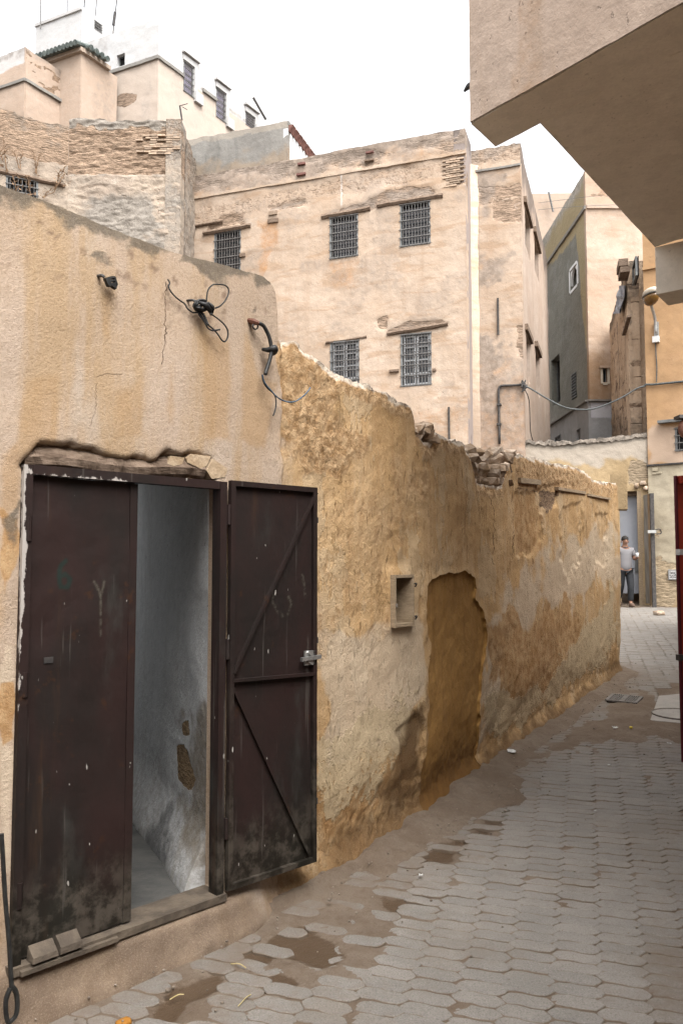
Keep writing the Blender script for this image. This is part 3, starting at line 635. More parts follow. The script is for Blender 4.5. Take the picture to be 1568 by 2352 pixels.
# pavers: long six-sided blocks laid in offset columns across the alley
pave = thing('pavement', None, None, (1.0, 4.0, 0.14), kind='structure')
PA = math.radians(17); E1 = np.array([math.cos(PA), -math.sin(PA)]); E2 = np.array([math.sin(PA), math.cos(PA)])
CP, RP, LW, TIP = 0.176, 0.083, 0.070, 0.106       # column pitch, row pitch, half flat length, half tip length
def paver_geo(rng, gap=0.0030):
    hy = RP / 2 - gap; lw = LW - gap * 0.5; tp = TIP - gap * 1.1
    wv = [(-lw, .001), (-lw / 3, .0040), (lw / 3, -.0040), (lw, -.001)]; em = lw + 0.58 * (tp - lw)          # gently wavy long sides that nest into the next row
    hexa = np.array([(x, -hy + w) for x, w in wv] + [(em, -hy * .62), (tp, 0.001), (em, hy * .60)] + [(x, hy + w) for x, w in wv[::-1]] + [(-em, hy * .62), (-tp, -0.001), (-em, -hy * .60)])
    hexa += rng.uniform(-0.0026, 0.0026, hexa.shape)
    inn = hexa * np.array([0.965, 0.90]); n = len(hexa)
    V = [(0, 0, 0.0004)] + [(x, y, rng.uniform(-0.0006, 0.0006)) for x, y in inn] + [(x, y, -0.0035) for x, y in hexa] + [(x, y, -0.04) for x, y in hexa]
    F = [(0, 1 + k, 1 + (k + 1) % n) for k in range(n)] + [(1 + k, 1 + n + k, 1 + n + (k + 1) % n, 1 + (k + 1) % n) for k in range(n)]
    F += [(1 + n + k, 1 + 2 * n + k, 1 + 2 * n + (k + 1) % n, 1 + n + (k + 1) % n) for k in range(n)]
    ed = [0.0] + [0.15] * n + [1.0] * n + [1.0] * n
    return np.array(V), F, ed
rng = np.random.RandomState(5)
def BEDN(q): return fbm(np.array([[q[0], q[1], 0.0]]), 1.4, 2, 3)[0]
variants = [paver_geo(rng) for _ in range(14)]
BROKEN = [(540, 2190), (700, 2090), (800, 2040), (985, 2050), (975, 2100), (800, 2230), (640, 2275)]
SLAB = [(1490, 1652), (1512, 1592), (1590, 1560), (1590, 1660)]
cells = []
for ci in range(-34, 70):
    for ri in range(-60, 245):
        q = np.array([0.6, 4.0]) + E1 * (ci * CP) + E2 * ((ri + (0.5 if ci % 2 else 0)) * RP)
        if not (1.6 < q[1] < 19.2) or q[0] < wall_x(q[1]) + 0.10 or q[0] > 0.4286 * q[1] + 0.55: continue
        z = float(gz(*q)); uu, vv, fz = proj(np.array([q[0], q[1], z]))
        if uu > 1660 or vv > 2480 or uu < -80: continue
        cells.append((q, z, float(uu), float(vv), float(fz)))
cu = np.array([c[2] for c in cells]); cv = np.array([c[3] for c in cells])
inbrk = poly_sd(cu, cv, BROKEN) < 0; inwet = np.min([poly_sd(cu, cv, p) for p in WET], axis=0); inslab = poly_sd(cu, cv, SLAB) < 6
dsd = np.min([poly_sd(cu, cv, p) for p in DUSTY], axis=0); cq = np.array([c[0] for c in cells])
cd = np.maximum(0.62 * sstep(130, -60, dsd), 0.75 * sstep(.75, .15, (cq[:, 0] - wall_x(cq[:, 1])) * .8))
show = np.array([(1 / c[4] ** 3) * (1 if -30 < c[2] < 1590 and c[3] < 2375 else 1e-4) for c in cells]); order = np.argsort(-show)
meshes = []
for k, (V, F, ed) in enumerate(variants):
    me = bpy.data.meshes.new('paver'); me.from_pydata(V.tolist(), [], F); me.materials.append(M['paver'])
    at = me.attributes.new('edge', 'FLOAT', 'POINT'); at.data.foreach_set('value', np.array(ed, np.float32)); meshes.append(me)
sV, sF, sE, sT, sD = [], [], [], [], []; cnt = 0
for j in order:
    q, z, uu, vv, fz = cells[j]
    if inslab[j] or (inwet[j] < 4 and rng.rand() < 0.75) or (inbrk[j] and rng.rand() < 0.12): continue
    jit = 3.0 if inbrk[j] else 1.0
    a = -PA + rng.normal(0, 0.018 * jit); px = q + rng.normal(0, 0.0025 * jit, 2)
    zz = float(gz(*px)) + 0.0045 * float(BEDN(px)) + rng.normal(0, 0.0011) * jit - (0.006 if inbrk[j] else 0)
    tx, ty = 0.037 * math.cos(a) + rng.normal(0, 0.013 * jit), 0.037 * math.sin(a) + rng.normal(0, 0.009 * jit)
    k = rng.randint(len(variants))
    if cnt < 300:
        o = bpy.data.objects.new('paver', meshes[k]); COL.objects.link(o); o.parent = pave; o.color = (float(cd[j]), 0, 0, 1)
        o.location = (px[0] - 1.0, px[1] - 4.0, zz - 0.14); o.rotation_euler = (tx, ty, a); cnt += 1
    else:
        V, F, ed = variants[k]; ca, sa = math.cos(a), math.sin(a); n = len(sV)
        for p in V: sV.append((px[0] + ca * p[0] - sa * p[1], px[1] + sa * p[0] + ca * p[1], zz + p[2] + p[1] * tx - p[0] * ty))
        sF += [tuple(i + n for i in f) for f in F]; sE += ed; sT += [rng.rand()] * len(V); sD += [float(cd[j])] * len(V)
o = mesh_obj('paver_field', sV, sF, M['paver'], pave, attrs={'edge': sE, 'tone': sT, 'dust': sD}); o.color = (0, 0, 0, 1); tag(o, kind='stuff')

# concrete slab with a round cover, and the drain grate let into the dirt
g = Geo(); P4 = [ptg(u, v, 0.012) for u, v in ((1492, 1654), (1512, 1598), (1600, 1590), (1640, 1668))]
g.slab([p for p in P4], (0, 0, -0.06)); slab = g.obj('concrete_slab', M['concrete']); tag(slab, kind='structure')
c = ptg(1556, 1640, 0.017); g = Geo(); ring = []
for k in range(20):
    a = k * math.pi / 10; ring.append(c + np.array([0.24 * math.cos(a), 0.24 * math.sin(a), 0.037 * 0.24 * math.sin(a)]))
cov = thing('manhole_cover', 'worn round manhole cover set in the grey concrete slab', 'manhole cover', c)
g.slab(ring, (0, 0, -0.05)).obj('cover_plate', M['concrete'], cov)
g = Geo(); R2 = [c + (p - c) * 1.0 for p in ring]
g.tube([p + np.array([0, 0, 0.002]) for p in ring] + [ring[0] + np.array([0, 0, 0.002])], 0.007, 5, 1); g.obj('cover_rim', M['joint'], cov)
gp = [ptg(u, v, 0.022) for u, v in ((1392, 1608), (1408, 1594), (1472, 1601), (1458, 1615))]
dr = thing('drain_grate', 'grey slotted drain grate lying in the dirt near the wall end', 'drain grate', ptg(1432, 1604))
g = Geo(); g.slab([p - np.array([0, 0, .008]) for p in gp], (0, 0, -0.02)); g.obj('pit', M['dark'], dr)
g = Geo(); up = np.array([0, 0, 0.000])
for a, b in ((0, 1), (1, 2), (2, 3), (3, 0)): g.bar(gp[a] + up, gp[b] + up, 0.035, 0.014)
g.obj('frame', M['gratebar'], dr)
for k in range(13):
    t = (k + 0.5) / 13; a = gp[0] + (gp[3] - gp[0]) * t + up; b = gp[1] + (gp[2] - gp[1]) * t + up
    if k == 6: Geo().bar(a, b, 0.05, 0.014).obj('bar', M['gratebar'], dr)
    else: Geo().bar(a, b, 0.012, 0.012).obj('bar', M['gratebar'], dr)

# ---------------------------------------------------------------- alley wall sheet
wall = thing('alley_wall', 'long ochre plastered alley wall with crumbling top and brown steel door', 'wall', (0.53, 4.98, 0.15))
s_jl, z_tl = WALL.hit(50, 1072); s_jr, z_tr = WALL.hit(512, 1103)
_, z_bl = WALL.hit(36, 2215); _, z_br = WALL.hit(508, 2045)
DZ0, DZ1 = (z_bl + z_br) / 2, (z_tl + z_tr) / 2
sn0, zn1 = WALL.hit(899, 1322); sn1, zn1b = WALL.hit(944, 1318); _, zn0 = WALL.hit(899, 1440); _, zn0b = WALL.hit(942, 1438)
DOOR = (s_jl, s_jr, DZ0, DZ1); NICHE = (sn0, sn1, (zn0 + zn0b) / 2, (zn1 + zn1b) / 2)
TOPPX = [(-160, 360), (0, 425), (90, 457), (200, 503), (300, 541), (435, 590), (520, 610), (560, 622), (600, 634), (622, 648), (634, 670), (638, 700), (641, 782), (690, 784), (722, 808), (760, 840), (800, 862), (870, 890), (930, 920), (955, 932),
         (960, 950), (965, 985), (985, 1018), (1000, 1020), (1012, 990), (1040, 1010), (1072, 1016), (1090, 1050), (1100, 1108), (1130, 1118), (1160, 1112), (1170, 1070), (1180, 1040), (1230, 1050), (1270, 1062), (1330, 1075), (1345, 1082), (1370, 1103), (1400, 1108), (1426, 1110)]
tp = np.array([WALL.hit(u, v) for u, v in TOPPX])
S_EDGE = WALL.hit(638, 900)[0]
def wtop(q):
    z = np.interp(q, tp[:, 0], tp[:, 1])
    p = np.stack([q, q * 0, q * 0], -1)
    rag = np.where(q > S_EDGE + 0.01, 1.0, 0.35)
    return z + rag * (0.016 * fbm(p, 7, 4, 1) + 0.006 * fbm(p, 40, 2, 2))
INFILL = [(986, 1345), (1000, 1325), (1030, 1318), (1075, 1312), (1096, 1330), (1098, 1370), (1110, 1400), (1118, 1470), (1113, 1530), (1108, 1600), (1108, 1700), (1106, 1775), (1095, 1800), (968, 1900), (975, 1860), (988, 1640), (992, 1560), (992, 1480), (984, 1420)]
LINT = [(78, 1040), (92, 1018), (180, 1022), (215, 1030), (260, 1050), (330, 1055), (362, 1060), (385, 1040), (430, 1042), (484, 1046), (490, 1060), (478, 1085), (500, 1100), (482, 1108), (40, 1075)]
def wdrop(Pc):
    u, v, _ = proj(Pc); return poly_sd(u, v, INFILL) + 6 * fbm(Pc, 7, 2, 3)
RIB = 0
def wdisp(P, S, Z):
    u, v, fz = proj(P); px = fz / FPX
    ub = sstep(560, 700, u)
    o = 0.014 * fbm(P, 1.3, 2, 1) + (0.0016 + 0.003 * ub) * fbm(P, 7, 3, 2) + (0.0005 + 0.0016 * ub) * fbm(P, 40, 2, 5)
    zr = Z - 0.037 * P[:, 1]
    mud = sstep(S_EDGE + 0.02, S_EDGE + 0.05, S + 0.02 * fbm(P, 9, 2, 7))
    o = o - 0.022 * mud
    # coarse bare earth below the broken top
    R = np.clip(rough_mask(P), 0, 1)
    o = o + R * (0.010 * (0.35 - np.abs(fbm(P, 13, 3, 11))) + 0.009 * (0.3 - np.abs(fbm(P, 30, 3, 12))) - 0.003)
    # worn foot of the wall
    foot = sstep(0.55, 0.05, zr + 0.14 * fbm(P, 2.5, 3, 13)) * sstep(S_EDGE - 0.3, S_EDGE + 0.2, S)
    o = o - 0.035 * foot * (1 - sstep(0.16, 0.02, zr)) + foot * (0.014 * (0.3 - np.abs(fbm(P, 12, 3, 14))) + 0.009 * (0.3 - np.abs(fbm(P, 32, 2, 15))))
    o = o + 0.030 * sstep(0.10, -0.02, zr + 0.03 * fbm(P, 6, 2, 31))
    plinth = sstep(DZ0 + 0.0, DZ0 - 0.05, Z) * sstep(s_jr + 0.35, s_jr + 0.1, S)
    o = o + plinth * (0.02 + 0.05 * sstep(0.30, 0.0, zr))
    lt = sstep(5, -5, poly_sd(u, v, LINT) + 8 * fbm(P, 16, 3, 16)); o = o - 0.050 * lt + lt * 0.010 * fbm(P, 20, 3, 17, )
    for k, p in enumerate(HOLLOWS):
        o = o - 0.016 * sstep(5, -5, poly_sd(u, v, p) + 7 * fbm(P, 10, 3, 20 + k))
    # scour near ruin gap
    ch = sstep(0.07, 0.0, wtop(S) - Z) * mud; o = o - 0.022 * ch * (0.6 + 0.6 * fbm(P, 14, 2, 30))
    inf = poly_sd(u, v, INFILL) + 6 * fbm(P, 7, 2, 3)
    o = o + 0.006 * np.exp(-(inf / 9.0) ** 2)
    nd = np.exp(-((np.maximum(np.abs(S - (NICHE[0] + NICHE[1]) / 2) - (NICHE[1] - NICHE[0]) / 2, 0) ** 2 + np.maximum(np.abs(Z - (NICHE[2] + NICHE[3]) / 2) - (NICHE[3] - NICHE[2]) / 2, 0) ** 2) / 0.0016))
    o = o * (1 - 0.7 * nd)
    dd = np.exp(-((np.maximum(np.abs(S - (s_jl + s_jr) / 2) - (s_jr - s_jl) / 2, 0) ** 2 + np.maximum(np.abs(Z - (DZ0 + DZ1) / 2) - (DZ1 - DZ0) / 2, 0) ** 2) / 0.0005)) * (1 - lt)
    return o * (1 - 0.8 * dd)
HOLLOWS = [[(1183, 1130), (1250, 1125), (1250, 1240), (1225, 1275), (1190, 1278)], [(1290, 1170), (1340, 1150), (1335, 1290), (1312, 1335), (1290, 1280)],
           [(1240, 1120), (1290, 1110), (1285, 1160), (1250, 1175)], [(920, 1680), (960, 1640), (982, 1660), (978, 1790), (930, 1800)], [(1370, 1180), (1400, 1180), (1395, 1300), (1372, 1290)]]
ROUGH = [(640, 786), (700, 786), (760, 842), (800, 880), (780, 960), (830, 1010), (800, 1080), (760, 1100), (690, 1090), (650, 1000), (638, 900)]
def rough_mask(P):
    u, v, _ = proj(P)
    r = sstep(26, -26, poly_sd(u, v, ROUGH) + 34 * fbm(P, 5, 3, 8))
    zt = sstep(0.16, 0.03, tp_z(P) - P[:, 2]) * sstep(640, 660, u)
    r2 = sstep(20, -30, poly_sd(u, v, [(1165, 1045), (1425, 1110), (1425, 1140), (1300, 1128), (1200, 1130)]) + 14 * fbm(P, 7, 3, 4))
    r3 = 0.75 * sstep(20, -20, poly_sd(u, v, [(722, 1120), (950, 1000), (960, 1300), (880, 1420), (722, 1500)]) + 90 * fbm(P, 2.4, 3, 5))
    return np.maximum.reduce([r, zt, r2, 0.6 * r3])
def tp_z(P):
    return np.interp(P[:, 1], np.interp(tp[:, 0], WALL.L, WALL.pts[:, 1]), tp[:, 1])
def wattr(P, S, Z):
    u, v, fz = proj(P); zr = Z - 0.037 * P[:, 1]
    A = {}
    A['ochre'] = np.clip(sstep(590, 780, u + 60 * fbm(P, 1.5, 3, 1)) * 0.9 + 0.45 * sstep(70, -10, u) * sstep(1100, 1300, v) + 0.25 * sstep(1.55, 0.6, zr) * sstep(520, 700, u), 0, 1)
    A['rough'] = rough_mask(P)
    A['damp_shade'] = np.maximum.reduce([sstep(0.26, 0.03, zr + 0.10 * fbm(P, 2.2, 3, 2)) * 0.85 * sstep(500, 700, u),
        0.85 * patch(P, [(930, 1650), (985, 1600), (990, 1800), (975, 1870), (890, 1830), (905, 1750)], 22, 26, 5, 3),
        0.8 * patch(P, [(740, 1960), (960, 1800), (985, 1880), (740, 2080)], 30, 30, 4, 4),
        0.6 * patch(P, [(600, 2050), (720, 2010), (760, 2080), (600, 2170)], 22, 20, 4, 5), 0.5 * sstep(0.22, 0.0, zr) * sstep(560, 300, u)])  # last term: foot dirt plus lower-left shade put into the colour
    A['rust'] = np.maximum.reduce([patch(P, [(1120, 1450), (1160, 1400), (1230, 1420), (1300, 1380), (1330, 1430), (1320, 1530), (1250, 1600), (1180, 1640), (1150, 1560)], 30, 45, 3.5, 6),
        0.9 * patch(P, [(0, 1565), (32, 1570), (40, 1700), (0, 1730)], 10, 10, 8, 7), 0.9 * patch(P, [(0, 1170), (44, 1190), (46, 1250), (0, 1420)], 16, 14, 6, 8),
        0.8 * patch(P, [(740, 1830), (900, 1720), (960, 1700), (960, 1800), (740, 1990)], 35, 50, 3, 9), 0.7 * patch(P, [(1180, 1130), (1250, 1120), (1250, 1260), (1195, 1278)], 12, 14, 8, 10)])
    A['drip'] = np.maximum.reduce([w_ * patch(P, q_, 14, 16, (6, 6, 1.5), 50 + k_) for k_, (q_, w_) in enumerate((([(225, 668), (262, 668), (256, 790), (234, 770)], .9), ([(452, 755), (520, 790), (528, 1010), (472, 1010)], .95), ([(566, 770), (596, 860), (640, 880), (606, 1030), (550, 1010)], .95),
        ([(60, 880), (130, 870), (125, 1015), (40, 1050)], .7), ([(0, 1040), (50, 1000), (48, 1170), (0, 1190)], .95), ([(260, 900), (330, 860), (345, 1020), (262, 1010)], .6), ([(384, 830), (400, 830), (400, 980), (380, 980)], .7)))])
    A['flake'] = sstep(.50, .64, fbm(P, (24, 24, 15), 4, 60)) * sstep(.42, .04, wtop(S) - Z + .12 * fbm(P, 3, 2, 62)) * sstep(S_EDGE, S_EDGE - .1, S)
    A['crust'] = np.maximum.reduce([0.78 * patch(P, [(1115, 1600), (1250, 1570), (1426, 1330), (1426, 1480), (1250, 1640), (1115, 1720)], 25, 35, 3, 11),
        0.70 * patch(P, [(740, 1700), (960, 1560), (980, 1700), (760, 1900)], 30, 40, 3, 12)])
    A['wash'] = np.maximum.reduce([0.85 * patch(P, [(1120, 1440), (1260, 1250), (1426, 1200), (1426, 1330), (1300, 1400), (1180, 1480)], 30, 50, 2.5, 13),
        0.95 * patch(P, [(1112, 1470), (1165, 1490), (1160, 1640), (1112, 1700)], 12, 26, 5, 14), 0.85 * patch(P, [(730, 1450), (985, 1430), (985, 1600), (900, 1720), (740, 1800)], 25, 50, 2.5, 15),
        0.7 * patch(P, [(0, 1460), (36, 1480), (38, 1570), (0, 1570)], 8, 8, 8, 16), 0.7 * patch(P, [(0, 1700), (36, 1720), (24, 2000), (0, 2000)], 8, 8, 8, 17), 0 * u])
    A['plinth'] = sstep(DZ0 + .01, DZ0 - .03, Z) * sstep(s_jr + .30, s_jr + .12, S + .06 * fbm(P, 5, 3, 40))  # below the sill: dirty plaster, darkened further with painted shade
    A['stone'] = np.maximum.reduce([1.0 * patch(P, LINT, 5, 8, 16, 16), 0.9 * patch(P, [(1252, 1130), (1290, 1128), (1282, 1165), (1256, 1180)], 6, 8, 9, 18)])
    A['chalk'] = np.maximum(0.8 * sstep(0.06, 0.0, wtop(S) - Z + .03 * fbm(P, 5, 3, 70)) * sstep(S_EDGE, S_EDGE + 0.02, S), 0)
    gt = sstep(0.10, 0.0, wtop(S) - Z + 0.07 * fbm(P, 6, 3, 19)) * sstep(S_EDGE + 0.01, S_EDGE - 0.05, S) * 0.8
    blot = 0.62 * sstep(0.36, 0.62, fbm(P, (5, 5, 9), 4, 21)) * sstep(0.55, 0.05, wtop(S) - Z) * sstep(S_EDGE, S_EDGE - 0.1, S)
    A['grime'] = np.maximum.reduce([gt, blot, 0.6 * patch(P, [(0, 1190), (50, 1150), (44, 1210), (30, 1290)], 8, 10, 8, 22)])
    return A
sl = np.concatenate([np.arange(0, 2.2, 0.05), np.arange(2.2, S_EDGE - 0.04, 0.0135), np.arange(S_EDGE - 0.04, S_EDGE + 0.06, 0.006), np.arange(S_EDGE + 0.06, WALL.L[9], 0.0145), np.arange(WALL.L[9], WALL.len + 0.001, 0.022)])
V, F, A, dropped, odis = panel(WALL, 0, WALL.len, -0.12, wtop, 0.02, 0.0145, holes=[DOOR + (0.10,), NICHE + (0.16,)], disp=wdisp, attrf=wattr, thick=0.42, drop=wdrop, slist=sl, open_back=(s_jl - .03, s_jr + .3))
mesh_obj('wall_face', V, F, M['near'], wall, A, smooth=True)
CRACKS = [([(381, 645), (379, 700), (380, 760), (376, 800), (370, 840)], .0026), ([(222, 880), (220, 940), (205, 985)], .0007), ([(222, 866), (245, 858), (285, 860)], .0006),
          ([(1120, 1110), (1140, 1180), (1138, 1300)], .0018), ([(1184, 1110), (1186, 1200), (1184, 1280)], .003), ([(1190, 1120), (1240, 1128), (1330, 1133), (1400, 1145)], .003)]
for k, (pl_c, wd) in enumerate(CRACKS):
    rs = np.random.RandomState(k); L_ = np.concatenate([[0], np.cumsum(np.hypot(*np.diff(np.array(pl_c, float), axis=0).T))]); q = np.arange(0, L_[-1], 5.0)
    U = np.interp(q, L_, [p[0] for p in pl_c]) + rs.normal(0, 1.3, len(q)); W_ = np.interp(q, L_, [p[1] for p in pl_c])
    h = np.array([WALL.hit(a, b) for a, b in zip(U, W_)]); P0_ = WALL.P(h[:, 0], h[:, 1]); oo = wdisp(P0_, h[:, 0], h[:, 1]) + .0012
    ww = wd * rs.uniform(.35, 1.2, len(q)); ww[[0, -1]] = .0002
    hor = abs(pl_c[-1][0] - pl_c[0][0]) > abs(pl_c[-1][1] - pl_c[0][1])
    A_ = WALL.P(h[:, 0] - (0 if hor else 1) * ww, h[:, 1] - (1 if hor else 0) * ww, oo); B_ = WALL.P(h[:, 0] + (0 if hor else 1) * ww, h[:, 1] + (1 if hor else 0) * ww, oo); C_ = WALL.P(h[:, 0], h[:, 1], oo - .006)
    n_ = len(q); FC_ = []
    for i in range(n_ - 1): FC_ += [(i, i + 1, 2 * n_ + i + 1, 2 * n_ + i), (2 * n_ + i, 2 * n_ + i + 1, n_ + i + 1, n_ + i), (i, n_ + i, n_ + i + 1, i + 1)]
    mesh_obj('crack', np.vstack([A_, B_, C_]), FC_, M['crack'], wall)
# filled-in doorway: the same sheet set back a few centimetres, with a lip
ids = np.unique(dropped); mp = {int(a): k for k, a in enumerate(ids)}
ni_ = len(V)
base = V[ids]; sS = []
xs, ysn, nx, ny = WALL.at(np.interp(base[:, 1], WALL.pts[:, 1], WALL.L))
zr = base[:, 2] - 0.037 * base[:, 1]; rec = 0.020 - 0.018 * sstep(0.25, 0, zr)
IV = base.copy(); IV[:, 0] -= nx * rec; IV[:, 1] -= ny * rec
IF = [tuple(mp[int(q)] for q in f) for f in dropped]
ec = {}
for f in IF:
    for p, q in zip(f, f[1:] + f[:1]): ec[(min(p, q), max(p, q))] = ec.get((min(p, q), max(p, q)), []) + [(p, q)]
m = len(IV); lip = [v[0] for v in ec.values() if len(v) == 1]
IF += [(q, p, p + m, q + m) for p, q in lip]
m4i = 0.9 * sstep(0.5, 0.05, zr)
mesh_obj('mud_infill', np.vstack([IV, base]), IF, M['infill'], wall, {'m4': np.concatenate([m4i, m4i])}, smooth=True)

# steel door: frame, two leaves, sill; left leaf shut, right leaf folded back against the wall
def attr_door(V):
    u, v, _ = proj(V)
    dirt = np.clip(sstep(1700, 2150, v + 0.25 * (u - 300)), 0, 1)
    chip = np.maximum(1.0 * sstep(22, 0, np.abs(u - 58 + 0.02 * (v - 1100))) * sstep(1950, 1300, v), 0.72 * sstep(14, 0, np.abs(v - (1075 + 0.086 * (u - 50)))) * sstep(320, 250, u))
    chip = np.maximum(chip, 0.75 * sstep(14, 0, np.abs(v - (1084 + 0.086 * (u - 50)))) * sstep(306, 290, u))
    chip = np.maximum(chip, 0.36 * sstep(8, 2, np.abs(u - 522 + 0.006 * (v - 1100))))
    chip = np.maximum(chip, 0.33 * sstep(2000, 2200, v) * sstep(110, 40, u))
    six = line_d(u, v, [(152, 1288), (140, 1300), (136, 1325), (140, 1348), (156, 1350), (162, 1330), (150, 1318), (138, 1326)])
    paint = sstep(6.5, 3.5, six)
    cm = line_d(u, v, [(630, 1355), (626, 1380), (634, 1400), (648, 1414), (662, 1410)]); cm = np.minimum(cm, line_d(u, v, [(662, 1370), (670, 1385), (664, 1402)])); cm = np.minimum(cm, line_d(u, v, [(694, 1320), (698, 1345), (702, 1370)]))
    cm = np.minimum(cm, line_d(u, v, [(216, 1335), (225, 1350), (232, 1372), (232, 1460)])); cm = np.minimum(cm, line_d(u, v, [(240, 1335), (232, 1372)]))
    return {'dirt': dirt, 'chip': chip, 'paint': paint, 'chalk': sstep(3.5, 1.0, cm)}
def sheet(a, b, c, d, off, nu, nv, bulge=0.0, seed=0):
    """thin steel sheet with real thickness; corners run bl, br, tr, tl"""
    a, b, c, d, off = (np.asarray(q, float) for q in (a, b, c, d, off)); V = []; F = []
    for j in range(nv + 1):
        for i in range(nu + 1):
            s, t = i / nu, j / nv; p = (a * (1 - s) + b * s) * (1 - t) + (d * (1 - s) + c * s) * t; V.append(p)
    V = np.array(V); nrm = off / np.linalg.norm(off)
    if bulge: V = V - nrm * (bulge * fbm(V, 2.2, 3, seed))[:, None] * 1.0
    m = len(V); W = np.vstack([V, V + off]); n = nu + 1
    for j in range(nv):
        for i in range(nu):
            q = (j * n + i, j * n + i + 1, (j + 1) * n + i + 1, (j + 1) * n + i); F.append(q); F.append(tuple(k + m for k in q[::-1]))
    rim = [i for i in range(n)] + [j * n + nu for j in range(1, nv + 1)] + [nv * n + i for i in range(nu - 1, -1, -1)] + [j * n for j in range(nv - 1, 0, -1)]
    for k in range(len(rim)):
        p, q = rim[k], rim[(k + 1) % len(rim)]; F.append((q, p, p + m, q + m))
    return W, F
dJ, nJ = WALL.dirn((s_jl + s_jr) / 2)
def wp(q, z, o=0.0): return WALL.P(np.float64(q), z, o)
g = Geo(); fo = 0.004
g.fbar(wp(s_jl + 0.016, DZ0 + .002, fo), wp(s_jl + 0.016, DZ1 - .002, fo), 0.05, 0.034, dJ); g.fbar(wp(s_jr - 0.018, DZ0 + .002, fo), wp(s_jr - 0.018, DZ1 - .002, fo), 0.06, 0.036, dJ)
g.fbar(wp(s_jl + .034, DZ1 - 0.018, fo), wp(s_jr - .036, DZ1 - 0.018, fo), 0.05, 0.036)
fr = Geo();
m_ = mesh_obj('door_frame', g.V, g.F, M['steel'], wall, attr_door(np.array(g.V)))
s_mid = WALL.hit(303, 1500)[0]
a, b, c, d = wp(s_jl + .036, DZ0 + .012, 0.002), wp(s_mid, DZ0 + .012, 0.002), wp(s_mid, DZ1 - .038, 0.002), wp(s_jl + .036, DZ1 - .038, 0.002)
V, F = sheet(a, b, c, d, -nJ * 0.025, 80, 240, 0.009, 3)
leafL = mesh_obj('door_leaf', V, F, M['steel'], wall, attr_door(V), smooth=False); leafL['label'] = 'closed left leaf with chipped pale edge'
for k, (q, zz) in enumerate(((s_jl + .022, DZ0 + 1.52), (s_jl + .022, DZ0 + 0.95), (s_jl + .022, DZ0 + 0.2))):
    Geo().tube([wp(q, zz, 0.026), wp(q, zz + 0.09, 0.026)], 0.011, 8, 1).obj('hinge', M['steel'], leafL)
g = Geo(); V, F = sheet(wp(s_mid - .022, DZ0 + .012, .007), wp(s_mid + .012, DZ0 + .012, .007), wp(s_mid + .012, DZ1 - .04, .007), wp(s_mid - .022, DZ1 - .04, .007), -nJ * 0.005, 2, 40)
mesh_obj('meeting_strip', V, F, M['steel'], leafL, attr_door(V))
p = WALL.hit(110, 1516); Geo().box(wp(p[0], p[1], 0.006), dJ * 0.018, nJ * 0.003, (0, 0, 0.011)).obj('lock_plate', M['iron'], leafL)
# right leaf
ptop = WALL.hit(524, 1105); h0 = wp(s_jr + 0.012, DZ0, 0.03)
e_t = ptY(727, 1118, 3.93); e_b = ptY(715.5, 1979, 3.93)
zt, zb = e_t[2] * 0.5 + (DZ1 - .0) * 0.5, DZ0 + 0.012
hx = np.array([h0[0], h0[1], 0]); ex = np.array([(e_t[0] + e_b[0]) / 2, 3.93, 0]); dl = (ex - hx); LL = np.linalg.norm(dl); dl /= LL; nl = np.array([dl[1], -dl[0], 0])
def lp(x, z, o=0.0): return hx + dl * x + nl * o + np.array([0, 0, z])
V, F = sheet(lp(0, zb), lp(LL, zb), lp(LL, zt), lp(0, zt), -nl * 0.004, 70, 220, 0.004, 9)
leafR = mesh_obj('door_leaf', V, F, M['steel'], wall, attr_door(V)); leafR['label'] = 'open right leaf folded back against the wall'
g = Geo(); fw = 0.024
for a, b in ((lp(0.012, zb), lp(0.012, zt)), (lp(LL - .010, zb), lp(LL - .010, zt))): g.bar(a + nl * .010, b + nl * .010, 0.020, fw, dl)
g.bar(lp(0.024, zt - .012, .010), lp(LL - .022, zt - .012, .010), 0.020, fw); g.bar(lp(0.024, zb + .012, .010), lp(LL - .022, zb + .012, .010), 0.020, fw)
mesh_obj('leaf_frame', g.V, g.F, M['steel'], leafR, attr_door(np.array(g.V)))
def onleaf(u, v):
    r = ray(u, v); A_ = np.array([[r[0], -dl[0]], [r[1], -dl[1]]]); t, x = np.linalg.solve(A_, [hx[0], hx[1]]); return x, EYE + r[2] * t
def leafbar(name, p, q, w=0.020, h=0.014):
    a, b = onleaf(*p), onleaf(*q); g = Geo().bar(lp(a[0], a[1], .012), lp(b[0], b[1], .012), h, w, nl); mesh_obj(name, g.V, g.F, M['steel'], leafR, attr_door(np.array(g.V)))
leafbar('cross_bar', (530, 1563), (718, 1547)); leafbar('brace', (532, 1546), (722, 1132)); leafbar('brace', (532, 1580), (706, 1962), 0.013)
x, z = onleaf(706, 1510); g = Geo().box(lp(x, z, .016), dl * 0.034, nl * 0.004, (0, 0, 0.034)); g.obj('latch_plate', M['zinc'], leafR)
g = Geo().bar(lp(x - .062, z - .003, .028), lp(x + .06, z + .002, .028), 0.016, 0.018); g.obj('bolt', M['zinc'], leafR)
g = Geo().bar(lp(x - .015, z + .03, .024), lp(x + .012, z + .004, .026), 0.012, 0.01, nl).bar(lp(x - .02, z - .012, .024), lp(x + .014, z - .03, .024), 0.012, 0.01, nl); g.obj('latch_keeper', M['zinc'], leafR)
for zz in (0.22, 1.0, 1.6): Geo().tube([lp(0, zb + zz, .004), lp(0, zb + zz + .09, .004)], 0.012, 8, 1).obj('hinge', M['steel'], leafR)
for v_ in (1195, 1470, 1840):
    x, z = onleaf(726 - 0.0128 * (v_ - 1118), v_); g = Geo().box(lp(LL + 0.006, z, .008), dl * 0.006, nl * 0.008, (0, 0, 0.014)); g.obj('bolt_loop', M['iron'], leafR)

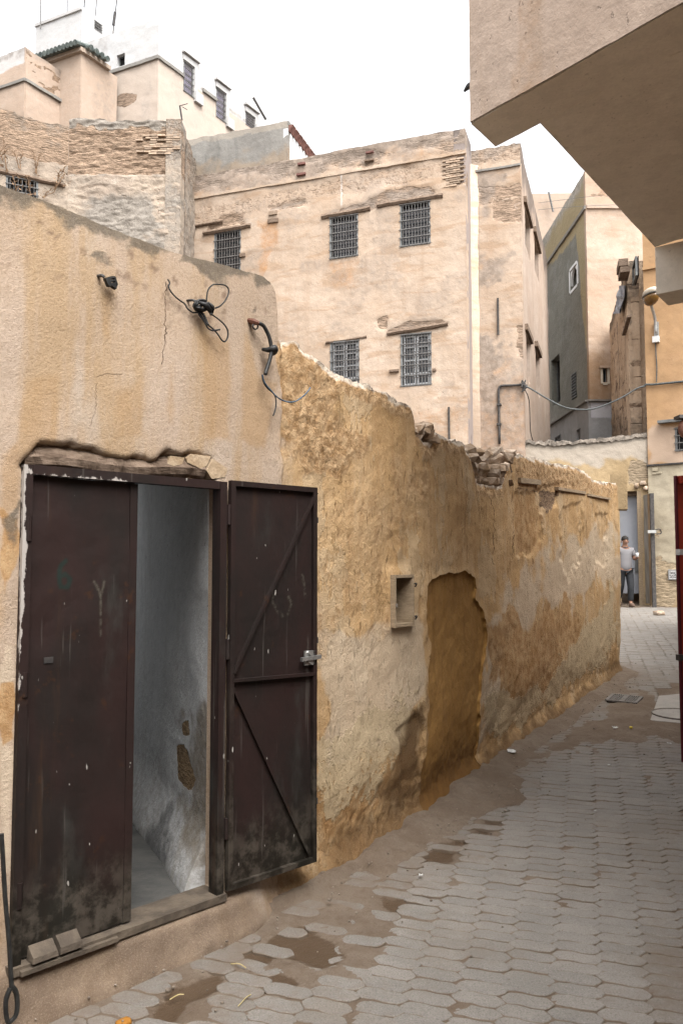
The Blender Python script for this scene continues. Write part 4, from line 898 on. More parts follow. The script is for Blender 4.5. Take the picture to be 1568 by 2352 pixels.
# room behind the door
ra = np.array(wp(s_jr + 0.004, 0, -0.10)); rd = np.array([-0.438, 0.9, 0]); rd /= np.linalg.norm(rd)
RW = Path([tuple(ra[:2] + rd[:2] * 3.2), tuple(ra[:2])])
def rdisp(P, S, Z): return 0.014 * fbm(P, 1.6, 2, 1) + 0.0016 * fbm(P, 14, 2, 2) + 0.0014 * fbm(P, 60, 2, 3) + 0.10 * sstep(0.35, 0.0, Z - DZ0 + 0.06)
def rattr(P, S, Z):
    u, v, _ = proj(P)
    return {'m1': np.maximum(patch(P, [(405, 1715), (425, 1705), (448, 1790), (440, 1820), (412, 1790)], 4, 4, 9, 4), patch(P, [(418, 1660), (430, 1655), (432, 1690), (420, 1690)], 4, 4, 9, 4)),
            'm4': np.maximum(0.45 * sstep(0.9, 0.0, Z - DZ0), 0.8 * patch(P, [(430, 1640), (495, 1600), (495, 2020), (420, 1950)], 26, 30, 4, 5) * 0.9), 'm2': 0.85 * patch(P, [(330, 1960), (400, 1850), (430, 1960), (420, 2000)], 25, 20, 5, 6)}
V, F, A, _, _ = panel(RW, 0, RW.len, DZ0 - .06, DZ1 + 0.5, 0.011, 0.011, disp=rdisp, attrf=rattr, thick=0.2)
mesh_obj('room_wall', V, F, M['room'], wall, A, smooth=True)
pl = wp(s_jl - 0.02, 0, -0.10)[:2]; pr = wp(s_jr + 0.25, 0, -0.10)[:2]; back = rd[:2] * 3.3
lw = np.array([-0.72, 0.69]) * 3.0
g = Geo(); gx = []
N_ = 26
for i in range(N_ + 1):
    for j in range(N_ + 1):
        s, t = i / N_, j / N_; p = (pl * (1 - s) + pr * s) * (1 - t) + ((pl + lw) * (1 - s) + (pr + back) * s) * t; gx.append((p[0], p[1], DZ0 - 0.03))
gx = np.array(gx); gx[:, 2] += 0.012 * fbm(gx, 4, 3, 2); idg = np.arange((N_ + 1) ** 2).reshape(N_ + 1, N_ + 1)
FF = np.stack([idg[:-1, :-1], idg[1:, :-1], idg[1:, 1:], idg[:-1, 1:]], -1).reshape(-1, 4).tolist()
mesh_obj('room_floor', gx, FF, M['roomf'], wall, smooth=True)
Geo().slab([np.array([*pl, DZ1 + .35]), np.array([*pr, DZ1 + .35]), np.array([*(pr + back * .66), DZ1 + .35]), np.array([*(pl + lw * .66), DZ1 + .35])], (0, 0, 0.15)).obj('room_ceiling', M['timber'], wall)
Geo().slab([np.array([*pl, DZ0 - .06]), np.array([*(pl + lw), DZ0 - .06]), np.array([*(pl + lw), DZ1 + .35]), np.array([*pl, DZ1 + .35])], (-0.15, -0.1, 0)).obj('room_side', M['room'], wall)
Geo().slab([np.array([*(pl + lw), DZ0 - .06]), np.array([*(pr + back), DZ0 - .06]), np.array([*(pr + back), DZ1 + .35]), np.array([*(pl + lw), DZ1 + .35])], (-0.05, 0.15, 0)).obj('room_back', M['room'], wall)
# concrete sill under the leaves
g = Geo().bar(wp(s_jl - .01, DZ0 - 0.012, -0.03), wp(s_jr + .01, DZ0 - 0.012, -0.03), 0.15, 0.03); g.obj('sill', M['sill'], wall)
# lintel log and stones showing above the door
a, b = WALL.hit(60, 1066), WALL.hit(478, 1096)
g = Geo(); n_ = 60
pts = [wp(a[0] + (b[0] - a[0]) * t, a[1] + (b[1] - a[1]) * t + 0.030 + 0.008 * math.sin(9 * t), -0.058) for t in np.linspace(0, 1, n_)]
g.tube(pts, 0.050, 10, 1); g.V = (np.array(g.V) + (0.012 * fbm(np.array(g.V), 16, 3, 2))[:, None] * nJ).tolist(); g.obj('lintel_log', M['timber'], wall)
def stone_on_wall(u, v, w, h, name='stone', mat='stone', o=0.0, seed=1, dep=0.05, tilt=0.0, flat=False):
    q = WALL.hit(u, v); d_, n_ = WALL.dirn(q[0]); V, F = rock((0, 0, 0), 1.0, seed, (1, 1, .9), .5, 1 if flat else 2)
    V = np.stack([V[:, 0] * math.cos(tilt) - V[:, 2] * math.sin(tilt), V[:, 1], V[:, 0] * math.sin(tilt) + V[:, 2] * math.cos(tilt)], 1)
    V = np.asarray(wp(q[0], q[1], o)) + V[:, :1] * d_ * w + V[:, 1:2] * n_ * dep + V[:, 2:3] * np.array([0, 0, 1.0]) * h
    return mesh_obj(name, V, F, M[mat], wall, smooth=not flat)
def plate(poly, o, th):
    P_ = []
    for (u, v) in poly:
        q = WALL.hit(u, v); P_.append(np.asarray(wp(q[0], q[1], o)))
    Geo().slab(P_, -nJ * th).obj('plaster_plate', M['plasterbit'], wall)
plate([(105, 1048), (118, 1038), (150, 1042), (148, 1054), (120, 1054)], -.022, .02)
plate([(388, 1064), (396, 1046), (428, 1050), (422, 1066), (402, 1070)], -.012, .03); plate([(430, 1052), (440, 1042), (486, 1048), (476, 1070), (462, 1076), (432, 1062)], -.004, .04); plate([(474, 1080), (488, 1054), (522, 1076), (516, 1096), (486, 1100)], .002, .05)

# niche: worn wooden box frame let into the wall
nc = (NICHE[0] + NICHE[1]) / 2; dN, nN = WALL.dirn(nc)
nf = None
g = Geo(); t_ = 0.018
for (q0, z0_, q1, z1_) in ((NICHE[0] + t_ / 2, NICHE[2], NICHE[0] + t_ / 2, NICHE[3]), (NICHE[1] - t_ / 2, NICHE[2], NICHE[1] - t_ / 2, NICHE[3])): g.bar(wp(q0, z0_, -.055), wp(q1, z1_, -.055), 0.15, t_, dN)
for z_ in (NICHE[2] + t_ / 2, NICHE[3] - t_ / 2): g.bar(wp(NICHE[0] + t_, z_, -.055), wp(NICHE[1] - t_, z_, -.055), 0.15, t_)
nf = g.obj('niche_box', M['pale_timber'], wall)
Geo().box(wp(nc, (NICHE[2] + NICHE[3]) / 2, -.150), dN * (NICHE[1] - NICHE[0]) / 2, nN * 0.008, (0, 0, (NICHE[3] - NICHE[2]) / 2)).obj('back_board', M['pale_timber'], nf)
for z_ in (0.82, 0.18):
    zz = NICHE[2] + (NICHE[3] - NICHE[2]) * z_; Geo().tube([wp(NICHE[1] - .012, zz, .03), wp(NICHE[1] + .006, zz, .032), wp(NICHE[1] + .01, zz - .02, .02)], 0.005, 6, 3).obj('hinge', M['iron'], nf)
zz = NICHE[2] + (NICHE[3] - NICHE[2]) * 0.42; Geo().box(wp(NICHE[0] + .012, zz, .026), dN * .006, nN * .004, (0, 0, .010)).obj('catch', M['zinc'], nf)

# loose stones of the broken top, each one its own piece
rs = np.random.RandomState(11)
STN = []
for (u0, u1, vt, vb, n_) in ((1094, 1184, 1030, 1112, 30), (962, 1016, 972, 1014, 12)):
    for k in range(n_):
        t = (k % 6 + rs.uniform(.1, .9)) / 6; r = (k // 6 + rs.uniform(.2, .8)) / max(1, n_ // 6)
        STN.append((u0 + (u1 - u0) * t, vt + (vb - vt) * r, rs.uniform(14, 30), rs.uniform(11, 20)))
for k, (u_, v_, w_, h_) in enumerate(STN):
    q = WALL.hit(u_, v_); px = proj(np.asarray(wp(q[0], q[1])))[2] / FPX
    deep = rs.uniform(.05, .13)
    stone_on_wall(u_, v_, w_ * px * 0.55, h_ * px * 0.85, o=-deep, seed=20 + k, dep=0.08, tilt=rs.uniform(-.7, .7), flat=True)
# backing of the gap so that the stones sit on rubble
for (uu0, uu1, v0_) in ((1088, 1182, 1046), (958, 1040, 985)):
    a, b = WALL.hit(uu0, v0_), WALL.hit(uu1, v0_); g = Geo(); V, F = [], []
    q = np.linspace(a[0], b[0], 30); zz = np.linspace(-.35, 0.02, 14); QQ, ZZ = np.meshgrid(q, zz, indexing='ij')
    P = WALL.P(QQ.ravel(), a[1] + ZZ.ravel(), -0.13); P = P + (0.05 * fbm(P, 9, 3, 5))[:, None] * np.array([0.5, -0.85, 0.2]); idr = np.arange(30 * 14).reshape(30, 14)
    FF = np.stack([idr[:-1, :-1], idr[1:, :-1], idr[1:, 1:], idr[:-1, 1:]], -1).reshape(-1, 4).tolist()
    mesh_obj('rubble_core', P, FF, M['stone'], wall, smooth=True)
# old timbers buried in the wall head
for (p_, q_, w_) in (((1196, 1103), (1242, 1108), 12), ((1282, 1122), (1345, 1132), 7), ((1350, 1136), (1402, 1146), 5)):
    a, b = WALL.hit(*p_), WALL.hit(*q_); px = proj(np.asarray(wp(a[0], a[1])))[2] / FPX
    Geo().bar(wp(a[0], a[1], -.03), wp(b[0], b[1], -.03), 0.06, w_ * px).obj('timber', M['pale_timber'], wall)
# wall stub behind the far end
a = ptY(1404, 1082, 10.75)
g = Geo().box((a[0] + .1, 10.78, 2.72), (0.10, -0.02, 0), (0.05, 0.16, 0), (0, 0, .24)); st = g.obj('wall_stub', M['L'], wall)

# ---------------------------------------------------------------- houses
def rng4(path, quad, o=0.0):
    """opening from its four photographed corners tl, tr, br, bl"""
    h = [path.hit(u, v, o) for u, v in quad]
    s0, s1 = (h[0][0] + h[3][0]) / 2, (h[1][0] + h[2][0]) / 2; z1, z0 = (h[0][1] + h[1][1]) / 2, (h[2][1] + h[3][1]) / 2
    return min(s0, s1), max(s0, s1), min(z0, z1), max(z0, z1)
def window(path, r, house, style='grille', dep=0.16, nv=9, pane='glass', label=None):
    s0, s1, z0, z1 = r; d, n = path.dirn((s0 + s1) / 2); c = (s0 + s1) / 2; wv, hv = s1 - s0, z1 - z0
    P = lambda q, z, o=0.0: np.asarray(path.P(np.float64(q), z, o))
    t = 0.05 if wv > 0.5 else 0.03
    g = Geo(); fo = -dep + 0.07 if style == 'slit' else -0.02
    for q in (s0 + t / 2, s1 - t / 2): g.bar(P(q, z0 + .002, fo), P(q, z1 - .002, fo), 0.05, t, d)
    for z in (z0 + t / 2, z1 - t / 2): g.bar(P(s0 + t, z, fo), P(s1 - t, z, fo), 0.05, t)
    fr = g.obj('window', M['wframe'], house)
    if label: fr['label'] = label
    Geo().box(P(c, (z0 + z1) / 2, -dep + .02), d * wv * .5, n * 0.01, (0, 0, hv / 2)).obj('pane', M[pane], fr)
    if style == 'slit':
        return fr
    if style in ('casement', 'grille'):
        o = -0.075; g = Geo()
        if style == 'casement':
            for q in (s0 + .085, c - .035, c + .035, s1 - .085): g.bar(P(q, z0 + .06, o), P(q, z1 - .06, o), 0.03, 0.045, d)
            for k in range(1, 4):
                z = z0 + hv * k / 4
                for q0, q1 in ((s0 + .11, c - .06), (c + .06, s1 - .11)): g.bar(P(q0, z, o), P(q1, z, o), 0.03, 0.035)
            for z in (z0 + .075, z1 - .075):
                for q0, q1 in ((s0 + .11, c - .06), (c + .06, s1 - .11)): g.bar(P(q0, z, o), P(q1, z, o), 0.03, 0.04)
            g.obj('casement', M['wwhite'], fr)
    # wrought-iron grille: light bars, dark scrolled bands
    o = 0.012; g = Geo(); bands = [0.02, .205, .40, .60, .80, .98] if style != 'open' else [0.05, .35, .65, .95]
    for k in range(nv):
        q = s0 + t + (wv - 2 * t) * (k + .5) / nv; g.bar(P(q, z0 + .02, o), P(q, z1 - .02, o), 0.014, 0.014, d)
    for f in bands: g.bar(P(s0 - .02, z0 + hv * f, o + .015), P(s1 + .02, z0 + hv * f, o + .015), 0.012, 0.022)
    gr = g.obj('grille', M['grille'], fr)
    if style != 'open':
        g = Geo()
        for f in bands[1:-1]:
            zc = z0 + hv * f
            for k in range(nv):
                q = s0 + t + (wv - 2 * t) * (k + 1.0) / nv
                if q > s1 - t: continue
                rr = min(wv / nv * 0.42, 0.05)
                for sg in (-1, 1):
                    pts = [P(q + rr * math.cos(a), zc + sg * rr * 1.05 + rr * math.sin(a), o) for a in np.linspace(0, 2 * math.pi, 7)]
                    g.tube(pts, 0.009, 3, 1, cap=False)
        tag(g.obj('scrollwork', M['grilled'], fr), kind='stuff')
    return fr
def lintel(path, p, q, hpx, house, out=0.05, mat='timber', name='lintel'):
    a, b = path.hit(*p), path.hit(*q); P = lambda s, z, o: np.asarray(path.P(np.float64(s), z, o))
    px = proj(P(a[0], a[1], 0))[2] / FPX; n = 14; g = Geo()
    T = np.linspace(0, 1, n); zz = a[1] + (b[1] - a[1]) * T
    pts = [P(a[0] + (b[0] - a[0]) * t, z, out * 0.3) for t, z in zip(T, zz)]
    g.tube(pts, hpx * px * 0.62, 6, 1); g.V = (np.array(g.V) + (0.018 * fbm(np.array(g.V), 5, 2, p[0]))[:, None] * np.array([0.3, -0.3, 0.9])).tolist()
    return g.obj(name, M[mat], house)
def strip(path, s0, s1, z, h, out, house, mat, name='cornice', seg=0.25, rag=0.012):
    """moulding run along a wall, slightly uneven"""
    q = np.arange(s0, s1 + seg, seg); q[-1] = s1; n = len(q)
    pr = [(-0.03, 0), (out, 0.004), (out, h), (-0.03, h + 0.02)]; V = []; F = []
    for i in range(n):
        for (o, dz) in pr: V.append(path.P(q[i], z + dz, o))
    V = np.array(V); V += (rag * fbm(V, 3, 2, z))[:, None] * np.array([0.3, -0.3, 1.0]); m = 4
    for i in range(n - 1):
        for k in range(m): F.append((i * m + k, (i + 1) * m + k, (i + 1) * m + (k + 1) % m, i * m + (k + 1) % m))
    F += [(0, 1, 2, 3), tuple((n - 1) * m + k for k in (3, 2, 1, 0))]
    return mesh_obj(name, V, F, M[mat], house)
def disp_std(a=0.02, b=0.006, sc=1.0, seed=0):
    return lambda P, S, Z: a * fbm(P, 0.7 * sc, 3, seed) + b * fbm(P, 5 * sc, 3, seed + 1)

# ---- A: peach three-storey house in the middle
K1 = np.array([3.20, 20.0]); dA = np.array([0.945, -0.327]); dA /= np.hypot(*dA); bA = np.array([-dA[1], dA[0]])
K1b = K1 + bA * 0.88; K2 = K1b + dA * 1.30; AL = K1 - dA * 8.6; K3 = K2 + bA * 8.6
FA, FA1, FA2, FA3 = Path([AL, K1]), Path([K1, K1b]), Path([K1b, K2]), Path([K2, K3])
hA = thing('house', 'peach plastered house with rows of grilled windows, tallest in the middle', 'house', (*K1, 0.6))
ztA = FA.hit(1064, 294)[1]
winA = {'W1': [(492, 534), (553, 527), (553, 627), (492, 634)], 'W2': [(757, 499), (822, 490), (822, 588), (757, 596)], 'W3': [(918, 469), (988, 460), (988, 558), (918, 570)],
        'W4': [(758, 786), (825, 779), (825, 893), (758, 900)], 'W5': [(920, 768), (990, 761), (990, 884), (920, 890)]}
RA = {k: rng4(FA, q) for k, q in winA.items()}
def attrA(P, S, Z):
    u, v, _ = proj(P); s_c = FA.hit(1075, 352)
    par = sstep(-0.10, 0.35, Z - s_c[1])
    m1 = np.maximum.reduce([par * (0.55 + 0.8 * fbm(P, (1, 1, 3), 3, 2)), patch(P, [(742, 490), (790, 476), (835, 470), (870, 445), (930, 430), (985, 428), (1004, 446), (890, 470), (850, 482)], 4, 4, 3, 3),
        patch(P, [(863, 735), (890, 723), (886, 754), (868, 758)], 3, 3, 3, 4), patch(P, [(888, 760), (940, 738), (1015, 735), (1026, 745), (890, 768)], 3, 3, 3, 5), patch(P, [(1048, 358), (1080, 350), (1082, 422), (1045, 424)], 4, 5, 3, 6),
        patch(P, [(500, 500), (560, 490), (560, 514), (480, 525)], 4, 6, 3, 7), patch(P, [(616, 476), (700, 455), (700, 470), (620, 486)], 3, 4, 3, 8), 0.45 * patch(P, [(430, 480), (700, 420), (1040, 350), (1040, 400), (900, 430), (700, 470), (430, 530)], 10, 14, 1.5, 9)])
    m2 = np.maximum.reduce([1.0 * sstep(0.75, 0.1, ztA - Z + 0.35 * fbm(P, (2, 2, .8), 3, 10)), par * (0.52 + 0.5 * fbm(P, (2.2, 2.2, .7), 3, 31)), 0.75 * patch(P, [(430, 400), (740, 350), (740, 410), (430, 460)], 18, 20, 2, 11), 0.5 * sstep(.25, 0, np.abs(Z - s_c[1] + .12)) * sstep(-.3, .3, fbm(P, (1.2, 1.2, .4), 3, 12)),
        0.75 * patch(P, [(880, 440), (985, 430), (1000, 446), (890, 466)], 3, 4, 3, 13), 0.7 * patch(P, [(618, 478), (700, 458), (700, 466), (620, 484)], 3, 3, 3, 14), 0.75 * patch(P, [(745, 490), (870, 450), (860, 476), (800, 484)], 3, 4, 3, 14), 0.5 * sstep(22, 0, u - 430) ])
    m2 = np.maximum(m2, 0.42 * sstep(-.1, .5, fbm(P, (.8, .8, 1.1), 4, 41)))
    m4 = np.maximum.reduce([0.55 * patch(P, [(590, 508), (640, 500), (640, 560), (612, 620), (600, 660), (598, 560)], 8, 12, 2, 15), 0.42 * patch(P, [(760, 598), (822, 590), (815, 660), (765, 660)], 10, 10, 3, 16), 0.35 * patch(P, [(640, 1010), (1080, 900), (1080, 1020)], 50, 40, 1, 17), 0.35 * patch(P, [(430, 400), (740, 352), (1070, 300), (1070, 345), (430, 455)], 10, 10, 3, 18)])
    m3 = np.maximum.reduce([0.9 * sstep(1.8, 0.8, np.minimum(np.abs(u - 785), np.abs(u - 792))) * sstep(398, 402, v) * sstep(482, 470, v), 0.3 * patch(P, [(560, 500), (592, 500), (592, 520), (560, 522)], 4, 5, 3, 19)])
    return {'m1': m1, 'm2': m2, 'm3': m3, 'm4': m4}
def dispA(P, S, Z):
    A = attrA(P, S, Z); return 0.022 * fbm(P, 0.8, 3, 1) + 0.006 * fbm(P, 5, 3, 2) - A['m1'] * (0.03 + 0.02 * fbm(P, (3, 3, 12), 3, 3))
topA = lambda q: ztA + 0.035 * fbm(np.stack([q, q * 0, q * 0], -1), 1.3, 3, 1)
core = ([tuple(AL - dA * 0 + bA * .5), tuple(K1 - dA * .4 + bA * .5), tuple(K2 - dA * .45 + bA * .45), tuple(K3 - dA * .45), tuple(AL + bA * 6)], 0.0, ztA - 0.6)
V, F, A, _, _ = panel(FA, 0, FA.len, 0.3, topA, 0.065, 0.06, holes=[r + (.16,) for r in RA.values()], disp=dispA, attrf=attrA, thick=0.35, core=core)
mesh_obj('wall', V, F, M['A'], hA, A, smooth=True)
for k, r in RA.items(): window(FA, r, hA, 'casement' if k in ('W4', 'W5') else 'grille')
for p, q, h in (((468, 537), (577, 518), 9), ((739, 499), (850, 479), 9), ((866, 473), (1017, 449), 9), ((889, 767), (1028, 744), 8), ((748, 788), (766, 785), 5), ((795, 781), (842, 774), 5)): lintel(FA, p, q, h, hA)
lintel(FA, (432, 522), (512, 508), 5, hA, mat='timber')
s_c = FA.hit(1075, 352); strip(FA, 0, FA.len + .02, s_c[1], 0.05, 0.03, hA, 'A')
def bit(path, u, v, w, h, out, house, mat, name):
    q = path.hit(u, v); d, n = path.dirn(q[0]); px = proj(np.asarray(path.P(np.float64(q[0]), q[1], 0)))[2] / FPX
    return Geo().box(np.asarray(path.P(np.float64(q[0]), q[1], out / 2 - .01)), d * w * px / 2, n * (out / 2 + .01), (0, 0, h * px / 2)).obj(name, M[mat], house)
for (u, v, w, h, m_) in ((628, 490, 20, 9, 'brick'), (628, 508, 26, 9, 'timber'), (693, 377, 18, 5, 'browntile'), (692, 401, 22, 5, 'browntile'), (849, 351, 18, 4, 'browntile'), (848, 369, 22, 4, 'timber'), (558, 587, 14, 8, 'timber'), (905, 852, 22, 5, 'timber'), (997, 850, 8, 5, 'timber')): bit(FA, u, v, w, h, .06, hA, m_, 'beam_end')
# worn brick corner under the cornice
rs = np.random.RandomState(4); zt_, zb_ = FA.hit(1066, 362)[1], FA.hit(1066, 424)[1]
z = zb_; row = 0
while z < zt_:
    q = FA.len - 0.03 - (0.10 if row % 2 else 0)
    while q > FA.len - 0.42:
        L_ = 0.19; d, n = FA.dirn(q); 
        if rs.rand() < 0.85: Geo().box(np.asarray(FA.P(q - L_ / 2, z + .02, -0.012 + rs.uniform(-.010, .010))), d * (L_ / 2 - .006), n * .03, (0, 0, .019)).obj('brick', M['brick'], hA)
        q -= L_
    z += 0.058; row += 1
# return, second face and the long side
def attrA1(P, S, Z):
    u, v, _ = proj(P); return {'m2': np.maximum(0.8 * sstep(0.9, 0.0, ztA - Z + .3 * fbm(P, 2, 3, 1)), 0.6 * sstep(.25, .75, fbm(P, (3, 3, 1.2), 3, 2)) * sstep(820, 1000, v)), 'm1': 0 * u, 'm3': 1.0 + 0 * u, 'm4': 0 * u}
V, F, A, _, _ = panel(FA1, 0.03, FA1.len, 0.3, ztA, 0.08, 0.08, disp=disp_std(.008, .003), attrf=attrA1); mesh_obj('wall', V, F, M['A1'], hA, A, smooth=True)
ztA2 = FA2.hit(1150, 335)[1]
def attrA2(P, S, Z):
    u, v, _ = proj(P); zc = FA2.hit(1150, 388)[1]
    disc = sstep(3, -3, np.hypot(u - 1151, (v - 676)) - 27)
    return {'m1': np.maximum.reduce([patch(P, [(1130, 462), (1200, 455), (1203, 508), (1132, 508)], 4, 5, 3, 1), 0.5 * sstep(0, .3, Z - zc), 0.7 * patch(P, [(1095, 428), (1200, 420), (1200, 450), (1095, 470)], 6, 10, 3, 2), 0.8 * patch(P, [(1190, 560 + 190), (1204, 745), (1204, 830), (1180, 800)], 5, 8, 3, 3)]),
            'm2': np.maximum.reduce([0.7 * sstep(.5, 0, ztA2 - Z + .3 * fbm(P, 2, 3, 3)), 0.62 * sstep(690, 900, v + 80 * fbm(P, 1.2, 3, 4)), 0.85 * patch(P, [(1096, 770), (1150, 770), (1160, 900), (1100, 1010), (1096, 900)], 14, 26, 2.5, 5), 0.75 * patch(P, [(1096, 590), (1180, 580), (1150, 650), (1096, 660)], 14, 18, 2.5, 6), 0.7 * patch(P, [(1096, 400), (1160, 400), (1120, 500), (1096, 500)], 10, 16, 2.5, 7), .55 * sstep(12, 0, u - 1096)]) * (1 - disc),
            'm3': 0 * disc, 'm4': 0.55 * sstep(780, 930, v + 60 * fbm(P, 1.5, 3, 8)) * (1 - disc)}
V, F, A, _, _ = panel(FA2, 0, FA2.len, 0.3, lambda q: ztA2 + .03 * fbm(np.stack([q, q, q], -1), 3, 2, 1), 0.05, 0.05, disp=lambda P, S, Z: 0.012 * fbm(P, 1, 3, 4) + .005 * fbm(P, 6, 3, 5) - attrA2(P, S, Z)['m1'] * (0.02 + .02 * fbm(P, (3, 3, 14), 3, 6)), attrf=attrA2)
mesh_obj('wall', V, F, M['A'], hA, A, smooth=True)
strip(FA2, 0, FA2.len, FA2.hit(1150, 388)[1], 0.06, 0.04, hA, 'R')
sideW = [[(1204, 480), (1216, 520), (1216, 590), (1205, 572)], [(1226, 545), (1236, 580), (1236, 640), (1227, 625)], [(1207, 772), (1216, 785), (1217, 880), (1208, 870)], [(1230, 808), (1237, 818), (1238, 912), (1231, 904)]]
RS = [rng4(FA3, q) for q in sideW]
def attrA3(P, S, Z):
    u, v, _ = proj(P); return {'m2': np.maximum.reduce([0.9 * sstep(1.3, 0.2, ztA2 - Z + .8 * fbm(P, (1, 1, .4), 3, 1)), 0.25 * sstep(800, 1000, v)]), 'm3': 0.5 * sstep(1235, 1262, u) * sstep(1000, 700, v), 'm1': 0 * u, 'm4': 0 * u}
V, F, A, _, _ = panel(FA3, 0.03, FA3.len, 0.3, ztA2, 0.12, 0.08, holes=[r + (.22,) for r in RS], disp=disp_std(.02, .004), attrf=attrA3); mesh_obj('wall', V, F, M['A2'], hA, A, smooth=True)
for r in RS:
    window(FA3, r, hA, 'slit', .22, pane='dark'); lz = r[3]
    Geo().box(np.asarray(FA3.P((r[0] + r[1]) / 2, lz + .12, .03)), np.append(bA, 0) * ((r[1] - r[0]) / 2 + .25), (0.05, -.02, 0), (0, 0, .08)).obj('lintel', M['timber'], hA)
# conduit and iron bars on the second face
def on(path, u, v, o=0.03):
    q = path.hit(u, v); return np.asarray(path.P(np.float64(q[0]), q[1], o))
cp = thing('conduit_pipe', 'black bent conduit pipe on the stained grey strip of the peach house', 'pipe', on(FA2, 1147, 1015))
Geo().tube([on(FA2, 1147, 1020, .05), on(FA2, 1146, 960, .05), on(FA2, 1145, 905, .05), on(FA2, 1146, 892, .05), on(FA2, 1152, 887, .05), on(FA2, 1175, 886, .05), on(FA2, 1198, 885, .06), on(FA2, 1203, 888, .10)], .032, 8, 3).obj('pipe', M['iron'], cp, smooth=True)
for v_ in (930, 975): bit(FA2, 1146, v_, 10, 4, .09, cp, 'iron', 'pipe_clip')
tag(Geo().tube([on(FA2, 1143, 686, .05), on(FA2, 1144, 770, .05)], .028, 6, 1).obj('iron_bar', M['iron']), 'black upright iron bar below the round plaster patch', 'iron bar', 'iron bars on the peach house')
tag(Geo().tube([on(FA, 1031, 936, .05), on(FA, 1032, 1010, .05)], .026, 6, 1).obj('iron_bar', M['iron']), 'short upright iron bar rising behind the crumbling wall top', 'iron bar', 'iron bars on the peach house')

# ---- grey rooftop room on the left of A
s0, s1 = FA.hit(428, 420)[0] - .2, FA.hit(660, 320)[0]; z0 = ztA - .3; zr_ = FA.hit(657, 275)[1]
rm = thing('rooftop_room', 'grey rendered rooftop room with white sheet side and brown tile trim', 'rooftop room', (*FA.P(np.float64(s1), z0)[:2], z0))
FR = Path([FA.P(np.float64(s0), 0, -.06)[:2], FA.P(np.float64(s1), 0, -.06)[:2]])
def attrR(P, S, Z): return {'m2': 0.75 * sstep(0.30, 0.12, zr_ - Z + .1 * fbm(P, 3, 3, 1)) * 0 + .5 * sstep(.1, .5, fbm(P, (1.5, 1.5, .5), 3, 2)), 'm4': 0.8 * sstep(.5, 1.1, zr_ - Z + .3 * fbm(P, 2, 3, 3)), 'm3': 0.9 * sstep(0.22, 0.14, zr_ - Z + .08 * fbm(P, 3, 3, 4)), 'm1': 0 * S}
V, F, A, _, _ = panel(FR, 0, FR.len, z0, lambda q: zr_ + .03 * fbm(np.stack([q, q, q], -1), 2, 2, 1), .08, .06, disp=disp_std(.02, .006), attrf=attrR, thick=.3, core=([tuple(FR.pts[0] + bA * .3), tuple(FR.pts[1] + bA * .3 - dA * .3), tuple(FR.pts[1] + bA * 7 - dA * .3), tuple(FR.pts[0] + bA * 7)], z0, zr_ - .25))
mesh_obj('wall', V, F, M['R'], rm, A, smooth=True)
FRs = Path([FR.pts[1], FR.pts[1] + bA * 7.2])
g = Geo(); nC = 60
for k in range(nC):
    q0, q1 = FRs.len * k / nC, FRs.len * (k + 1) / nC; V4 = []
    o = 0.02 if k % 2 else -0.005
    g.add([FRs.P(q0, z0 - .3, o), FRs.P(q1, z0 - .3, o), FRs.P(q1, zr_ - .22, o), FRs.P(q0, zr_ - .22, o), FRs.P(q0, z0 - .3, -.15), FRs.P(q1, z0 - .3, -.15), FRs.P(q1, zr_ - .22, -.15), FRs.P(q0, zr_ - .22, -.15)], [(0, 1, 2, 3), (0, 3, 7, 4), (1, 5, 6, 2), (3, 2, 6, 7)])
g.obj('sheet_side', M['corru'], rm)
strip(FRs, 0, FRs.len, zr_ - .12, .10, .02, rm, 'R', 'coping')
for k in range(26):
    q0 = FRs.len * (k + .08) / 26; q1 = FRs.len * (k + .92) / 26
    Geo().add([FRs.P(q0, zr_ - .30, .03), FRs.P(q1, zr_ - .33, .05), FRs.P(q1, zr_ - .12, .13), FRs.P(q0, zr_ - .12, .13), FRs.P(q0, zr_ - .30, -.02), FRs.P(q1, zr_ - .33, -.02), FRs.P(q1, zr_ - .12, -.02), FRs.P(q0, zr_ - .12, -.02)], [(0, 1, 2, 3), (0, 4, 5, 1), (1, 5, 6, 2), (2, 6, 7, 3), (3, 7, 4, 0)]).obj('tile', M['browntile'], rm)
pole = tag(Geo().tube([on(FR, 614, 279, .1), on(FR, 588, 243, .1) + np.array([0, -.3, 0])], .035, 6, 1).obj('leaning_pole', M['iron']), 'dark pole leaning up from the edge of the grey rooftop room', 'pole')
a = on(FA, 700, 368, .0); 

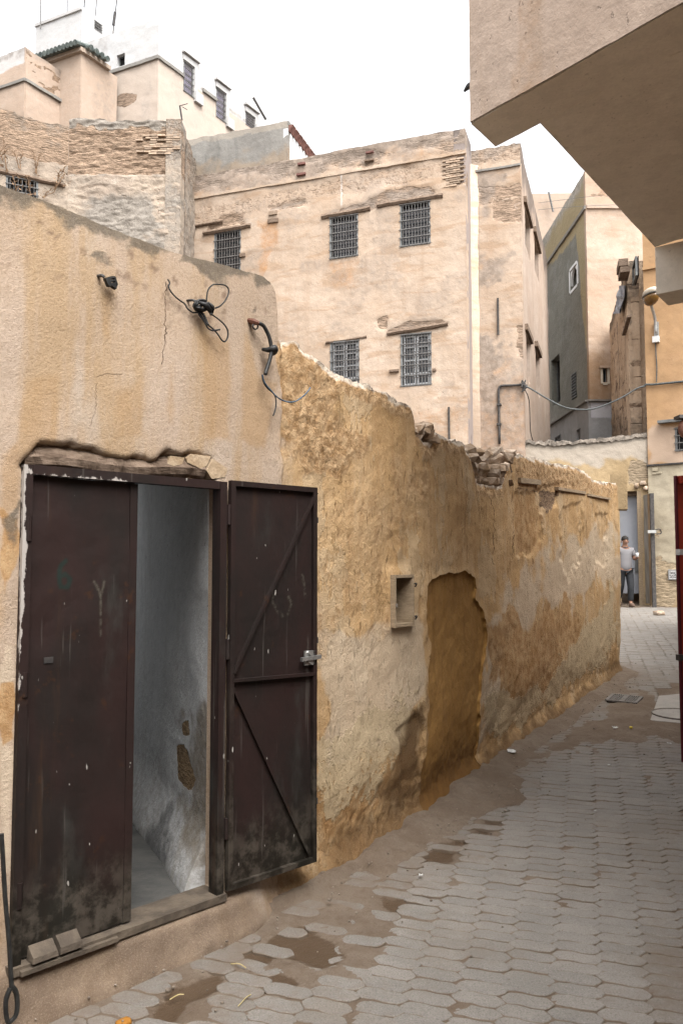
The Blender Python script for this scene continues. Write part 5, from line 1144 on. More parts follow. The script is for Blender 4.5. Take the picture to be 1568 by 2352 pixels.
# ---- B: rough brick and cement tower, and the lower wall left of it
Bc, Br = np.array([-7.25, 20.5]), np.array([-4.25, 20.45])
FB, FBr, FBl = Path([Bc, Br]), Path([Br, Br + np.array([-0.03, 2.4])]), Path([Bc - np.array([.906, .42]) * 6, Bc])
hB = thing('brick_tower', 'rough grey and tan brick tower house with ragged top above the alley wall', 'house', (*Br, .6))
ztB = FB.hit(300, 274)[1]; zsB = FB.hit(300, 402)[1]
def attrB(P, S, Z):
    u, v, _ = proj(P)
    return {'m1': np.maximum(0.95 * sstep(-.02, .05, Z - zsB + .05 * fbm(P, 4, 2, 1)) * sstep(.12, .3, ztB - Z + .2 * fbm(P, 3, 2, 2)), 0.45 * sstep(.1, .6, fbm(P, (2, 2, 6), 3, 3))),
            'm2': np.maximum.reduce([0.95 * sstep(.32, .1, ztB - Z + .22 * fbm(P, 3, 2, 2)), 1.0 * sstep(-.35, .15, fbm(P, (.7, .7, 1.1), 4, 4) + .25 * sstep(1.2, 3, zsB - Z)) * sstep(0.2, .9, zsB - Z) * sstep(150, 230, u), 0.6 * sstep(.1, 0, np.abs(Z - zsB)) * sstep(-.2, .2, fbm(P, 2, 2, 6))]), 'm3': .4 * sstep(0, .5, fbm(P, (1, 1, 2), 3, 5)), 'm4': 0 * u}
def dispB(P, S, Z):
    br = sstep(-.02, .05, Z - zsB); return 0.05 * fbm(P, .9, 3, 1) + 0.022 * fbm(P, (4, 4, 9), 3, 2) + br * (0.028 * fbm(P, (3, 3, 16), 3, 3) - .03) + .012 * fbm(P, 10, 2, 4)
topB = lambda q: ztB + .06 * fbm(np.stack([q, q * 0, q * 0], -1), 2.2, 3, 3) + .05 * sstep(.0, .1, q) * sstep(1.0, .9, q)
V, F, A, _, _ = panel(FB, 0, FB.len, 2.0, topB, .045, .03, disp=dispB, attrf=attrB, thick=.5, core=([tuple(Bc + [0, .6]), tuple(Br + [-.5, .6]), tuple(Br + [-.5, 2.3]), tuple(Bc + [0, 2.3])], 0, ztB - .6))
mesh_obj('wall', V, F, M['B'], hB, A, smooth=True)
V, F, A, _, _ = panel(FBr, 0, FBr.len, 2.0, lambda q: ztB - .05 + .08 * fbm(np.stack([q, q, q], -1), 3, 2, 4), .06, .04, disp=lambda P, S, Z: .04 * fbm(P, 1.5, 3, 1) + .015 * fbm(P, 8, 3, 2), attrf=lambda P, S, Z: {'m1': .5 * sstep(0, .5, Z - zsB), 'm2': .50 + .3 * fbm(P, 2, 2, 1), 'm3': 0 * Z, 'm4': 0 * Z}, thick=.4)
mesh_obj('wall', V, F, M['B'], hB, A, smooth=True)
# exposed brick courses at the corner
rs = np.random.RandomState(8)
for row in range(9):
    z = FB.hit(380, 332)[1] + (row - 4) * 0.062
    q = FB.len - .02
    while q > FB.len - .75 - rs.rand() * .4:
        L_ = rs.uniform(.16, .24); d, n = FB.dirn(q)
        if rs.rand() < .8: Geo().box(np.asarray(FB.P(q - L_ / 2, z, -.015 + rs.uniform(-.015, .015))), d * (L_ / 2 - .006), n * .04, (0, 0, .021)).obj('brick', M['brick'], hB)
        q -= L_
# lower left wall with its window
hBl = thing('low_house', 'weathered brick house front at the left edge with a twig covered window', 'house', (*FBl.pts[0], .6))
zl = [FBl.hit(0, 250), FBl.hit(60, 268), FBl.hit(117, 285), FBl.hit(137, 286)]
qs = [FBl.len - 6] + [h[0] for h in zl] + [FBl.len + .1]; zz = [zl[0][1] + .6] + [h[1] for h in zl] + [zl[-1][1]]
topL = lambda q: np.interp(q, qs, zz) + .05 * fbm(np.stack([q, q, q], -1), 2.5, 3, 7)
RBl = rng4(FBl, [(14, 400), (88, 417), (88, 470), (14, 455)]); zsl = FBl.hit(60, 366)[1]
def attrBl(P, S, Z): return {'m1': np.maximum(.95 * sstep(-.03, .06, Z - zsl + .06 * fbm(P, 3, 2, 1)), .3 * sstep(0, .5, fbm(P, 3, 3, 2))), 'm2': np.maximum(.5 * sstep(.3, .05, topL(S) - Z + .2 * fbm(P, 3, 2, 3)), .4 * sstep(.1, .5, fbm(P, (1, 1, 2), 3, 4))), 'm3': 0 * S, 'm4': 0 * S}
V, F, A, _, _ = panel(FBl, 2.0, FBl.len, 2.0, topL, .05, .035, holes=[RBl + (.2,)], disp=lambda P, S, Z: .04 * fbm(P, 1, 3, 1) + .012 * fbm(P, (4, 4, 10), 3, 2), attrf=attrBl, thick=.4)
mesh_obj('wall', V, F, M['B'], hBl, A, smooth=True); window(FBl, RBl, hBl, 'open', .2, 7, pane='dark')
lintel(FBl, (0, 394), (150, 427), 8, hBl, .1)
pl_ = thing('dry_plant', 'leafless dry climbing plant on the brick house at the left edge', 'plant', on(FBl, 60, 440))
rs = np.random.RandomState(3); g = Geo()
for (p, q, b) in (((12, 400), (10, 315), 0), ((45, 392), (32, 350), 1), ((45, 392), (52, 348), 1), ((82, 402), (76, 352), 1), ((82, 402), (90, 358), 1), ((140, 425), (100, 460), 0), ((135, 428), (150, 380), 1), ((130, 420), (138, 395), 1), ((60, 410), (72, 455), 1), ((28, 404), (40, 450), 1), ((100, 460), (118, 438), 1), ((5, 370), (-10, 330), 1), ((0, 365), (14, 352), 0)):
    a, b_ = np.array(p, float), np.array(q, float)
    pts = [on(FBl, *(a + (b_ - a) * t + rs.normal(0, 2.0, 2)), .08 + .05 * rs.rand()) for t in np.linspace(0, 1, 5)]
    g.tube(pts, [.016, .006], 5, 2)
    for t in np.linspace(.25, .95, 6):
        c = a + (b_ - a) * t; e = c + np.array([rs.choice([-1, 1]) * rs.uniform(5, 13), -rs.uniform(2, 14)])
        g.tube([on(FBl, *c, .1), on(FBl, *(c * .5 + e * .5 + rs.normal(0, 1, 2)), .14), on(FBl, *e, .1)], [.008, .003], 4, 2)
g.obj('twigs', M['twig'], pl_)
g = Geo()
for k in range(70):
    u, v = (rs.uniform(20, 85), rs.uniform(400, 460)) if k < 34 else ((rs.uniform(-5, 20), rs.uniform(360, 392)) if k < 48 else (rs.uniform(125, 150), rs.uniform(400, 432)))
    c = on(FBl, u, v, rs.uniform(.06, .2)); a = rs.normal(0, 1, 3); a /= np.linalg.norm(a); b = np.cross(a, rs.normal(0, 1, 3)); b /= np.linalg.norm(b)
    g.add([c, c + a * .06 + b * .02, c + a * .11, c + a * .06 - b * .02], [(0, 1, 2), (0, 2, 3)])
g.obj('dead_leaves', M['twig'], pl_)

# ---- C: tall white house at the top left, with penthouse, tiled bay and peach neighbour
dC = np.array([.908, -.419]); bC = np.array([.533, .846])
Kc = ptY(365, 60, 27.0)[:2]
FC, FCs = Path([Kc - dC * 8, Kc]), Path([Kc, Kc + bC * 15])
hC = thing('white_house', 'tall whitewashed house with peach lower storey and lilac windows, upper left', 'house', (*Kc, .8))
ztC = FC.hit(365, 40)[1]; zsC = FC.hit(365, 136)[1]
def attrC(P, S, Z):
    u, v, _ = proj(P); low = sstep(.03, -.03, Z - zsC + .25 * sstep(395, 480, u) * 0)
    return {'m4': low * 1.0, 'm1': np.maximum.reduce([patch(P, [(232, 232), (250, 222), (300, 214), (318, 214), (312, 232), (290, 244), (240, 246)], 4, 6, 1.6, 1), patch(P, [(185, 185), (215, 175), (208, 215), (188, 228)], 3, 5, 2, 2)]),
            'm2': np.maximum.reduce([.85 * sstep(.16, .02, np.abs(Z - zsC - .1)) * sstep(-.2, .1, fbm(P, 1.5, 3, 3)), .40 * sstep(0, .4, fbm(P, (1.4, 1.4, .35), 3, 4)) * (1 - low) * sstep(300, 240, u), .35 * sstep(0, .5, fbm(P, (1.4, 1.4, .3), 3, 5)) * low]), 'm3': (1 - low) * .6}
RCf = rng4(FC, [(268, 127), (287, 121), (287, 149), (268, 155)])
core = ([tuple(FC.pts[0] + bC * .4), tuple(Kc - dC * .4 + bC * .4), tuple(FCs.pts[1] - dC * .4), tuple(FC.pts[0] + bC * 14)], 0, ztC - .3)
V, F, A, _, _ = panel(FC, 0, FC.len, 4, lambda q: ztC + .03 * fbm(np.stack([q, q, q], -1), 1, 2, 1), .09, .08, holes=[RCf + (.25,)], disp=disp_std(.02, .008), attrf=attrC, core=core)
mesh_obj('wall', V, F, M['white'], hC, A, smooth=True); window(FC, RCf, hC, 'slit', .25, pane='dark')
CW = [[(420, 136), (445, 158), (443, 228), (423, 206)], [(494, 196), (518, 220), (516, 286), (499, 266)], [(563.5, 255), (584, 274), (583, 300), (564, 286)]]
RCs = [rng4(FCs, q) for q in CW]
V, F, A, _, _ = panel(FCs, 0.02, FCs.len, 4, ztC, .10, .08, holes=[r + (.22,) for r in RCs], disp=disp_std(.02, .006), attrf=attrC)
mesh_obj('wall', V, F, M['white'], hC, A, smooth=True)
for k, r in enumerate(RCs):
    window(FCs, r, hC, 'grille', .1, 7, pane='purple')
    d, n = FCs.dirn(r[0]); P_ = lambda q, z, o: np.asarray(FCs.P(np.float64(q), z, o)); g = Geo()
    g.bar(P_(r[0] - .10, r[3] + .30, .06), P_(r[1] + .25, r[3] + .30, .06), .16, .07); g.bar(P_(r[1] + .10, r[2], .02), P_(r[1] + .10, r[3] + .24, .02), .08, .16, d); g.bar(P_(r[0] - .05, r[3] + .12, .02), P_(r[1] + .02, r[3] + .12, .02), .08, .20)
    g.bar(P_(r[1] + .04, r[2] + .08, .05), P_(r[1] + .45, r[2] + .08, .05), .12, .40)
    g.obj('window_hood', M['white'], hC)
strip(FC, 0, FC.len + .03, zsC, .13, .07, hC, 'R'); strip(FCs, 0, RCs[0][0], zsC, .12, .07, hC, 'R'); strip(FCs, RCs[0][1] + .5, RCs[1][0], zsC, .12, .07, hC, 'R')
# penthouse
Kp = ptY(189, 12, 29.0)[:2]; FP, FPs = Path([Kp - dC * 3.6, Kp]), Path([Kp, Kp + bC * 6])
zp = FP.hit(188, 14)[1]; s_l = FP.hit(84, 48)[0]; RP = rng4(FPs, [(216.5, 44), (234, 59), (234, 78), (218, 66)])
att0 = lambda a: (lambda P, S, Z: {'m1': 0 * S, 'm2': a * sstep(.1, .5, fbm(P, (1.2, 1.2, .4), 3, 3)), 'm3': .5 + 0 * S, 'm4': 0 * S})
V, F, A, _, _ = panel(FP, s_l, FP.len, ztC - 2, zp, .1, .1, disp=disp_std(.015, .005), attrf=att0(.15), core=([tuple(FP.P(np.float64(s_l + .2), 0)[:2] + bC * .3), tuple(Kp - dC * .3 + bC * .3), tuple(Kp - dC * .3 + bC * 5.8), tuple(FP.P(np.float64(s_l), 0)[:2] + bC * 5.8)], ztC - 2, zp - .2))
mesh_obj('penthouse', V, F, M['white'], hC, A, smooth=True)
V, F, A, _, _ = panel(FPs, .02, FPs.len, ztC - 2, zp, .1, .1, holes=[RP + (.2,)], disp=disp_std(.015, .005), attrf=att0(.2)); mesh_obj('penthouse', V, F, M['white'], hC, A, smooth=True)
window(FPs, RP, hC, 'open', .2, 3)
strip(FP, s_l - .05, FP.len, zp - .16, .12, .05, hC, 'white', rag=.004)
# tiled bay
Kb = ptY(187, 125, 26.2)[:2]; FY, FYs = Path([Kb - dC * 3.2, Kb]), Path([Kb, Kb + bC * 1.6])
zb_ = FY.hit(186, 122)[1]; s_l = FY.hit(90, 160)[0]
by = thing('tiled_bay', 'peach projecting bay under a short eave of green roof tiles', 'bay', (*Kb, 6))
attY = lambda P, S, Z: {'m1': 0 * S, 'm2': .35 * sstep(.2, .5, fbm(P, (1.5, 1.5, .3), 3, 3)), 'm3': 0 * S, 'm4': .5 + 0 * S}
V, F, A, _, _ = panel(FY, s_l, FY.len, 4, zb_, .1, .1, disp=disp_std(.01, .004), attrf=attY); mesh_obj('wall', V, F, M['C'], by, A, smooth=True)
V, F, A, _, _ = panel(FYs, .02, FYs.len, 4, zb_, .1, .1, disp=disp_std(.01, .004), attrf=attY); mesh_obj('wall', V, F, M['C'], by, A, smooth=True)
strip(FY, s_l - .1, FY.len + .1, zb_, .14, .12, by, 'C', 'eave_board', rag=.004); strip(FYs, 0, 1.2, zb_, .14, .12, by, 'C', 'eave_board', rag=.004)
nT = 13
for k in range(nT):
    q = s_l - .2 + (FY.len + .32 - s_l) * (k + .5) / nT
    Geo().tube([FY.P(q, zb_ + .16, .34), FY.P(q, zb_ + .36, -.25)], .095, 8, 1).obj('roof_tile', M['tile'], by)
for k in range(4):
    q = .15 + .24 * k; Geo().tube([FYs.P(q, zb_ + .16, .34), FYs.P(q, zb_ + .36, -.25)], .095, 8, 1).obj('roof_tile', M['tile'], by)
# peach neighbour at the left edge
Kn = ptY(60, 112, 25.4)[:2]; FN, FNs = Path([Kn - dC * 5, Kn]), Path([Kn, Kn + bC * 2.2])
zn = FN.hit(59, 108)[1]; zns = FN.hit(57, 188)[1]
hN = thing('peach_house', 'weathered peach house with pale top cut by the left edge, beside the tiled bay', 'house', (*Kn, .8))
attN = lambda P, S, Z: {'m4': .55 + 0 * S, 'm1': np.maximum(0 * S, .8 * sstep(.1, .4, fbm(P, (2, 2, 6), 3, 2)) * sstep(0, .2, Z - zns) * sstep(58, 62, proj(P)[0])), 'm2': np.maximum(.7 * sstep(.12, .0, np.abs(Z - zns)), .55 * sstep(.35, .1, zn - Z + .2 * fbm(P, 2, 2, 5))), 'm3': .9 * sstep(.65, .55, zn - Z + .15 * fbm(P, 2, 2, 1)) * sstep(60, 58, proj(P)[0])}
V, F, A, _, _ = panel(FN, 0, FN.len, 4, lambda q: zn + .05 * fbm(np.stack([q, q, q], -1), 2, 2, 1), .09, .08, disp=disp_std(.02, .006), attrf=attN); mesh_obj('wall', V, F, M['C'], hN, A, smooth=True)
V, F, A, _, _ = panel(FNs, .02, FNs.len, 4, zn - .05, .09, .08, disp=disp_std(.02, .01), attrf=attN); mesh_obj('wall', V, F, M['C'], hN, A, smooth=True)
strip(FN, 0, FN.len + .04, zns, .10, .07, hN, 'R'); strip(FNs, 0, FNs.len, zns, .10, .07, hN, 'R')
# aerials
AER = [((94, 50), (94, -8), 'thin grey aerial mast at the left corner of the white penthouse'), ((155, 22), (155, -12), 'thin aerial mast rising behind the white penthouse front edge'), ((193, 12), (196, -14), 'purplish aerial mast on the penthouse corner'), ((218, 35), (224, -14), 'pale thin aerial mast behind the penthouse side'), ((259, 70), (270, -12), 'dark aerial mast with thick lower part right of the penthouse')]
for k, (p, q, lb) in enumerate(AER):
    a, b = ptY(*p, 29.6), ptY(*q, 29.6); g = Geo().tube([a - (0, 0, .3), b], .022, 5, 1)
    if k == 4: g.tube([ptY(261, 58, 29.6), ptY(265, 28, 29.6)], .06, 6, 1)
    tag(g.obj('aerial_mast', M['iron' if k in (2, 4) else 'grille']), lb, 'aerial', 'aerial masts on the white house')
a = on(FBr, 419, 278, .0); a = ptY(418, 276, 21.2)
an = thing('dish_aerial', 'small rooftop aerial on a pole behind the brick tower', 'aerial', a)
Geo().tube([a, ptY(413, 243, 21.2)], .025, 5, 1).obj('pole', M['iron'], an)
Geo().tube([ptY(412, 243, 21.2), ptY(424, 240, 21.0), ptY(431, 238, 20.9)], .012, 4, 1).tube([ptY(418, 245, 21.2), ptY(430, 252, 21.0)], .010, 4, 1).obj('arm', M['iron'], an)

# ---- E: grey rendered house right of centre, with its pale front
Ke = ptY(1349, 650, 27.0)[:2]; FE, FEs = Path([Ke, Ke + [7, 0]]), Path([Ke + [0, 8], Ke])
hE = thing('grey_house', 'tall house with dark grey cement side and pale peach front', 'house', (*Ke, 1.0))
ztE = FE.hit(1347, 391)[1]; zsE = FE.hit(1380, 480)[1]; zbE = FE.hit(1380, 924)[1]
REa = rng4(FEs, [(1309, 618), (1325, 610), (1325, 655), (1309, 668)]); REb = rng4(FEs, [(1266, 826), (1285, 813), (1285, 922), (1266, 935)]); REc = rng4(FEs, [(1312, 858), (1323, 852), (1323, 912), (1312, 920)])
REd = rng4(FE, [(1383, 846), (1393, 846), (1393, 878), (1383, 878)])
def attrE(P, S, Z):
    u, v, _ = proj(P)
    ol = np.maximum(sstep(8, -8, v - np.interp(u, [1230, 1262, 1300, 1322, 1330, 1336, 1346], [640, 612, 566, 540, 620, 720, 800]) + 10 * fbm(P, 1.5, 3, 1)), 0)
    hole = 0.95 * sstep(3, 1, np.maximum(np.abs(u - 1317) - 11, np.abs(v - 639 + .8 * (u - 1317)) - 32))
    return {'m4': ol * 1.0, 'm3': 0.45 * sstep(.3, .6, fbm(P, 1.5, 3, 2)) * (1 - ol), 'm2': np.maximum(.8 * sstep(.8, .1, ztE - Z + .3 * fbm(P, 1, 3, 3)), .7 * (1 - ol) * sstep(900, 1000, v)), 'm1': 0 * u}
V, F, A, _, _ = panel(FEs, 0, FEs.len - .06, 0.5, ztE, .1, .1, holes=[r + (.3,) for r in (REa, REb, REc)], disp=lambda P, S, Z: .02 * fbm(P, 1, 3, 1) + .012 * fbm(P, 8, 2, 2), attrf=attrE, core=([tuple(Ke + [.4, .4]), tuple(Ke + [7, .4]), tuple(Ke + [7, 8]), tuple(Ke + [.4, 8])], 0, ztE - .5))
mesh_obj('side_wall', V, F, M['E'], hE, A, smooth=True)
def attrE2(P, S, Z):
    u, v, _ = proj(P); return {'m1': np.maximum(patch(P, [(1352, 632 - 190), (1352, 450), (1400, 450), (1400, 440)], 3, 3, 2, 1), .9 * patch(P, [(1382, 425), (1425, 425), (1425, 444), (1382, 444)], 4, 8, 1.5, 2)), 'm2': np.maximum(.3 * sstep(.35, .1, np.abs(Z - zsE + .2)), .35 * sstep(.1, .5, fbm(P, (1, 1, 2), 3, 3)) * sstep(700, 850, v)), 'm3': 0 * u, 'm4': .7 * sstep(760, 860, v + 40 * fbm(P, 1, 2, 4))}
V, F, A, _, _ = panel(FE, -.02, FE.len, 0.5, ztE, .1, .1, holes=[REd + (.2,)], disp=disp_std(.03, .01), attrf=attrE2, thick=.2); mesh_obj('front_wall', V, F, M['E2'], hE, A, smooth=True)
strip(FE, 0, FE.len, zsE, .14, .07, hE, 'A2'); strip(FEs, 0, FEs.len, zsE, .12, .07, hE, 'R')
fr = window(FEs, REa, hE, 'slit', .3, pane='white_plastic', label='small white arched window')
# arched head of that window
d, n = FEs.dirn(REa[0]); c = (REa[0] + REa[1]) / 2; r_ = (REa[1] - REa[0]) / 2; g = Geo(); N2 = 12; pts_o = []; pts_i = []
for sgn in (-1, 1):
    poly = [FEs.P(c + sgn * r_, REa[3] + .01, -.01)] + [FEs.P(c + sgn * r_ * math.cos(a) * .92, REa[3] - r_ * 1.3 + r_ * 1.3 * math.sin(a), -.01) for a in np.linspace(0, math.pi / 2, 7)] + [FEs.P(c, REa[3] + .01, -.01)]
    g.slab(poly, -np.append(n[:2], 0) * .08)
g.obj('arch_head', M['white_plastic'], fr)
g = Geo(); 
for q in (REa[0] - .05, REa[1] + .05): g.bar(FEs.P(q, REa[2] - .02, .012), FEs.P(q, REa[3] + .02, .012), .03, .1, d)
for z in (REa[2] - .05, REa[3] + .05): g.bar(FEs.P(REa[0], z, .012), FEs.P(REa[1], z, .012), .03, .1)
g.obj('surround', M['white_plastic'], fr)
window(FEs, REb, hE, 'slit', .3, pane='dark'); f_ = window(FEs, REc, hE, 'slit', .3, pane='dark')
for k in range(9):
    z = REc[2] + (REc[3] - REc[2]) * (k + .5) / 9; Geo().bar(FEs.P(REc[0], z, -.03), FEs.P(REc[1], z, -.03), .12, .03).obj('louvre', M['wframe'], f_)
window(FE, REd, hE, 'slit', .2, pane='dark'); bit(FE, 1388, 844, 26, 5, .12, hE, 'E2', 'window_hood')
g = Geo(); P_ = lambda q, z, o: np.asarray(FE.P(np.float64(q), z, o)); r = REd
for q in (r[0] - .04, r[1] + .04): g.bar(P_(q, r[2] - .05, .02), P_(q, r[3] + .05, .02), .03, .08, np.array([1., 0, 0]))
g.bar(P_(r[0], r[2] - .06, .02), P_(r[1], r[2] - .06, .02), .06, .08); g.obj('window_surround', M['lampwhite'], hE)
# its pale base, standing slightly proud
FEb, FEbs = Path([Ke + [-.12, -.12], Ke + [7, -.12]]), Path([Ke + [-.12, 8], Ke + [-.12, -.12]])
RB1 = rng4(FEbs, [(1273, 1003), (1287, 998), (1287, 1030), (1273, 1036)]); RB2 = rng4(FEbs, [(1323, 988), (1332, 984), (1332, 1010), (1323, 1014)])
attB = lambda P, S, Z: {'m3': .95 * patch(P, [(1352, 925), (1408, 925), (1408, 962), (1352, 962)], 4, 3, 2, 1), 'm2': .5 * sstep(.3, 0, zbE - Z + .2 * fbm(P, 2, 2, 2)), 'm1': 0 * S, 'm4': 0 * S}
V, F, A, _, _ = panel(FEbs, 0, FEbs.len, .5, zbE, .1, .1, holes=[RB1 + (.2,), RB2 + (.2,)], disp=disp_std(.02, .008), attrf=attB, thick=.1); mesh_obj('base_wall', V, F, M['E3'], hE, A, smooth=True)
V, F, A, _, _ = panel(FEb, .02, FEb.len, .5, zbE, .1, .1, disp=disp_std(.02, .008), attrf=attB, thick=.1); mesh_obj('base_wall', V, F, M['E3'], hE, A, smooth=True)
window(FEbs, RB1, hE, 'open', .2, 3, pane='dark'); window(FEbs, RB2, hE, 'slit', .2, pane='dark')
strip(FEb, 0, FEb.len, zbE, .06, .10, hE, 'R', 'ledge'); strip(FEbs, 0, FEbs.len, zbE, .06, .10, hE, 'R', 'ledge')
# farther house behind
FX = Path([(9.0, 40.0), (16, 39.8)]); zx = FX.hit(1260, 444)[1]; hX = thing('far_house', 'pale far house top showing behind the grey cement house', 'house', (9.0, 40, 1))
V, F, A, _, _ = panel(FX, 0, FX.len, 2, zx, .2, .2, disp=disp_std(.02, .01), attrf=lambda P, S, Z: {'m1': 0 * S, 'm2': 0 * S, 'm3': 0 * S, 'm4': 0.5 + 0 * S}, core=([(9.4, 40.4), (15.6, 40.2), (15.6, 46), (9.4, 46)], 0, zx - .3)); mesh_obj('wall', V, F, M['C'], hX, A, smooth=True)
V, F, A, _, _ = panel(Path([(9.0, 46.0), (9.0, 40.0)]), 0, 6, 2, zx - .02, .2, .2, attrf=lambda P, S, Z: {'m1': 0 * S, 'm2': .6 + 0 * S, 'm3': 0 * S, 'm4': 0.3 + 0 * S}); mesh_obj('wall', V, F, M['C'], hX, A, smooth=True)
tag(Geo().tube([on(FX, 1256, 447, .3), on(FX, 1266, 492, .3)], .05, 5, 1).obj('roof_pole', M['grille']), 'thin slanting pole on the far house roof right of the peach house', 'pole')

# ---- F: old brown house receding behind the orange one
Kf = np.array([7.67, 21.0]); FF_, FFs = Path([Kf, Kf + [3.5, -.3]]), Path([Kf + np.array([.252, .968]) * 6, Kf])
hF = thing('brown_house', 'old stained brown house receding between pale front and orange house', 'house', (*Kf, .8))
ztF = FFs.hit(1451, 545)[1]
zF_prof = [FFs.hit(1412, 715), FFs.hit(1436, 622), FFs.hit(1451, 545)]
qf = [h[0] for h in zF_prof]; zf = [h[1] for h in zF_prof]
def attrF(P, S, Z):
    u, v, _ = proj(P); return {'m2': np.maximum.reduce([.55 * sstep(.1, .5, fbm(P, (1.5, 1.5, .35), 3, 1)) , .8 * sstep(.6, .1, ztF - Z), .6 * sstep(900, 990, v + 20 * fbm(P, 2, 2, 2))]), 'm1': .7 * sstep(.1, .5, fbm(P, (2, 2, 5), 3, 3)), 'm3': .4 * sstep(.2, .6, fbm(P, 1.2, 3, 4)), 'm4': 0 * u}
RF1 = rng4(FFs, [(1441, 610), (1448, 590), (1448, 640), (1441, 655)])
V, F, A, _, _ = panel(FFs, 0, FFs.len, .5, ztF, .07, .06, holes=[RF1 + (.2,)], disp=lambda P, S, Z: .03 * fbm(P, 1.2, 3, 1) + .015 * fbm(P, (5, 5, 7), 3, 2), attrf=attrF, core=([tuple(Kf + [.5, .4]), tuple(Kf + [3.4, .2]), tuple(Kf + [4.5, 5.5]), tuple(Kf + [2.0, 5.5])], 0, ztF - .3)); mesh_obj('side_wall', V, F, M['F'], hF, A, smooth=True)
window(FFs, RF1, hF, 'slit', .2, pane='dark')
attF2 = lambda P, S, Z: {'m2': .55 * sstep(.0, .5, fbm(P, (2, 2, .4), 3, 1)), 'm1': .4 * sstep(.1, .5, fbm(P, 3, 3, 2)), 'm3': .3 + 0 * S, 'm4': 0 * S}
V, F, A, _, _ = panel(FF_, 0.02, FF_.len, .5, ztF, .05, .06, disp=disp_std(.03, .012), attrf=attF2); mesh_obj('front_wall', V, F, M['F'], hF, A, smooth=True)
q = FFs.hit(1446, 745); d, n = FFs.dirn(q[0])
Geo().bar(on(FFs, 1450, 725, .06), on(FFs, 1437, 768, .06), .10, .06).obj('beam', M['timber'], hF)
for (u, v, w, h) in ((1437, 612, 10, 16), (1441, 628, 9, 12)):
    q = FFs.hit(u, v); Geo().box(np.asarray(FFs.P(np.float64(q[0]), q[1], .10)), d * .35, n * .12, (0, 0, h * .006)).obj('broken_beam', M['timber'], hF)
cl = thing('blue_tarp', 'crumpled blue grey tarpaulin hanging on the brown house edge', 'tarpaulin', on(FFs, 1436, 700, .1))
rs = np.random.RandomState(2); V = []; F = []
for j in range(9):
    for i in range(5):
        u, v = 1441 - 9 + i * 3.2 - j * 1.2, 655 + j * 8; V.append(on(FFs, u, v, .14 + rs.uniform(-.06, .06)))
for j in range(8):
    for i in range(4): F.append((j * 5 + i, j * 5 + i + 1, j * 5 + i + 6, j * 5 + i + 5))
V = np.array(V); Vb = V - n * .02; mesh_obj('sheet', np.vstack([V, Vb]), F + [tuple(q + 45 for q in f[::-1]) for f in F], M['tarp'], cl)

# ---- end wall with the gate
Lr = np.array([7.62, 19.72]); Ll = np.array([4.55, 20.72]); FL = Path([Ll, Lr])
ew = thing('end_wall', 'pale topped ochre wall closing the alley with an open gateway', 'wall', (*Lr, .74))
pt_ = [FL.hit(1215, 1018), FL.hit(1300, 1020), FL.hit(1400, 1012), FL.hit(1486, 1000)]
topE = lambda q: np.interp(q, [h[0] for h in pt_], [h[1] for h in pt_]) + .02 * fbm(np.stack([q, q, q], -1), 4, 2, 1)
gr_ = rng4(FL, [(1424, 1128), (1471, 1128), (1476, 1400), (1424, 1400)]); gr_ = (gr_[0], gr_[1], 0.3, gr_[3])
zw = FL.hit(1350, 1070)[1]
attL = lambda P, S, Z: {'m3': .95 * sstep(-.05, .25, Z - zw + .2 * fbm(P, 1.5, 3, 1)), 'm2': np.maximum(.8 * sstep(.16, .03, topE(S) - Z + .06 * fbm(P, 4, 2, 2)), .3 * sstep(.2, .6, fbm(P, 2, 3, 3))), 'm1': .9 * patch(P, [(1440, 1060), (1488, 1060), (1490, 1085), (1440, 1130), (1432, 1130)], 10, 18, 2, 4), 'm4': 0 * S}
V, F, A, _, _ = panel(FL, 0, FL.len, 0.3, topE, .05, .05, holes=[gr_ + (.3,)], disp=lambda P, S, Z: .02 * fbm(P, 1, 3, 1) + .010 * fbm(P, 8, 3, 2), attrf=attL, thick=.32, open_back=(gr_[0] - .02, gr_[1] + .02)); mesh_obj('wall_face', V, F, M['L'], ew, A, smooth=True)
q = np.linspace(0, FL.len, 90); V = []; F = []
for k_ in q:
    z = float(topE(np.array([k_]))[0]); V += [FL.P(k_, z - .03, .05), FL.P(k_, z + .06, .02), FL.P(k_, z + .10, -.15), FL.P(k_, z - .02, -.34)]
V = np.array(V); V += (.045 * fbm(V, 4, 3, 3) + .03 * fbm(V, 12, 2, 4))[:, None] * np.array([.2, -.3, 1.0])
for k_ in range(89):
    for c_ in range(3): F.append((k_ * 4 + c_, k_ * 4 + 4 + c_, k_ * 4 + 5 + c_, k_ * 4 + 1 + c_))
mesh_obj('earth_coping', V, F, M['grimestone'], ew)
for (u, v) in ((1460, 1117), (1475, 1110), (1481, 1122)): 
    q = FL.hit(u, v); V, F = rock(np.asarray(FL.P(np.float64(q[0]), q[1], .06)), .085, u, (1, .6, .7)); mesh_obj('stone', V, F, M['stone'], ew, smooth=True)
dL, nL = FL.dirn(1); s0, s1, z0, z1 = gr_
gp_ = Path([FL.P(np.float64(s0 - .3), 0, -.34)[:2], FL.P(np.float64(s1), 0, -.34)[:2]])
g = Geo().box(np.asarray(FL.P((s0 + s1) / 2 - .1, (1.0 + z1 - .1) / 2 + .0, -.36)), dL * (s1 - s0) * .62, nL * .03, (0, 0, (z1 - .12 - 1.0) / 2)); gp2 = g.obj('gate_panel', M['galv'], ew)
q = FL.hit(1462, 1300); Geo().box(np.asarray(FL.P(np.float64(q[0]), q[1], -.31)), dL * .04, nL * .02, (0, 0, .16)).obj('handle_plate', M['wframe'], gp2)
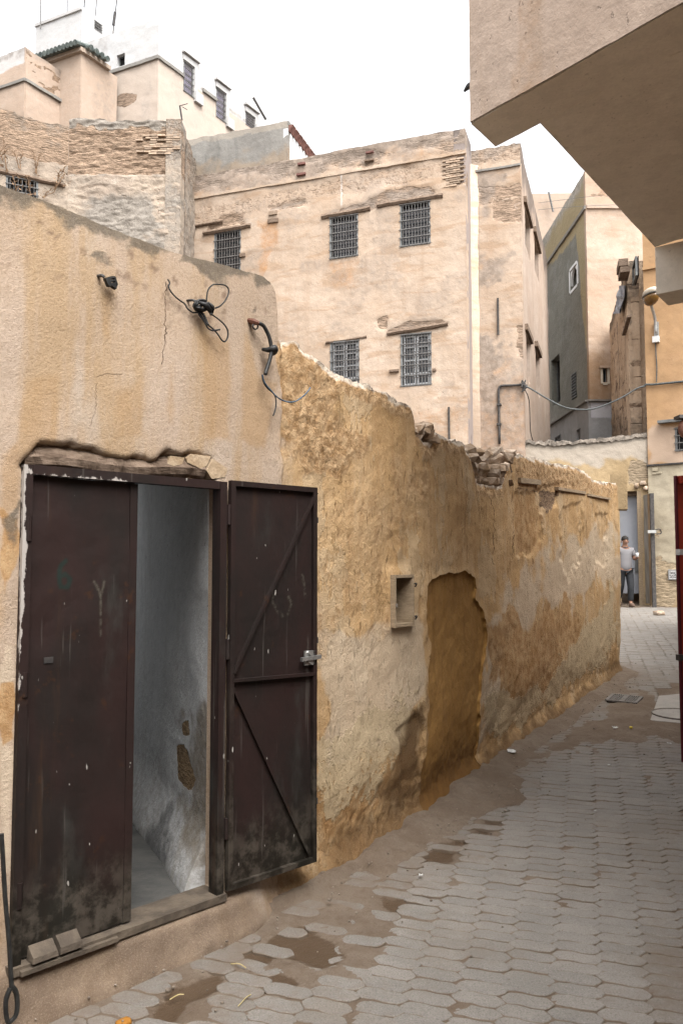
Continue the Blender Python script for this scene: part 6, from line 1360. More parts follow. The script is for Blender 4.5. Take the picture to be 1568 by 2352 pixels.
Geo().box(np.asarray(FL.P((s0 + s1) / 2 - .1, z1 - .05, -.30)), dL * (s1 - s0) * .62, nL * .12, (0, 0, .05)).obj('gate_lintel', M['timber'], ew)
Geo().box(np.asarray(FL.P(s1 - .03, (0.7 + z1) / 2, -.10)), dL * .06, nL * .10, (0, 0, (z1 - .7) / 2)).obj('gate_post', M['pale_timber'], ew)
# old wooden leaf standing open
a0 = ptY(1475, 1133, 19.78); a1 = ptY(1495, 1131, 19.2); xa, xb = a0[:2], a1[:2]; zt_ = a1[2] - .02; zb_ = ptg(1484, 1392)[2] + .06
dv = xb - xa; nv_ = np.array([-dv[1], dv[0]]); nv_ /= np.hypot(*nv_); nv3 = np.append(nv_, 0)
nP = 4; lf = None
for k in range(nP):
    t0, t1 = k / nP + .012, (k + 1) / nP - .012; p, q = xa + dv * t0, xa + dv * t1
    g = Geo().slab([np.array([*p, zb_]), np.array([*q, zb_]), np.array([*q, zt_]), np.array([*p, zt_])], nv3 * .05)
    if lf is None: lf = g.obj('gate_leaf', M['oldwood'], ew)
    else: g.obj('plank', M['oldwood' if k < 2 else 'oldwood2'], lf)
g = Geo().bar(np.array([*xb, zb_ - .1]) , np.array([*xb, zt_]), .09, .05, np.append(dv, 0)); g.obj('leaf_edge', M['iron'], lf)
c = ptY(1497, 1222, 19.1); Geo().bar(c - [.12, 0, -.01], c + [.08, 0, .01], .06, .07).obj('latch', M['zinc'], lf)
Geo().tube([c + [.08, 0, .06], c + [.2, .04, .07], c + [.22, .04, -.03], c + [.1, 0, -.05]], .014, 6, 3).obj('latch_loop', M['iron'], lf)

# ---- G: orange house at the right
Kg = np.array([7.60, 19.66]); dG = np.array([.81, -.59]); dG /= np.hypot(*dG); FG = Path([Kg, Kg + dG * 4.6]); FGs = Path([Kg + np.array([.59, .81]) * 2.5, Kg])
hG = thing('orange_house', 'orange plastered house with cream lower wall at the right edge', 'house', (*Kg, .7))
zlG = FG.hit(1500, 1068)[1]; RG = rng4(FG, [(1549, 981), (1600, 978), (1600, 1034), (1549, 1037)])
def attrG(P, S, Z):
    u, v, _ = proj(P); return {'m3': .9 * patch(P, [(1490, 990), (1548, 975), (1600, 975), (1600, 1062), (1490, 1068)], 10, 12, 2, 1), 'm1': 0 * u, 'm2': 0 * u, 'm4': 0 * u}
V, F, A, _, _ = panel(FG, 0, FG.len, zlG, 10.5, .06, .06, holes=[RG + (.22,)], disp=disp_std(.02, .005), attrf=attrG, core=([tuple(Kg + np.array([.59, .81]) * .5 + dG * .4), tuple(Kg + dG * 4.5 + np.array([.59, .81]) * .5), tuple(Kg + dG * 4.5 + np.array([.59, .81]) * 2.5), tuple(Kg + np.array([.59, .81]) * 2.5 + dG * .5)], 0, 10)); mesh_obj('wall', V, F, M['G'], hG, A, smooth=True)
V, F, A, _, _ = panel(FGs, 0, FGs.len - .02, .4, 10.5, .1, .1, disp=disp_std(.02, .005), attrf=attrG); mesh_obj('wall', V, F, M['G'], hG, A, smooth=True)
def attrG2(P, S, Z):
    u, v, _ = proj(P); return {'m1': np.maximum.reduce([.85 * patch(P, [(1505, 1290), (1530, 1275), (1560, 1310), (1560, 1400), (1500, 1400), (1505, 1330)], 8, 16, 3, 1), .8 * patch(P, [(1500, 1228), (1520, 1215), (1512, 1240)], 3, 4, 4, 2)]), 'm4': .9 * sstep(1290, 1400, v + 50 * fbm(P, 2, 3, 3)), 'm2': 0 * u, 'm3': 0 * u}
V, F, A, _, _ = panel(FG, -.0, FG.len, .4, zlG - .01, .05, .05, disp=lambda P, S, Z: .02 + .015 * fbm(P, 1, 3, 1) + .01 * fbm(P, 7, 3, 2), attrf=attrG2, thick=.12); mesh_obj('lower_wall', V, F, M['G2'], hG, A, smooth=True)
strip(FG, -.02, FG.len, zlG - .03, .04, .06, hG, 'iron', 'ledge', rag=.006)
window(FG, RG, hG, 'open', .2, 4, pane='dark'); bit(FG, 1545, 968, 62, 6, .18, hG, 'wframe', 'window_hood')
zc = FG.hit(1480, 830 - 0)[1]; zc = FG.hit(1490, 692)[1]; 
strip(FG, 0, FG.len, FG.hit(1478, 848 - 248 + 22)[1], .07, .06, hG, 'G', 'string_course')
mp_ = thing('wall_plate', 'square pale metal plate with black scrawl on the worn cream wall', 'plate', on(FG, 1545, 1332))
q0, q1 = FG.hit(1534, 1308), FG.hit(1556, 1332); d, n = FG.dirn(1)
cc = np.asarray(FG.P((q0[0] + q1[0]) / 2, (q0[1] + q1[1]) / 2, .045)); hw, hh = (q1[0] - q0[0]) / 2, (q0[1] - q1[1]) / 2
Geo().box(cc, d * hw, n * .015, (0, 0, hh)).obj('plate', M['white_plastic'], mp_)
g = Geo(); rs = np.random.RandomState(6)
for z_ in (-1, 1): g.bar(cc + n * .018 - d * hw * .95 + [0, 0, z_ * hh * .9], cc + n * .018 + d * hw * .95 + [0, 0, z_ * hh * .9], .006, .012)
for s_ in (-1, 1): g.bar(cc + n * .018 + d * s_ * hw * .92 - [0, 0, hh * .8], cc + n * .018 + d * s_ * hw * .92 + [0, 0, hh * .8], .006, .012, d)
for r_ in (.5, .15, -.2, -.55):
    pts = [cc + n * .018 + d * hw * x + np.array([0, 0, hh * (r_ + rs.uniform(-.14, .14))]) for x in np.linspace(-.7, .7, 11)]; g.tube(pts, .007, 4, 2)
g.obj('scrawl', M['iron'], mp_)
q = FG.hit(1506, 1076); bit(FG, 1504, 1078, 12, 8, .05, hG, 'G2', 'moulding'); bit(FG, 1512, 1086, 12, 4, .05, hG, 'G2', 'moulding'); bit(FG, 1502, 1088, 8, 4, .05, hG, 'G2', 'moulding')
# street lamp
lm = thing('street_lamp', 'wall mounted street lamp with amber bowl on the orange house', 'street lamp', on(FG, 1507, 785, .06))
Geo().tube([on(FG, 1507, 770, .06), on(FG, 1506, 735, .12), on(FG, 1503, 712, .30), on(FG, 1500, 699, .45)], .035, 8, 4).obj('arm', M['zinc'], lm, smooth=True)
lc = ptY(1494, 680, 19.05); bm = bmesh.new(); bmesh.ops.create_uvsphere(bm, u_segments=16, v_segments=10, radius=1.0)
SV = np.array([v.co[:] for v in bm.verts]); SF = [[v.index for v in f.verts] for f in bm.faces]; bm.free()
lo = SV.copy(); lo[:, 2] = np.where(lo[:, 2] > 0, lo[:, 2] * .15, lo[:, 2]); mesh_obj('bowl', lc + lo * [.165, .30, .20] + [0, 0, -.03], SF, M['amber'], lm, smooth=True)
hi = SV.copy(); hi[:, 2] = np.where(hi[:, 2] < 0, hi[:, 2] * .1, np.abs(hi[:, 2]) ** .6); mesh_obj('housing', lc + hi * [.18, .33, .17] + [0, 0, .02], SF, M['lampwhite'], lm, smooth=True)
Geo().tube([lc + [math.cos(a) * .172, math.sin(a) * .312, .012] for a in np.linspace(0, 2 * math.pi, 19)], .014, 5, 1).obj('rim', M['wframe'], lm)
bit(FG, 1507, 781, 14, 14, .12, lm, 'white_plastic', 'junction_box'); bit(FG, 1507, 757, 10, 34, .04, lm, 'zinc', 'mount_plate')
tag(Geo().tube([on(FG, u, v, .035) for u, v in ((1505, 788), (1506, 815), (1508, 845), (1507, 878))], .014, 5, 3).obj('lamp_cable', M['greycable']), 'dark cable dropping from the street lamp box', 'cable', 'cables on the alley houses')
tag(Geo().tube([on(FG, u, v, .05) for u, v in ((1480, 888), (1484, 884), (1500, 884), (1530, 881), (1560, 878), (1600, 874))], .030, 6, 2).obj('wall_cable', M['greycable']), 'thick grey cable bundle running along the orange house', 'cable', 'cables on the alley houses')
pa = on(FA2, 1203, 888, .10); pb = on(FG, 1482, 887, .05); pts = []
for t, vv in ((0, 888), (.06, 893), (.2, 916), (.35, 936), (.5, 941), (.62, 936), (.8, 915), (.93, 893), (1, 886)):
    p = pa + (pb - pa) * t; u_ = proj(p)[0]; pts.append(ptY(float(u_), vv, p[1]))
pts[0], pts[-1] = pa, pb
tag(Geo().tube(pts, .022, 6, 4).obj('hanging_wire', M['greycable'], smooth=True), 'grey cable sagging across the gap from peach house to orange house', 'cable', 'cables on the alley houses')
rs = np.random.RandomState(1); g = Geo()
for k in range(5):
    pts = [pa + rs.normal(0, .05, 3) * [1, .5, 1.4] for _ in range(6)]; g.tube(pts, .016, 5, 4)
g.tube([pa + [0, 0, -.05], on(FA3, 1207, 920, .08), on(FA3, 1212, 990, .06), on(FA3, 1220, 1015, .05)], .012, 5, 3); tag(g.obj('cable_knot', M['iron']), 'knot of black cable at the corner of the peach house', 'cable', 'cables on the alley houses')
for k, (pp, lb) in enumerate(((((1235, 466), (1300, 458), (1370, 450), (1420, 452)), 'upper of two thin wires crossing the grey cement house'), (((1235, 482), (1300, 476), (1370, 472), (1420, 470)), 'lower of two thin wires crossing the grey cement house'))):
    tag(Geo().tube([ptY(u, v, 26.5 - i * .2) for i, (u, v) in enumerate(pp)], .006, 4, 4).obj('thin_wire', M['greycable']), lb, 'wire', 'cables on the alley houses')

# ---- H: the overhanging house at the right
HZ = EYE + 2.2
Pa = ptz(1078.6, 281, HZ); Pr = ptz(1568, 5, HZ); fd = (Pr - Pa)[:2]; fd /= np.hypot(*fd); Pb = ptz(1152, 330, HZ); Pc_ = ptz(1251, 288, HZ); Pd = ptz(1503, 567, HZ)
Pc_ = Pb + np.append(fd, 0) * np.dot((Pc_ - Pb)[:2], fd); Pr2 = Pa[:2] + fd * 6.5
ed = (Pd - Pc_)[:2]; ed /= np.hypot(*ed); pe = np.array([ed[1], -ed[0]])
hH = thing('overhanging_house', 'rosy plastered house jutting out over the alley at the right', 'house', (2.9, 3.0, .1))
FH = Path([Pa[:2], Pr2]); sH = np.array([fd[1], -fd[0]])
zt = EYE + 8.0
attH = lambda P, S, Z: {'m2': 1.0 * sstep(.06, .0, Z - HZ + .035 * fbm(P, 6, 3, 1)) * sstep(-.1, .2, fbm(P, 2.5, 3, 2)), 'm1': 0 * S, 'm3': 0 * S, 'm4': .4 * sstep(.2, .5, fbm(P, (3, 3, .5), 3, 3))}
V, F, A, _, _ = panel(FH, 0, FH.len, HZ, zt, .045, .045, disp=lambda P, S, Z: .006 * fbm(P, 1.5, 3, 1) + .0025 * fbm(P, 14, 3, 2), attrf=attH, thick=.2); lo_ = sstep(.10, 0, V[:, 2] - HZ); V[:, 2] += lo_ * np.maximum(0, fbm(V * [1, 1, 0], 3.5, 4, 8) - .1) * .004; mesh_obj('front_wall', V, F, M['H'], hH, A, smooth=True)
# soffit: fine sheet below a solid storey; outline follows the jetty
poly = [Pa[:2], Pb[:2] - fd * .05 * 0, Pc_[:2], Pd[:2], Pd[:2] + pe * 5.0, Pr2 + np.array([1.5, 1.0]), Pr2]
ax = np.append(fd, 0); V = []; F = []
Geo().prism([tuple(Pa[:2] + ed * .08 + fd * .05), tuple(Pb[:2] - ed * .01 + fd * .0), tuple(Pc_[:2]), tuple(Pd[:2]), tuple(Pd[:2] + pe * 5.0), tuple(Pr2 + np.array([1.5, 1.0])), tuple(Pr2 + ed * .1)], HZ + .012, zt - .1).obj('upper_storey', M['H'], hH)
def soffit(name, quad, nu, nv, z, seed):
    a, b, c, d = (np.asarray(q, float)[:2] for q in quad); V = []; 
    for j in range(nv + 1):
        for i in range(nu + 1):
            s, t = i / nu, j / nv; p = (a * (1 - s) + b * s) * (1 - t) + (d * (1 - s) + c * s) * t; V.append((p[0], p[1], z))
    V = np.array(V); ej = np.maximum(0, fbm(V[:nu + 1], 3.5, 4, seed + 7) - .12) * .008; V[:nu + 1, :2] += ed * ej[:, None]; V[:, 2] += .004 * fbm(V, 2.5, 3, seed) + .0015 * fbm(V, 20, 2, seed + 1); W = V.copy(); W[:, 2] = z + .03
    idx = np.arange((nu + 1) * (nv + 1)).reshape(nv + 1, nu + 1); n = len(V)
    F = np.stack([idx[:-1, :-1], idx[1:, :-1], idx[1:, 1:], idx[:-1, 1:]], -1).reshape(-1, 4).tolist()
    rim = list(idx[0]) + list(idx[1:, -1]) + list(idx[-1, -2::-1]) + list(idx[-2:0:-1, 0]); F += [(int(p), int(q), int(q) + n, int(p) + n) for p, q in zip(rim, rim[1:] + rim[:1])]
    u, v, _ = proj(V); m2 = np.maximum(.75 * sstep(6, 0, line_d(u, v, [(1251, 288), (1503, 567)]) + 4 * fbm(V, 8, 2, 1)) * sstep(.1, .4, fbm(V, 2.5, 2, 2) + .1), .6 * sstep(6, 0, line_d(u, v, [(1503, 567), (1568, 556)])))
    m2 = np.concatenate([m2, m2])
    return mesh_obj(name, np.vstack([V, W]), F, M['Hs'], hH, {'m1': 0 * m2, 'm2': m2, 'm3': 0 * m2, 'm4': 0 * m2}, smooth=False)
bw = np.dot((Pb - Pa)[:2], ed); far_r = 6.5
Pb2 = Pa[:2] + ed * bw
soffit('edge_beam', [Pa[:2] + ed * .012, Pa[:2] + fd * far_r + ed * .012, Pa[:2] + fd * far_r + ed * bw, Pb2], 160, 8, HZ - .002, 1)
sc0 = np.dot(Pc_[:2] - Pb2, fd)
soffit('soffit', [Pb2 + fd * sc0, Pb2 + fd * 6.0, Pb2 + fd * 6.0 + ed * np.dot(Pd[:2] - Pc_[:2], ed), Pd[:2]], 140, 60, HZ - .002, 4)
# far downstand beam with its bracket and the ground-floor wall on the right
lowz = ptY(1510, 676, Pd[1])[2]; d2 = np.append(pe, 0); e3 = np.append(ed, 0)
Geo().slab([np.array([*Pd[:2], lowz]), np.array([*Pd[:2], HZ - .004]), np.array([*(Pd[:2] + pe * 4.9), HZ - .004]), np.array([*(Pd[:2] + pe * 4.9), lowz])], e3 * .30).obj('far_beam', M['Hs'], hH)
rw = np.array([2.12, 2.0]); rd_ = np.array([7.5, 18.5]); rd_ /= np.hypot(*rd_); FRW = Path([rw + rd_ * 13.5, rw - rd_ * 7])
V, F, A, _, _ = panel(FRW, 0, FRW.len, -.3, HZ + .2, .15, .15, disp=disp_std(.015, .004), attrf=attH, thick=.4); mesh_obj('ground_wall', V, F, M['H'], hH, A, smooth=True)
qh = FH.hit(1082, 180); c = np.asarray(FH.P(np.float64(0.0), qh[1], -.05)) - np.append(fd, 0) * .02
Geo().tube([c, c - np.append(fd, 0) * .03 + [0, 0, .008], c - np.append(fd, 0) * .06 + [0, 0, -.004]], [.018, .016, .006], 8, 3).obj('spout', M['iron'], hH)
# red steel door standing open on the right
hz_ = 6.15; rx0 = ptg(1558, 1750); rb = ptY(1556, 1750, 6.1); rt = ptY(1553.5, 1093, 6.1); z0, z1 = rb[2], rt[2]
h2 = np.array([3.62, 6.55]); f2 = np.array([(rb[0] + rt[0]) / 2 + .022, 6.1]); dv = h2 - f2; Lr_ = np.hypot(*dv); dv /= Lr_; nr = np.array([dv[1], -dv[0]]); n3 = np.append(nr, 0)
V, F = sheet(np.array([*f2, z0]), np.array([*h2, z0]), np.array([*h2, z1]), np.array([*f2, z1]), -n3 * .004, 10, 20)
rdoor = mesh_obj('door_leaf', V, F, M['redpaint'], hH); rdoor['label'] = 'red painted steel door standing open'
g = Geo().bar(np.array([*f2, z0]) + n3 * .0 - np.append(dv, 0) * .012, np.array([*f2, z1]) + n3 * .0 - np.append(dv, 0) * .012, .020, .018, np.append(dv, 0)); g.obj('door_edge', M['maroon'], rdoor)
g = Geo().bar(np.array([*(f2 + dv * .01), z1 - .03]) + n3 * .02, np.array([*h2, z1 - .03]) + n3 * .02, .03, .06); g.obj('door_rail', M['redpaint'], rdoor)
for v_, m_ in ((1268, 'white_plastic'), (1510, 'iron')):
    c = ptY(1560, v_, 6.08); g = Geo().box(c, np.append(dv, 0) * .02, n3 * .02, (0, 0, .022)); g.obj('bolt', M[m_], rdoor)
tag(Geo().tube([ptY(1553, 1272, 6.04), ptY(1557, 1270, 6.02), ptY(1563, 1266, 6.0)], .004, 5, 2).obj('string', M['white_plastic']), 'short white string tied to the red door edge', 'string')
br_ = thing('rusty_lamp', 'rust brown round fitting with flat top at the right edge', 'wall fitting', on(FG, 1570, 1010, .2))
c = ptY(1570, 985, 18.6); mesh_obj('drum', c + SV * [.14, .14, .22], SF, M['rusty'], br_, smooth=True); Geo().box(c + [0, 0, .27], (.17, 0, 0), (0, .17, 0), (0, 0, .04)).obj('cap', M['iron'], br_)
# unseen house block added behind the viewer to shade the alley
bh = thing('shade_block_behind', 'plain house block added behind the viewer to shade the alley', 'house', (-2, -7, 0))
Geo().prism([(-6.5, -4.0), (1.0, -6.0), (1.6, -10), (-8, -10)], -.5, 7.5).obj('wall', M['H'], bh)

# ---------------------------------------------------------------- cables and fittings on the alley wall
def wpx(u, v, o=0.02):
    q = WALL.hit(u, v); return np.asarray(WALL.P(np.float64(q[0]), q[1], o))
q = WALL.hit(240, 650); dW, nW = WALL.dirn(q[0]); UPV = np.array([0, 0, 1.0])
ck = thing('cable_clamp', 'small black plastic cable clamp with slots on a nail, upper left of the wall', 'cable clamp', wpx(224, 638))
Geo().tube([wpx(224, 634, -.01), wpx(226, 637, .03), wpx(231, 643, .035)], .007, 6, 2).obj('hook', M['iron'], ck)
g = Geo()
for quad in ([(229, 645), (243, 641), (243, 664), (236, 662)], [(243, 641), (251, 641), (250, 645), (243, 646)], [(243, 649), (251, 648), (253, 652), (243, 653)], [(243, 656), (254, 655), (258, 660), (243, 661)], [(250, 641), (253, 643), (258, 660), (254, 668)], [(243, 661), (256, 659), (255, 670), (250, 667)]):
    g.slab([wpx(*p, .028) for p in quad], nW * .02)
g.obj('clamp_body', M['rubber'], ck)
ct = thing('cable_coil', 'tangled black cable coil with two loose loops, middle of the upper wall', 'cable coil', wpx(452, 712))
rs = np.random.RandomState(9)
Geo().tube([wpx(430, 690, -.01), wpx(433, 693, .03), wpx(440, 698, .04)], .006, 6, 2).obj('hook', M['iron'], ct)
g = Geo()
for k in range(7):
    c = np.array([445 + k * 1.5, 704 + k * 1.2]); r = rs.uniform(8, 13); a0 = rs.uniform(0, 6)
    g.tube([wpx(c[0] + r * math.cos(a0 + a) * 1.1, c[1] + r * math.sin(a0 + a) * .8, .03 + .03 * rs.rand()) for a in np.linspace(0, 5.6, 10)], .0052, 6, 3)
g.tube([wpx(444, 702, .05), wpx(455, 708, .06), wpx(466, 718, .05), wpx(474, 728, .04)], [.009, .012, .011, .006], 7, 3)
g.tube([wpx(462, 700, .05), wpx(470, 712, .06), wpx(474, 726, .04)], [.005, .009, .006], 6, 3)
g.obj('coil', M['rubber'], ct, smooth=True)
def wire(pts, r, name, mat, parent, o=.03):
    os_ = np.linspace(o, o + .015, len(pts)); return Geo().tube([wpx(u, v, oo) for (u, v), oo in zip(pts, os_)], r, 6, 5).obj(name, M[mat], parent, smooth=True)
wire([(459, 708), (459, 690), (462, 672), (472, 661), (484, 660), (498, 662), (506, 670), (505, 684), (496, 700), (484, 711), (474, 715)], .0035, 'wire', 'rubber', ct, .05)
wire([(446, 722), (454, 735), (462, 748), (478, 762), (488, 775), (496, 787), (503, 788), (508, 776), (506, 762), (498, 750), (484, 738), (466, 726)], .0038, 'wire', 'rubber', ct, .04)
wire([(441, 716), (448, 730), (456, 742), (464, 758), (474, 764), (490, 762)], .0038, 'wire', 'rubber', ct, .035)
wire([(448, 718), (456, 728), (461, 744), (463, 752)], .006, 'wire', 'rubber', ct, .035)
wire([(382, 643), (386, 652), (383, 660), (388, 672), (398, 684), (410, 694), (418, 700), (425, 712), (436, 720), (446, 720), (456, 716), (462, 704)], .0036, 'wire', 'rubber', ct, .012)
hc = thing('hanging_cable', 'thick black cable hanging from a rusty hook with a loose blue wire end', 'cable', wpx(590, 800))
g = Geo().tube([wpx(570, 733, -.02), wpx(574, 742, .03), wpx(580, 748, .05)], [.010, .016, .008], 7, 2); g.obj('hook', M['rusty'], hc)
g = Geo().tube([wpx(577 + 6 * math.cos(a), 752 + 7 * math.sin(a), .03) for a in np.linspace(0, 6.3, 9)], .004, 5, 2); g.obj('ring', M['rubber'], hc)
wire([(578, 747), (588, 753), (595, 766), (601, 782), (604, 800), (604, 812), (601, 826), (596, 842), (590, 858), (588, 865)], .0100, 'sheath', 'rubber', hc, .05)
Geo().tube([wpx(596, 804, .02), wpx(601, 808, .05), wpx(607, 806, .07), wpx(613, 812, .05), wpx(609, 820, .03)], [.008, .014, .018, .016, .008], 8, 3).obj('clamp', M['rubber'], hc, smooth=True)
wire([(588, 864), (590, 876), (596, 888), (606, 900), (618, 914), (632, 923), (648, 927), (662, 924), (676, 914), (686, 904), (692, 894)], .0036, 'wire', 'bluewire', hc, .045)
wire([(589, 864), (591, 880), (600, 895), (612, 906), (617, 918), (617, 934), (613, 950), (609, 958)], .0036, 'wire', 'rubber', hc, .04)
st = thing('hanging_strap', 'black strap with looped end hanging at the far left of the door', 'strap', wpx(4, 2290, .10))
Geo().tube([wpx(-22, 1900, .10), wpx(-14, 2040, .10), wpx(-8, 2140, .11), wpx(-5, 2240, .12)], .008, 6, 4).obj('strap', M['rubber'], st)
Geo().tube([wpx(-5, 2236, .12), wpx(5, 2250, .12), wpx(8, 2280, .12), wpx(3, 2304, .12), wpx(-14, 2314, .12), wpx(-18, 2270, .12), wpx(-8, 2240, .12)], .0085, 6, 4).obj('loop', M['rubber'], st)

# ---------------------------------------------------------------- small things lying about
def blk(name, label, p, q, hh, cat):
    a = WALL.hit(*p); b = WALL.hit(*q); sa, sb = a[0], b[0]; g = Geo(); z = DZ0 + .005
    P_ = lambda s, zz, o: np.asarray(WALL.P(np.float64(s), zz, o))
    g.add([P_(sa, z, .065), P_(sb, z, .065), P_(sb, z, .012), P_(sa, z, .012), P_(sa + .004, z + hh, .060), P_(sb - .004, z + hh, .060), P_(sb - .004, z + hh + .03, .014), P_(sa + .004, z + hh + .03, .014)],
          [(3, 2, 1, 0), (4, 5, 6, 7), (0, 1, 5, 4), (1, 2, 6, 5), (2, 3, 7, 6), (3, 0, 4, 7)])
    tag(g.obj(name, M['sill']), label, cat)
blk('wood_block', 'long pale wood block lying against the left foot of the door', (58, 2200), (118, 2190), .018, 'wood block')
blk('wood_block', 'short pale wood block beside the longer one at the door foot', (122, 2150), (174, 2140), .022, 'wood block')
Geo().bar(wp(s_jl + .02, DZ0 - .016, .040), wp(s_jl + .40, DZ0 - .016, .040), .05, .016).obj('sill_ledge', M['sill'], wall)
def straw(p, q, label, lift=.006):
    a, b = ptg(*p, lift), ptg(*q, lift); m = (a + b) / 2 + np.array([.004, .004, .006]); tag(Geo().tube([a, m, b], .0022, 5, 3).obj('straw', M['straw']), label, 'straw', 'straws on the ground')
straw((530, 2214), (565, 2223), 'upper straw on the pavers beside the muddy gutter'); straw((390, 2296), (422, 2284), 'straw lying over the wet gutter nearest the wall'); straw((547, 2311), (576, 2284), 'bent straw on the pavers right of the wet gutter')
r = ray(467, 2034); t = (DZ0 - .02 - EYE) / r[2]; a = CAM + r * t; tag(Geo().tube([a + [-.02, .03, .004], a + [0, 0, .008], a + [.018, -.03, .004]], .0022, 5, 2).obj('straw', M['straw']), 'yellow straw on the doorway floor', 'straw', 'straws on the ground')
V, F = rock(ptg(284, 2350, .004), .022, 3, (1.3, 1, .5)); tag(mesh_obj('orange_rind', V, F, M['orange'], smooth=True), 'brown orange rind in the gutter at the bottom edge', 'rind')
V, F = rock(ptg(1448, 1671, .03), .014, 5, (1, 1, .7)); tag(mesh_obj('yellow_peel', V, F, M['yellow'], smooth=True), 'tiny yellow peel on the dirt near the drain grate', 'peel')
def scrap(u, v, w, label, seed, lift=.03):
    rs = np.random.RandomState(seed); c = ptg(u, v, lift); n = 5; V = []; F = []
    for j in range(n):
        for i in range(n): V.append(c + np.array([(i - 2) * w / 4, (j - 2) * w / 5, rs.uniform(0, .35 * w)]) + rs.normal(0, .06 * w, 3) * [1, 1, 0])
    for j in range(n - 1):
        for i in range(n - 1): F.append((j * n + i, j * n + i + 1, (j + 1) * n + i + 1, (j + 1) * n + i))
    V = np.array(V); V2 = V - [0, 0, .002]; m = n * n
    tag(mesh_obj('paper_scrap', np.vstack([V, V2]), F + [tuple(q + m for q in f[::-1]) for f in F], M['paper']), label, 'paper scrap', 'paper scraps on the ground')
scrap(1174, 1728, .06, 'crumpled white paper scrap at the foot of the mud infill', 1, .05); scrap(1412, 1672, .045, 'thin pale paper scrap left of the yellow peel', 2); scrap(1536, 1708, .035, 'pale scrap by the right edge beyond the concrete slab', 3)
scrap(1398, 1757, .02, 'small white scrap on the pavers below the dirt patch', 4, .01); scrap(966, 2010, .02, 'white speck of paper on the muddy gutter', 5, .015); scrap(1366, 1862, .016, 'tiny white scrap on the middle of the pavers', 6, .008)
V, F = rock(ptg(1512, 1408, .05), .09, 8, (1.4, .8, .6)); tag(mesh_obj('stone', V, F, M['stone'], smooth=True), 'lone grey stone at the foot of the cream wall', 'stone')
rs = np.random.RandomState(21); gV, gF = [], []
for k in range(420):
    if k < 260:
        y = rs.uniform(2.6, 10); x = wall_x(y) + abs(rs.normal(.16, .16)) + .06
    else:
        y = rs.uniform(3, 12); x = wall_x(y) + rs.uniform(.3, 2.2)
    s_ = rs.uniform(.0025, .0065) * (1.8 if rs.rand() < .1 else 1)
    V, F = rock((x, y, float(gz(x, y)) + (.030 if k < 260 else .004)), s_, k % 40, (1, 1, .6)); V = V[:]; n0 = len(gV); gV += V.tolist(); gF += [tuple(i + n0 for i in f) for f in F]
gr = mesh_obj('gravel', gV, gF, M['pebble'], loc=(1, 5, .2), smooth=True); tag(gr, kind='stuff')

# ---------------------------------------------------------------- the person in the gateway
def skin_mesh(name, verts, edges, radii, levels=2):
    me = bpy.data.meshes.new(name); me.from_pydata([tuple(v) for v in verts], edges, []); o = bpy.data.objects.new(name, me); COL.objects.link(o)
    sk = o.modifiers.new('skin', 'SKIN'); sk.use_smooth_shade = True
    if not me.skin_vertices: me.skin_vertices.new()
    for i, r in enumerate(radii):
        r = (r, r) if np.isscalar(r) else r; me.skin_vertices[0].data[i].radius = r; me.skin_vertices[0].data[i].use_root = (i == 0)
    ss = o.modifiers.new('sub', 'SUBSURF'); ss.levels = levels; ss.render_levels = levels
    dg = bpy.context.evaluated_depsgraph_get(); dg.update(); m2 = bpy.data.meshes.new_from_object(o.evaluated_get(dg))
    V = np.array([v.co[:] for v in m2.vertices]); F = [tuple(p.vertices) for p in m2.polygons]
    bpy.data.objects.remove(o); return V, F
for k_, c1, c2 in (('skin', (0.24, 0.125, 0.08), (0.30, 0.16, 0.105)), ('hair', (0.012, 0.010, 0.009), (0.025, 0.02, 0.018)), ('jeans', (0.010, 0.011, 0.013), (0.020, 0.022, 0.026)), ('shoe', (0.09, 0.055, 0.04), (0.14, 0.09, 0.065))):
    M[k_] = simple(k_, c1, c2, 20, bump=0.001)
mt = MT('striped_shirt'); wv = mt.nd('ShaderNodeTexWave', wave_type='BANDS', bands_direction='Z'); mt.put(wv.inputs['Vector'], mt.pos()); wv.inputs['Scale'].default_value = 11.0
M['shirt'] = mt.out(mt.mix(mt.ramp(wv.outputs['Fac'], .25, .6), (0.15, 0.145, 0.15), (0.25, 0.24, 0.245)), 0.9, spec=.1)
M['collar'] = simple('dark_collar', (0.03, 0.03, 0.04), (0.05, 0.05, 0.06), 20, bump=0)
B0 = ptg(1437, 1394); B0 = np.array([B0[0], B0[1], float(gz(*B0[:2]))])
ps = thing('person', 'person in striped pale shirt and dark trousers walking out of the gateway holding a cup', 'person', B0)
bv = [(0, 0, .90), (0, 0, 1.08), (0, .01, 1.26), (0, .01, 1.40), (0, -.01, 1.47), (0, -.025, 1.535), (0, -.03, 1.60), (0, -.02, 1.655), (0, -.115, 1.575),
      (.16, .01, 1.385), (.235, .03, 1.14), (.235, -.17, 1.185), (.225, -.235, 1.205), (-.16, .01, 1.385), (-.235, .04, 1.12), (-.25, -.06, .90), (-.25, -.08, .83),
      (.095, 0, .84), (.085, -.10, .49), (.075, -.09, .10), (.08, -.20, .045), (-.095, .0, .84), (-.095, .06, .48), (-.10, .27, .16), (-.10, .18, .07)]
be = [(0, 1), (1, 2), (2, 3), (3, 4), (4, 5), (5, 6), (6, 7), (6, 8), (3, 9), (9, 10), (10, 11), (11, 12), (3, 13), (13, 14), (14, 15), (15, 16), (0, 17), (17, 18), (18, 19), (19, 20), (0, 21), (21, 22), (22, 23), (23, 24)]
br = [(.13, .10), (.12, .09), (.14, .10), (.10, .07), .05, (.062, .07), (.074, .088), (.055, .065), .016, .055, .042, .032, .036, .055, .042, .032, .036, .085, .058, .042, .036, .085, .058, .042, .036]
V, F = skin_mesh('b', bv, be, br)
g = Geo().add(V, F)
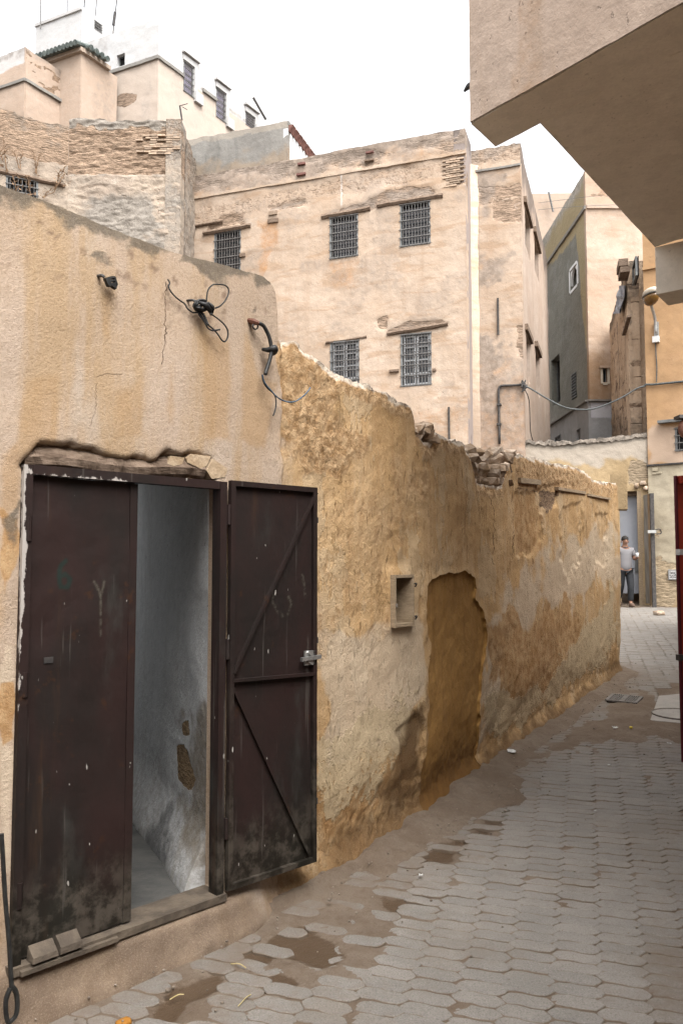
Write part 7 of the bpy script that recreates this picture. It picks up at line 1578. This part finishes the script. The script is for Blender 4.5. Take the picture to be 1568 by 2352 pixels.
for (hx_, hy_, hz2, sx, up) in ((.225, -.25, 1.205, 1, 0), (-.25, -.085, .80, -1, 1)):
    for k in range(4):
        o = (k - 1.5) * .018; L_ = (.065, .075, .07, .055)[k]
        if up == 0: pts = [(hx_ + .0, hy_, hz2 + o), (hx_ - .01, hy_ - L_ * .6, hz2 + o), (hx_ - .035, hy_ - L_ * .75, hz2 + o), (hx_ - .05, hy_ - L_ * .45, hz2 + o)]
        else: pts = [(hx_, hy_ + o, hz2), (hx_ + .004, hy_ + o, hz2 - L_ * .6), (hx_ + .014, hy_ + o - .006, hz2 - L_)]
        g.tube(pts, .0085, 6, 3)
    pts = [(hx_ - .01 * sx, hy_ + .02, hz2 + .01), (hx_ - .04, hy_ - .02, hz2 + .035), (hx_ - .05, hy_ - .045, hz2 + .03)] if up == 0 else [(hx_, hy_ - .03, hz2 + .03), (hx_ + .02, hy_ - .05, hz2), (hx_ + .025, hy_ - .05, hz2 - .03)]
    g.tube(pts, .010, 6, 3)
for s_ in (-1, 1):
    g.add(SV * [.012, .022, .03] + [s_ * .080, -.01, 1.575], SF)
body = mesh_obj('body', np.array(g.V) + B0, g.F, M['skin'], ps, smooth=True)
for s_ in (-1, 1): mesh_obj('eye', SV * [.012, .007, .007] + [s_ * .030, -.106, 1.60] + B0, SF, M['hair'], body, smooth=True)
mesh_obj('mouth', SV * [.022, .006, .005] + [0, -.108, 1.535] + B0, SF, M['collar'], body, smooth=True)
hv = SV.copy(); hv[:, 2] = np.where(hv[:, 2] < -.1, -.1 - .25 * (np.abs(hv[:, 2]) - .1), hv[:, 2]); hv = hv * [.086, .098, .085]; hv[:, 2] -= .02 * (hv[:, 1] > .02)
mesh_obj('hair', hv + [0, -.010, 1.635] + B0, SF, M['hair'], ps, smooth=True)
sv = [(0, 0, .83), (0, 0, 1.06), (0, .01, 1.26), (0, .01, 1.395), (.165, .01, 1.385), (.215, .022, 1.22), (-.165, .01, 1.385), (-.215, .03, 1.22)]
V, F = skin_mesh('s', sv, [(0, 1), (1, 2), (2, 3), (3, 4), (4, 5), (3, 6), (6, 7)], [(.175, .13), (.165, .12), (.165, .12), (.11, .085), .075, .068, .075, .068])
shirt = mesh_obj('shirt', V + B0, F, M['shirt'], ps, smooth=True)
Geo().tube([B0 + np.array([.075 * math.cos(a), .062 * math.sin(a) - .005, 1.45 + .022 * math.sin(a)]) for a in np.linspace(0, 2 * math.pi, 13)], .013, 6, 2).obj('collar', M['collar'], shirt)
tv = [(0, 0, .99), (.095, 0, .84), (.088, -.095, .49), (.078, -.075, .12), (-.095, 0, .84), (-.098, .06, .48), (-.10, .25, .18)]
V, F = skin_mesh('t', tv, [(0, 1), (1, 2), (2, 3), (0, 4), (4, 5), (5, 6)], [(.155, .12), .108, .085, .072, .108, .085, .072]); mesh_obj('trousers', V + B0, F, M['jeans'], ps, smooth=True)
for (x, y, z, t) in ((.08, -.15, .045, 0), (-.10, .22, .10, .5)):
    W = SV * [.060, .140, .065]; W[:, 2] = np.maximum(W[:, 2], -.035); c, s_ = math.cos(t), math.sin(t); W = np.stack([W[:, 0], W[:, 1] * c - W[:, 2] * s_, W[:, 1] * s_ + W[:, 2] * c], 1)
    mesh_obj('shoe', W + [x, y, z] + B0, SF, M['shoe'], ps, smooth=True)
cup = thing('cup', 'pale cup held in the raised hand of the person', 'cup', B0 + [.19, -.29, 1.20])
c = B0 + np.array([.19, -.285, 1.20]); Geo().tube([c, c + [0, 0, .05], c + [0, 0, .10]], [.030, .034, .038], 12, 1).obj('cup_body', M['white_plastic'], cup, smooth=True)
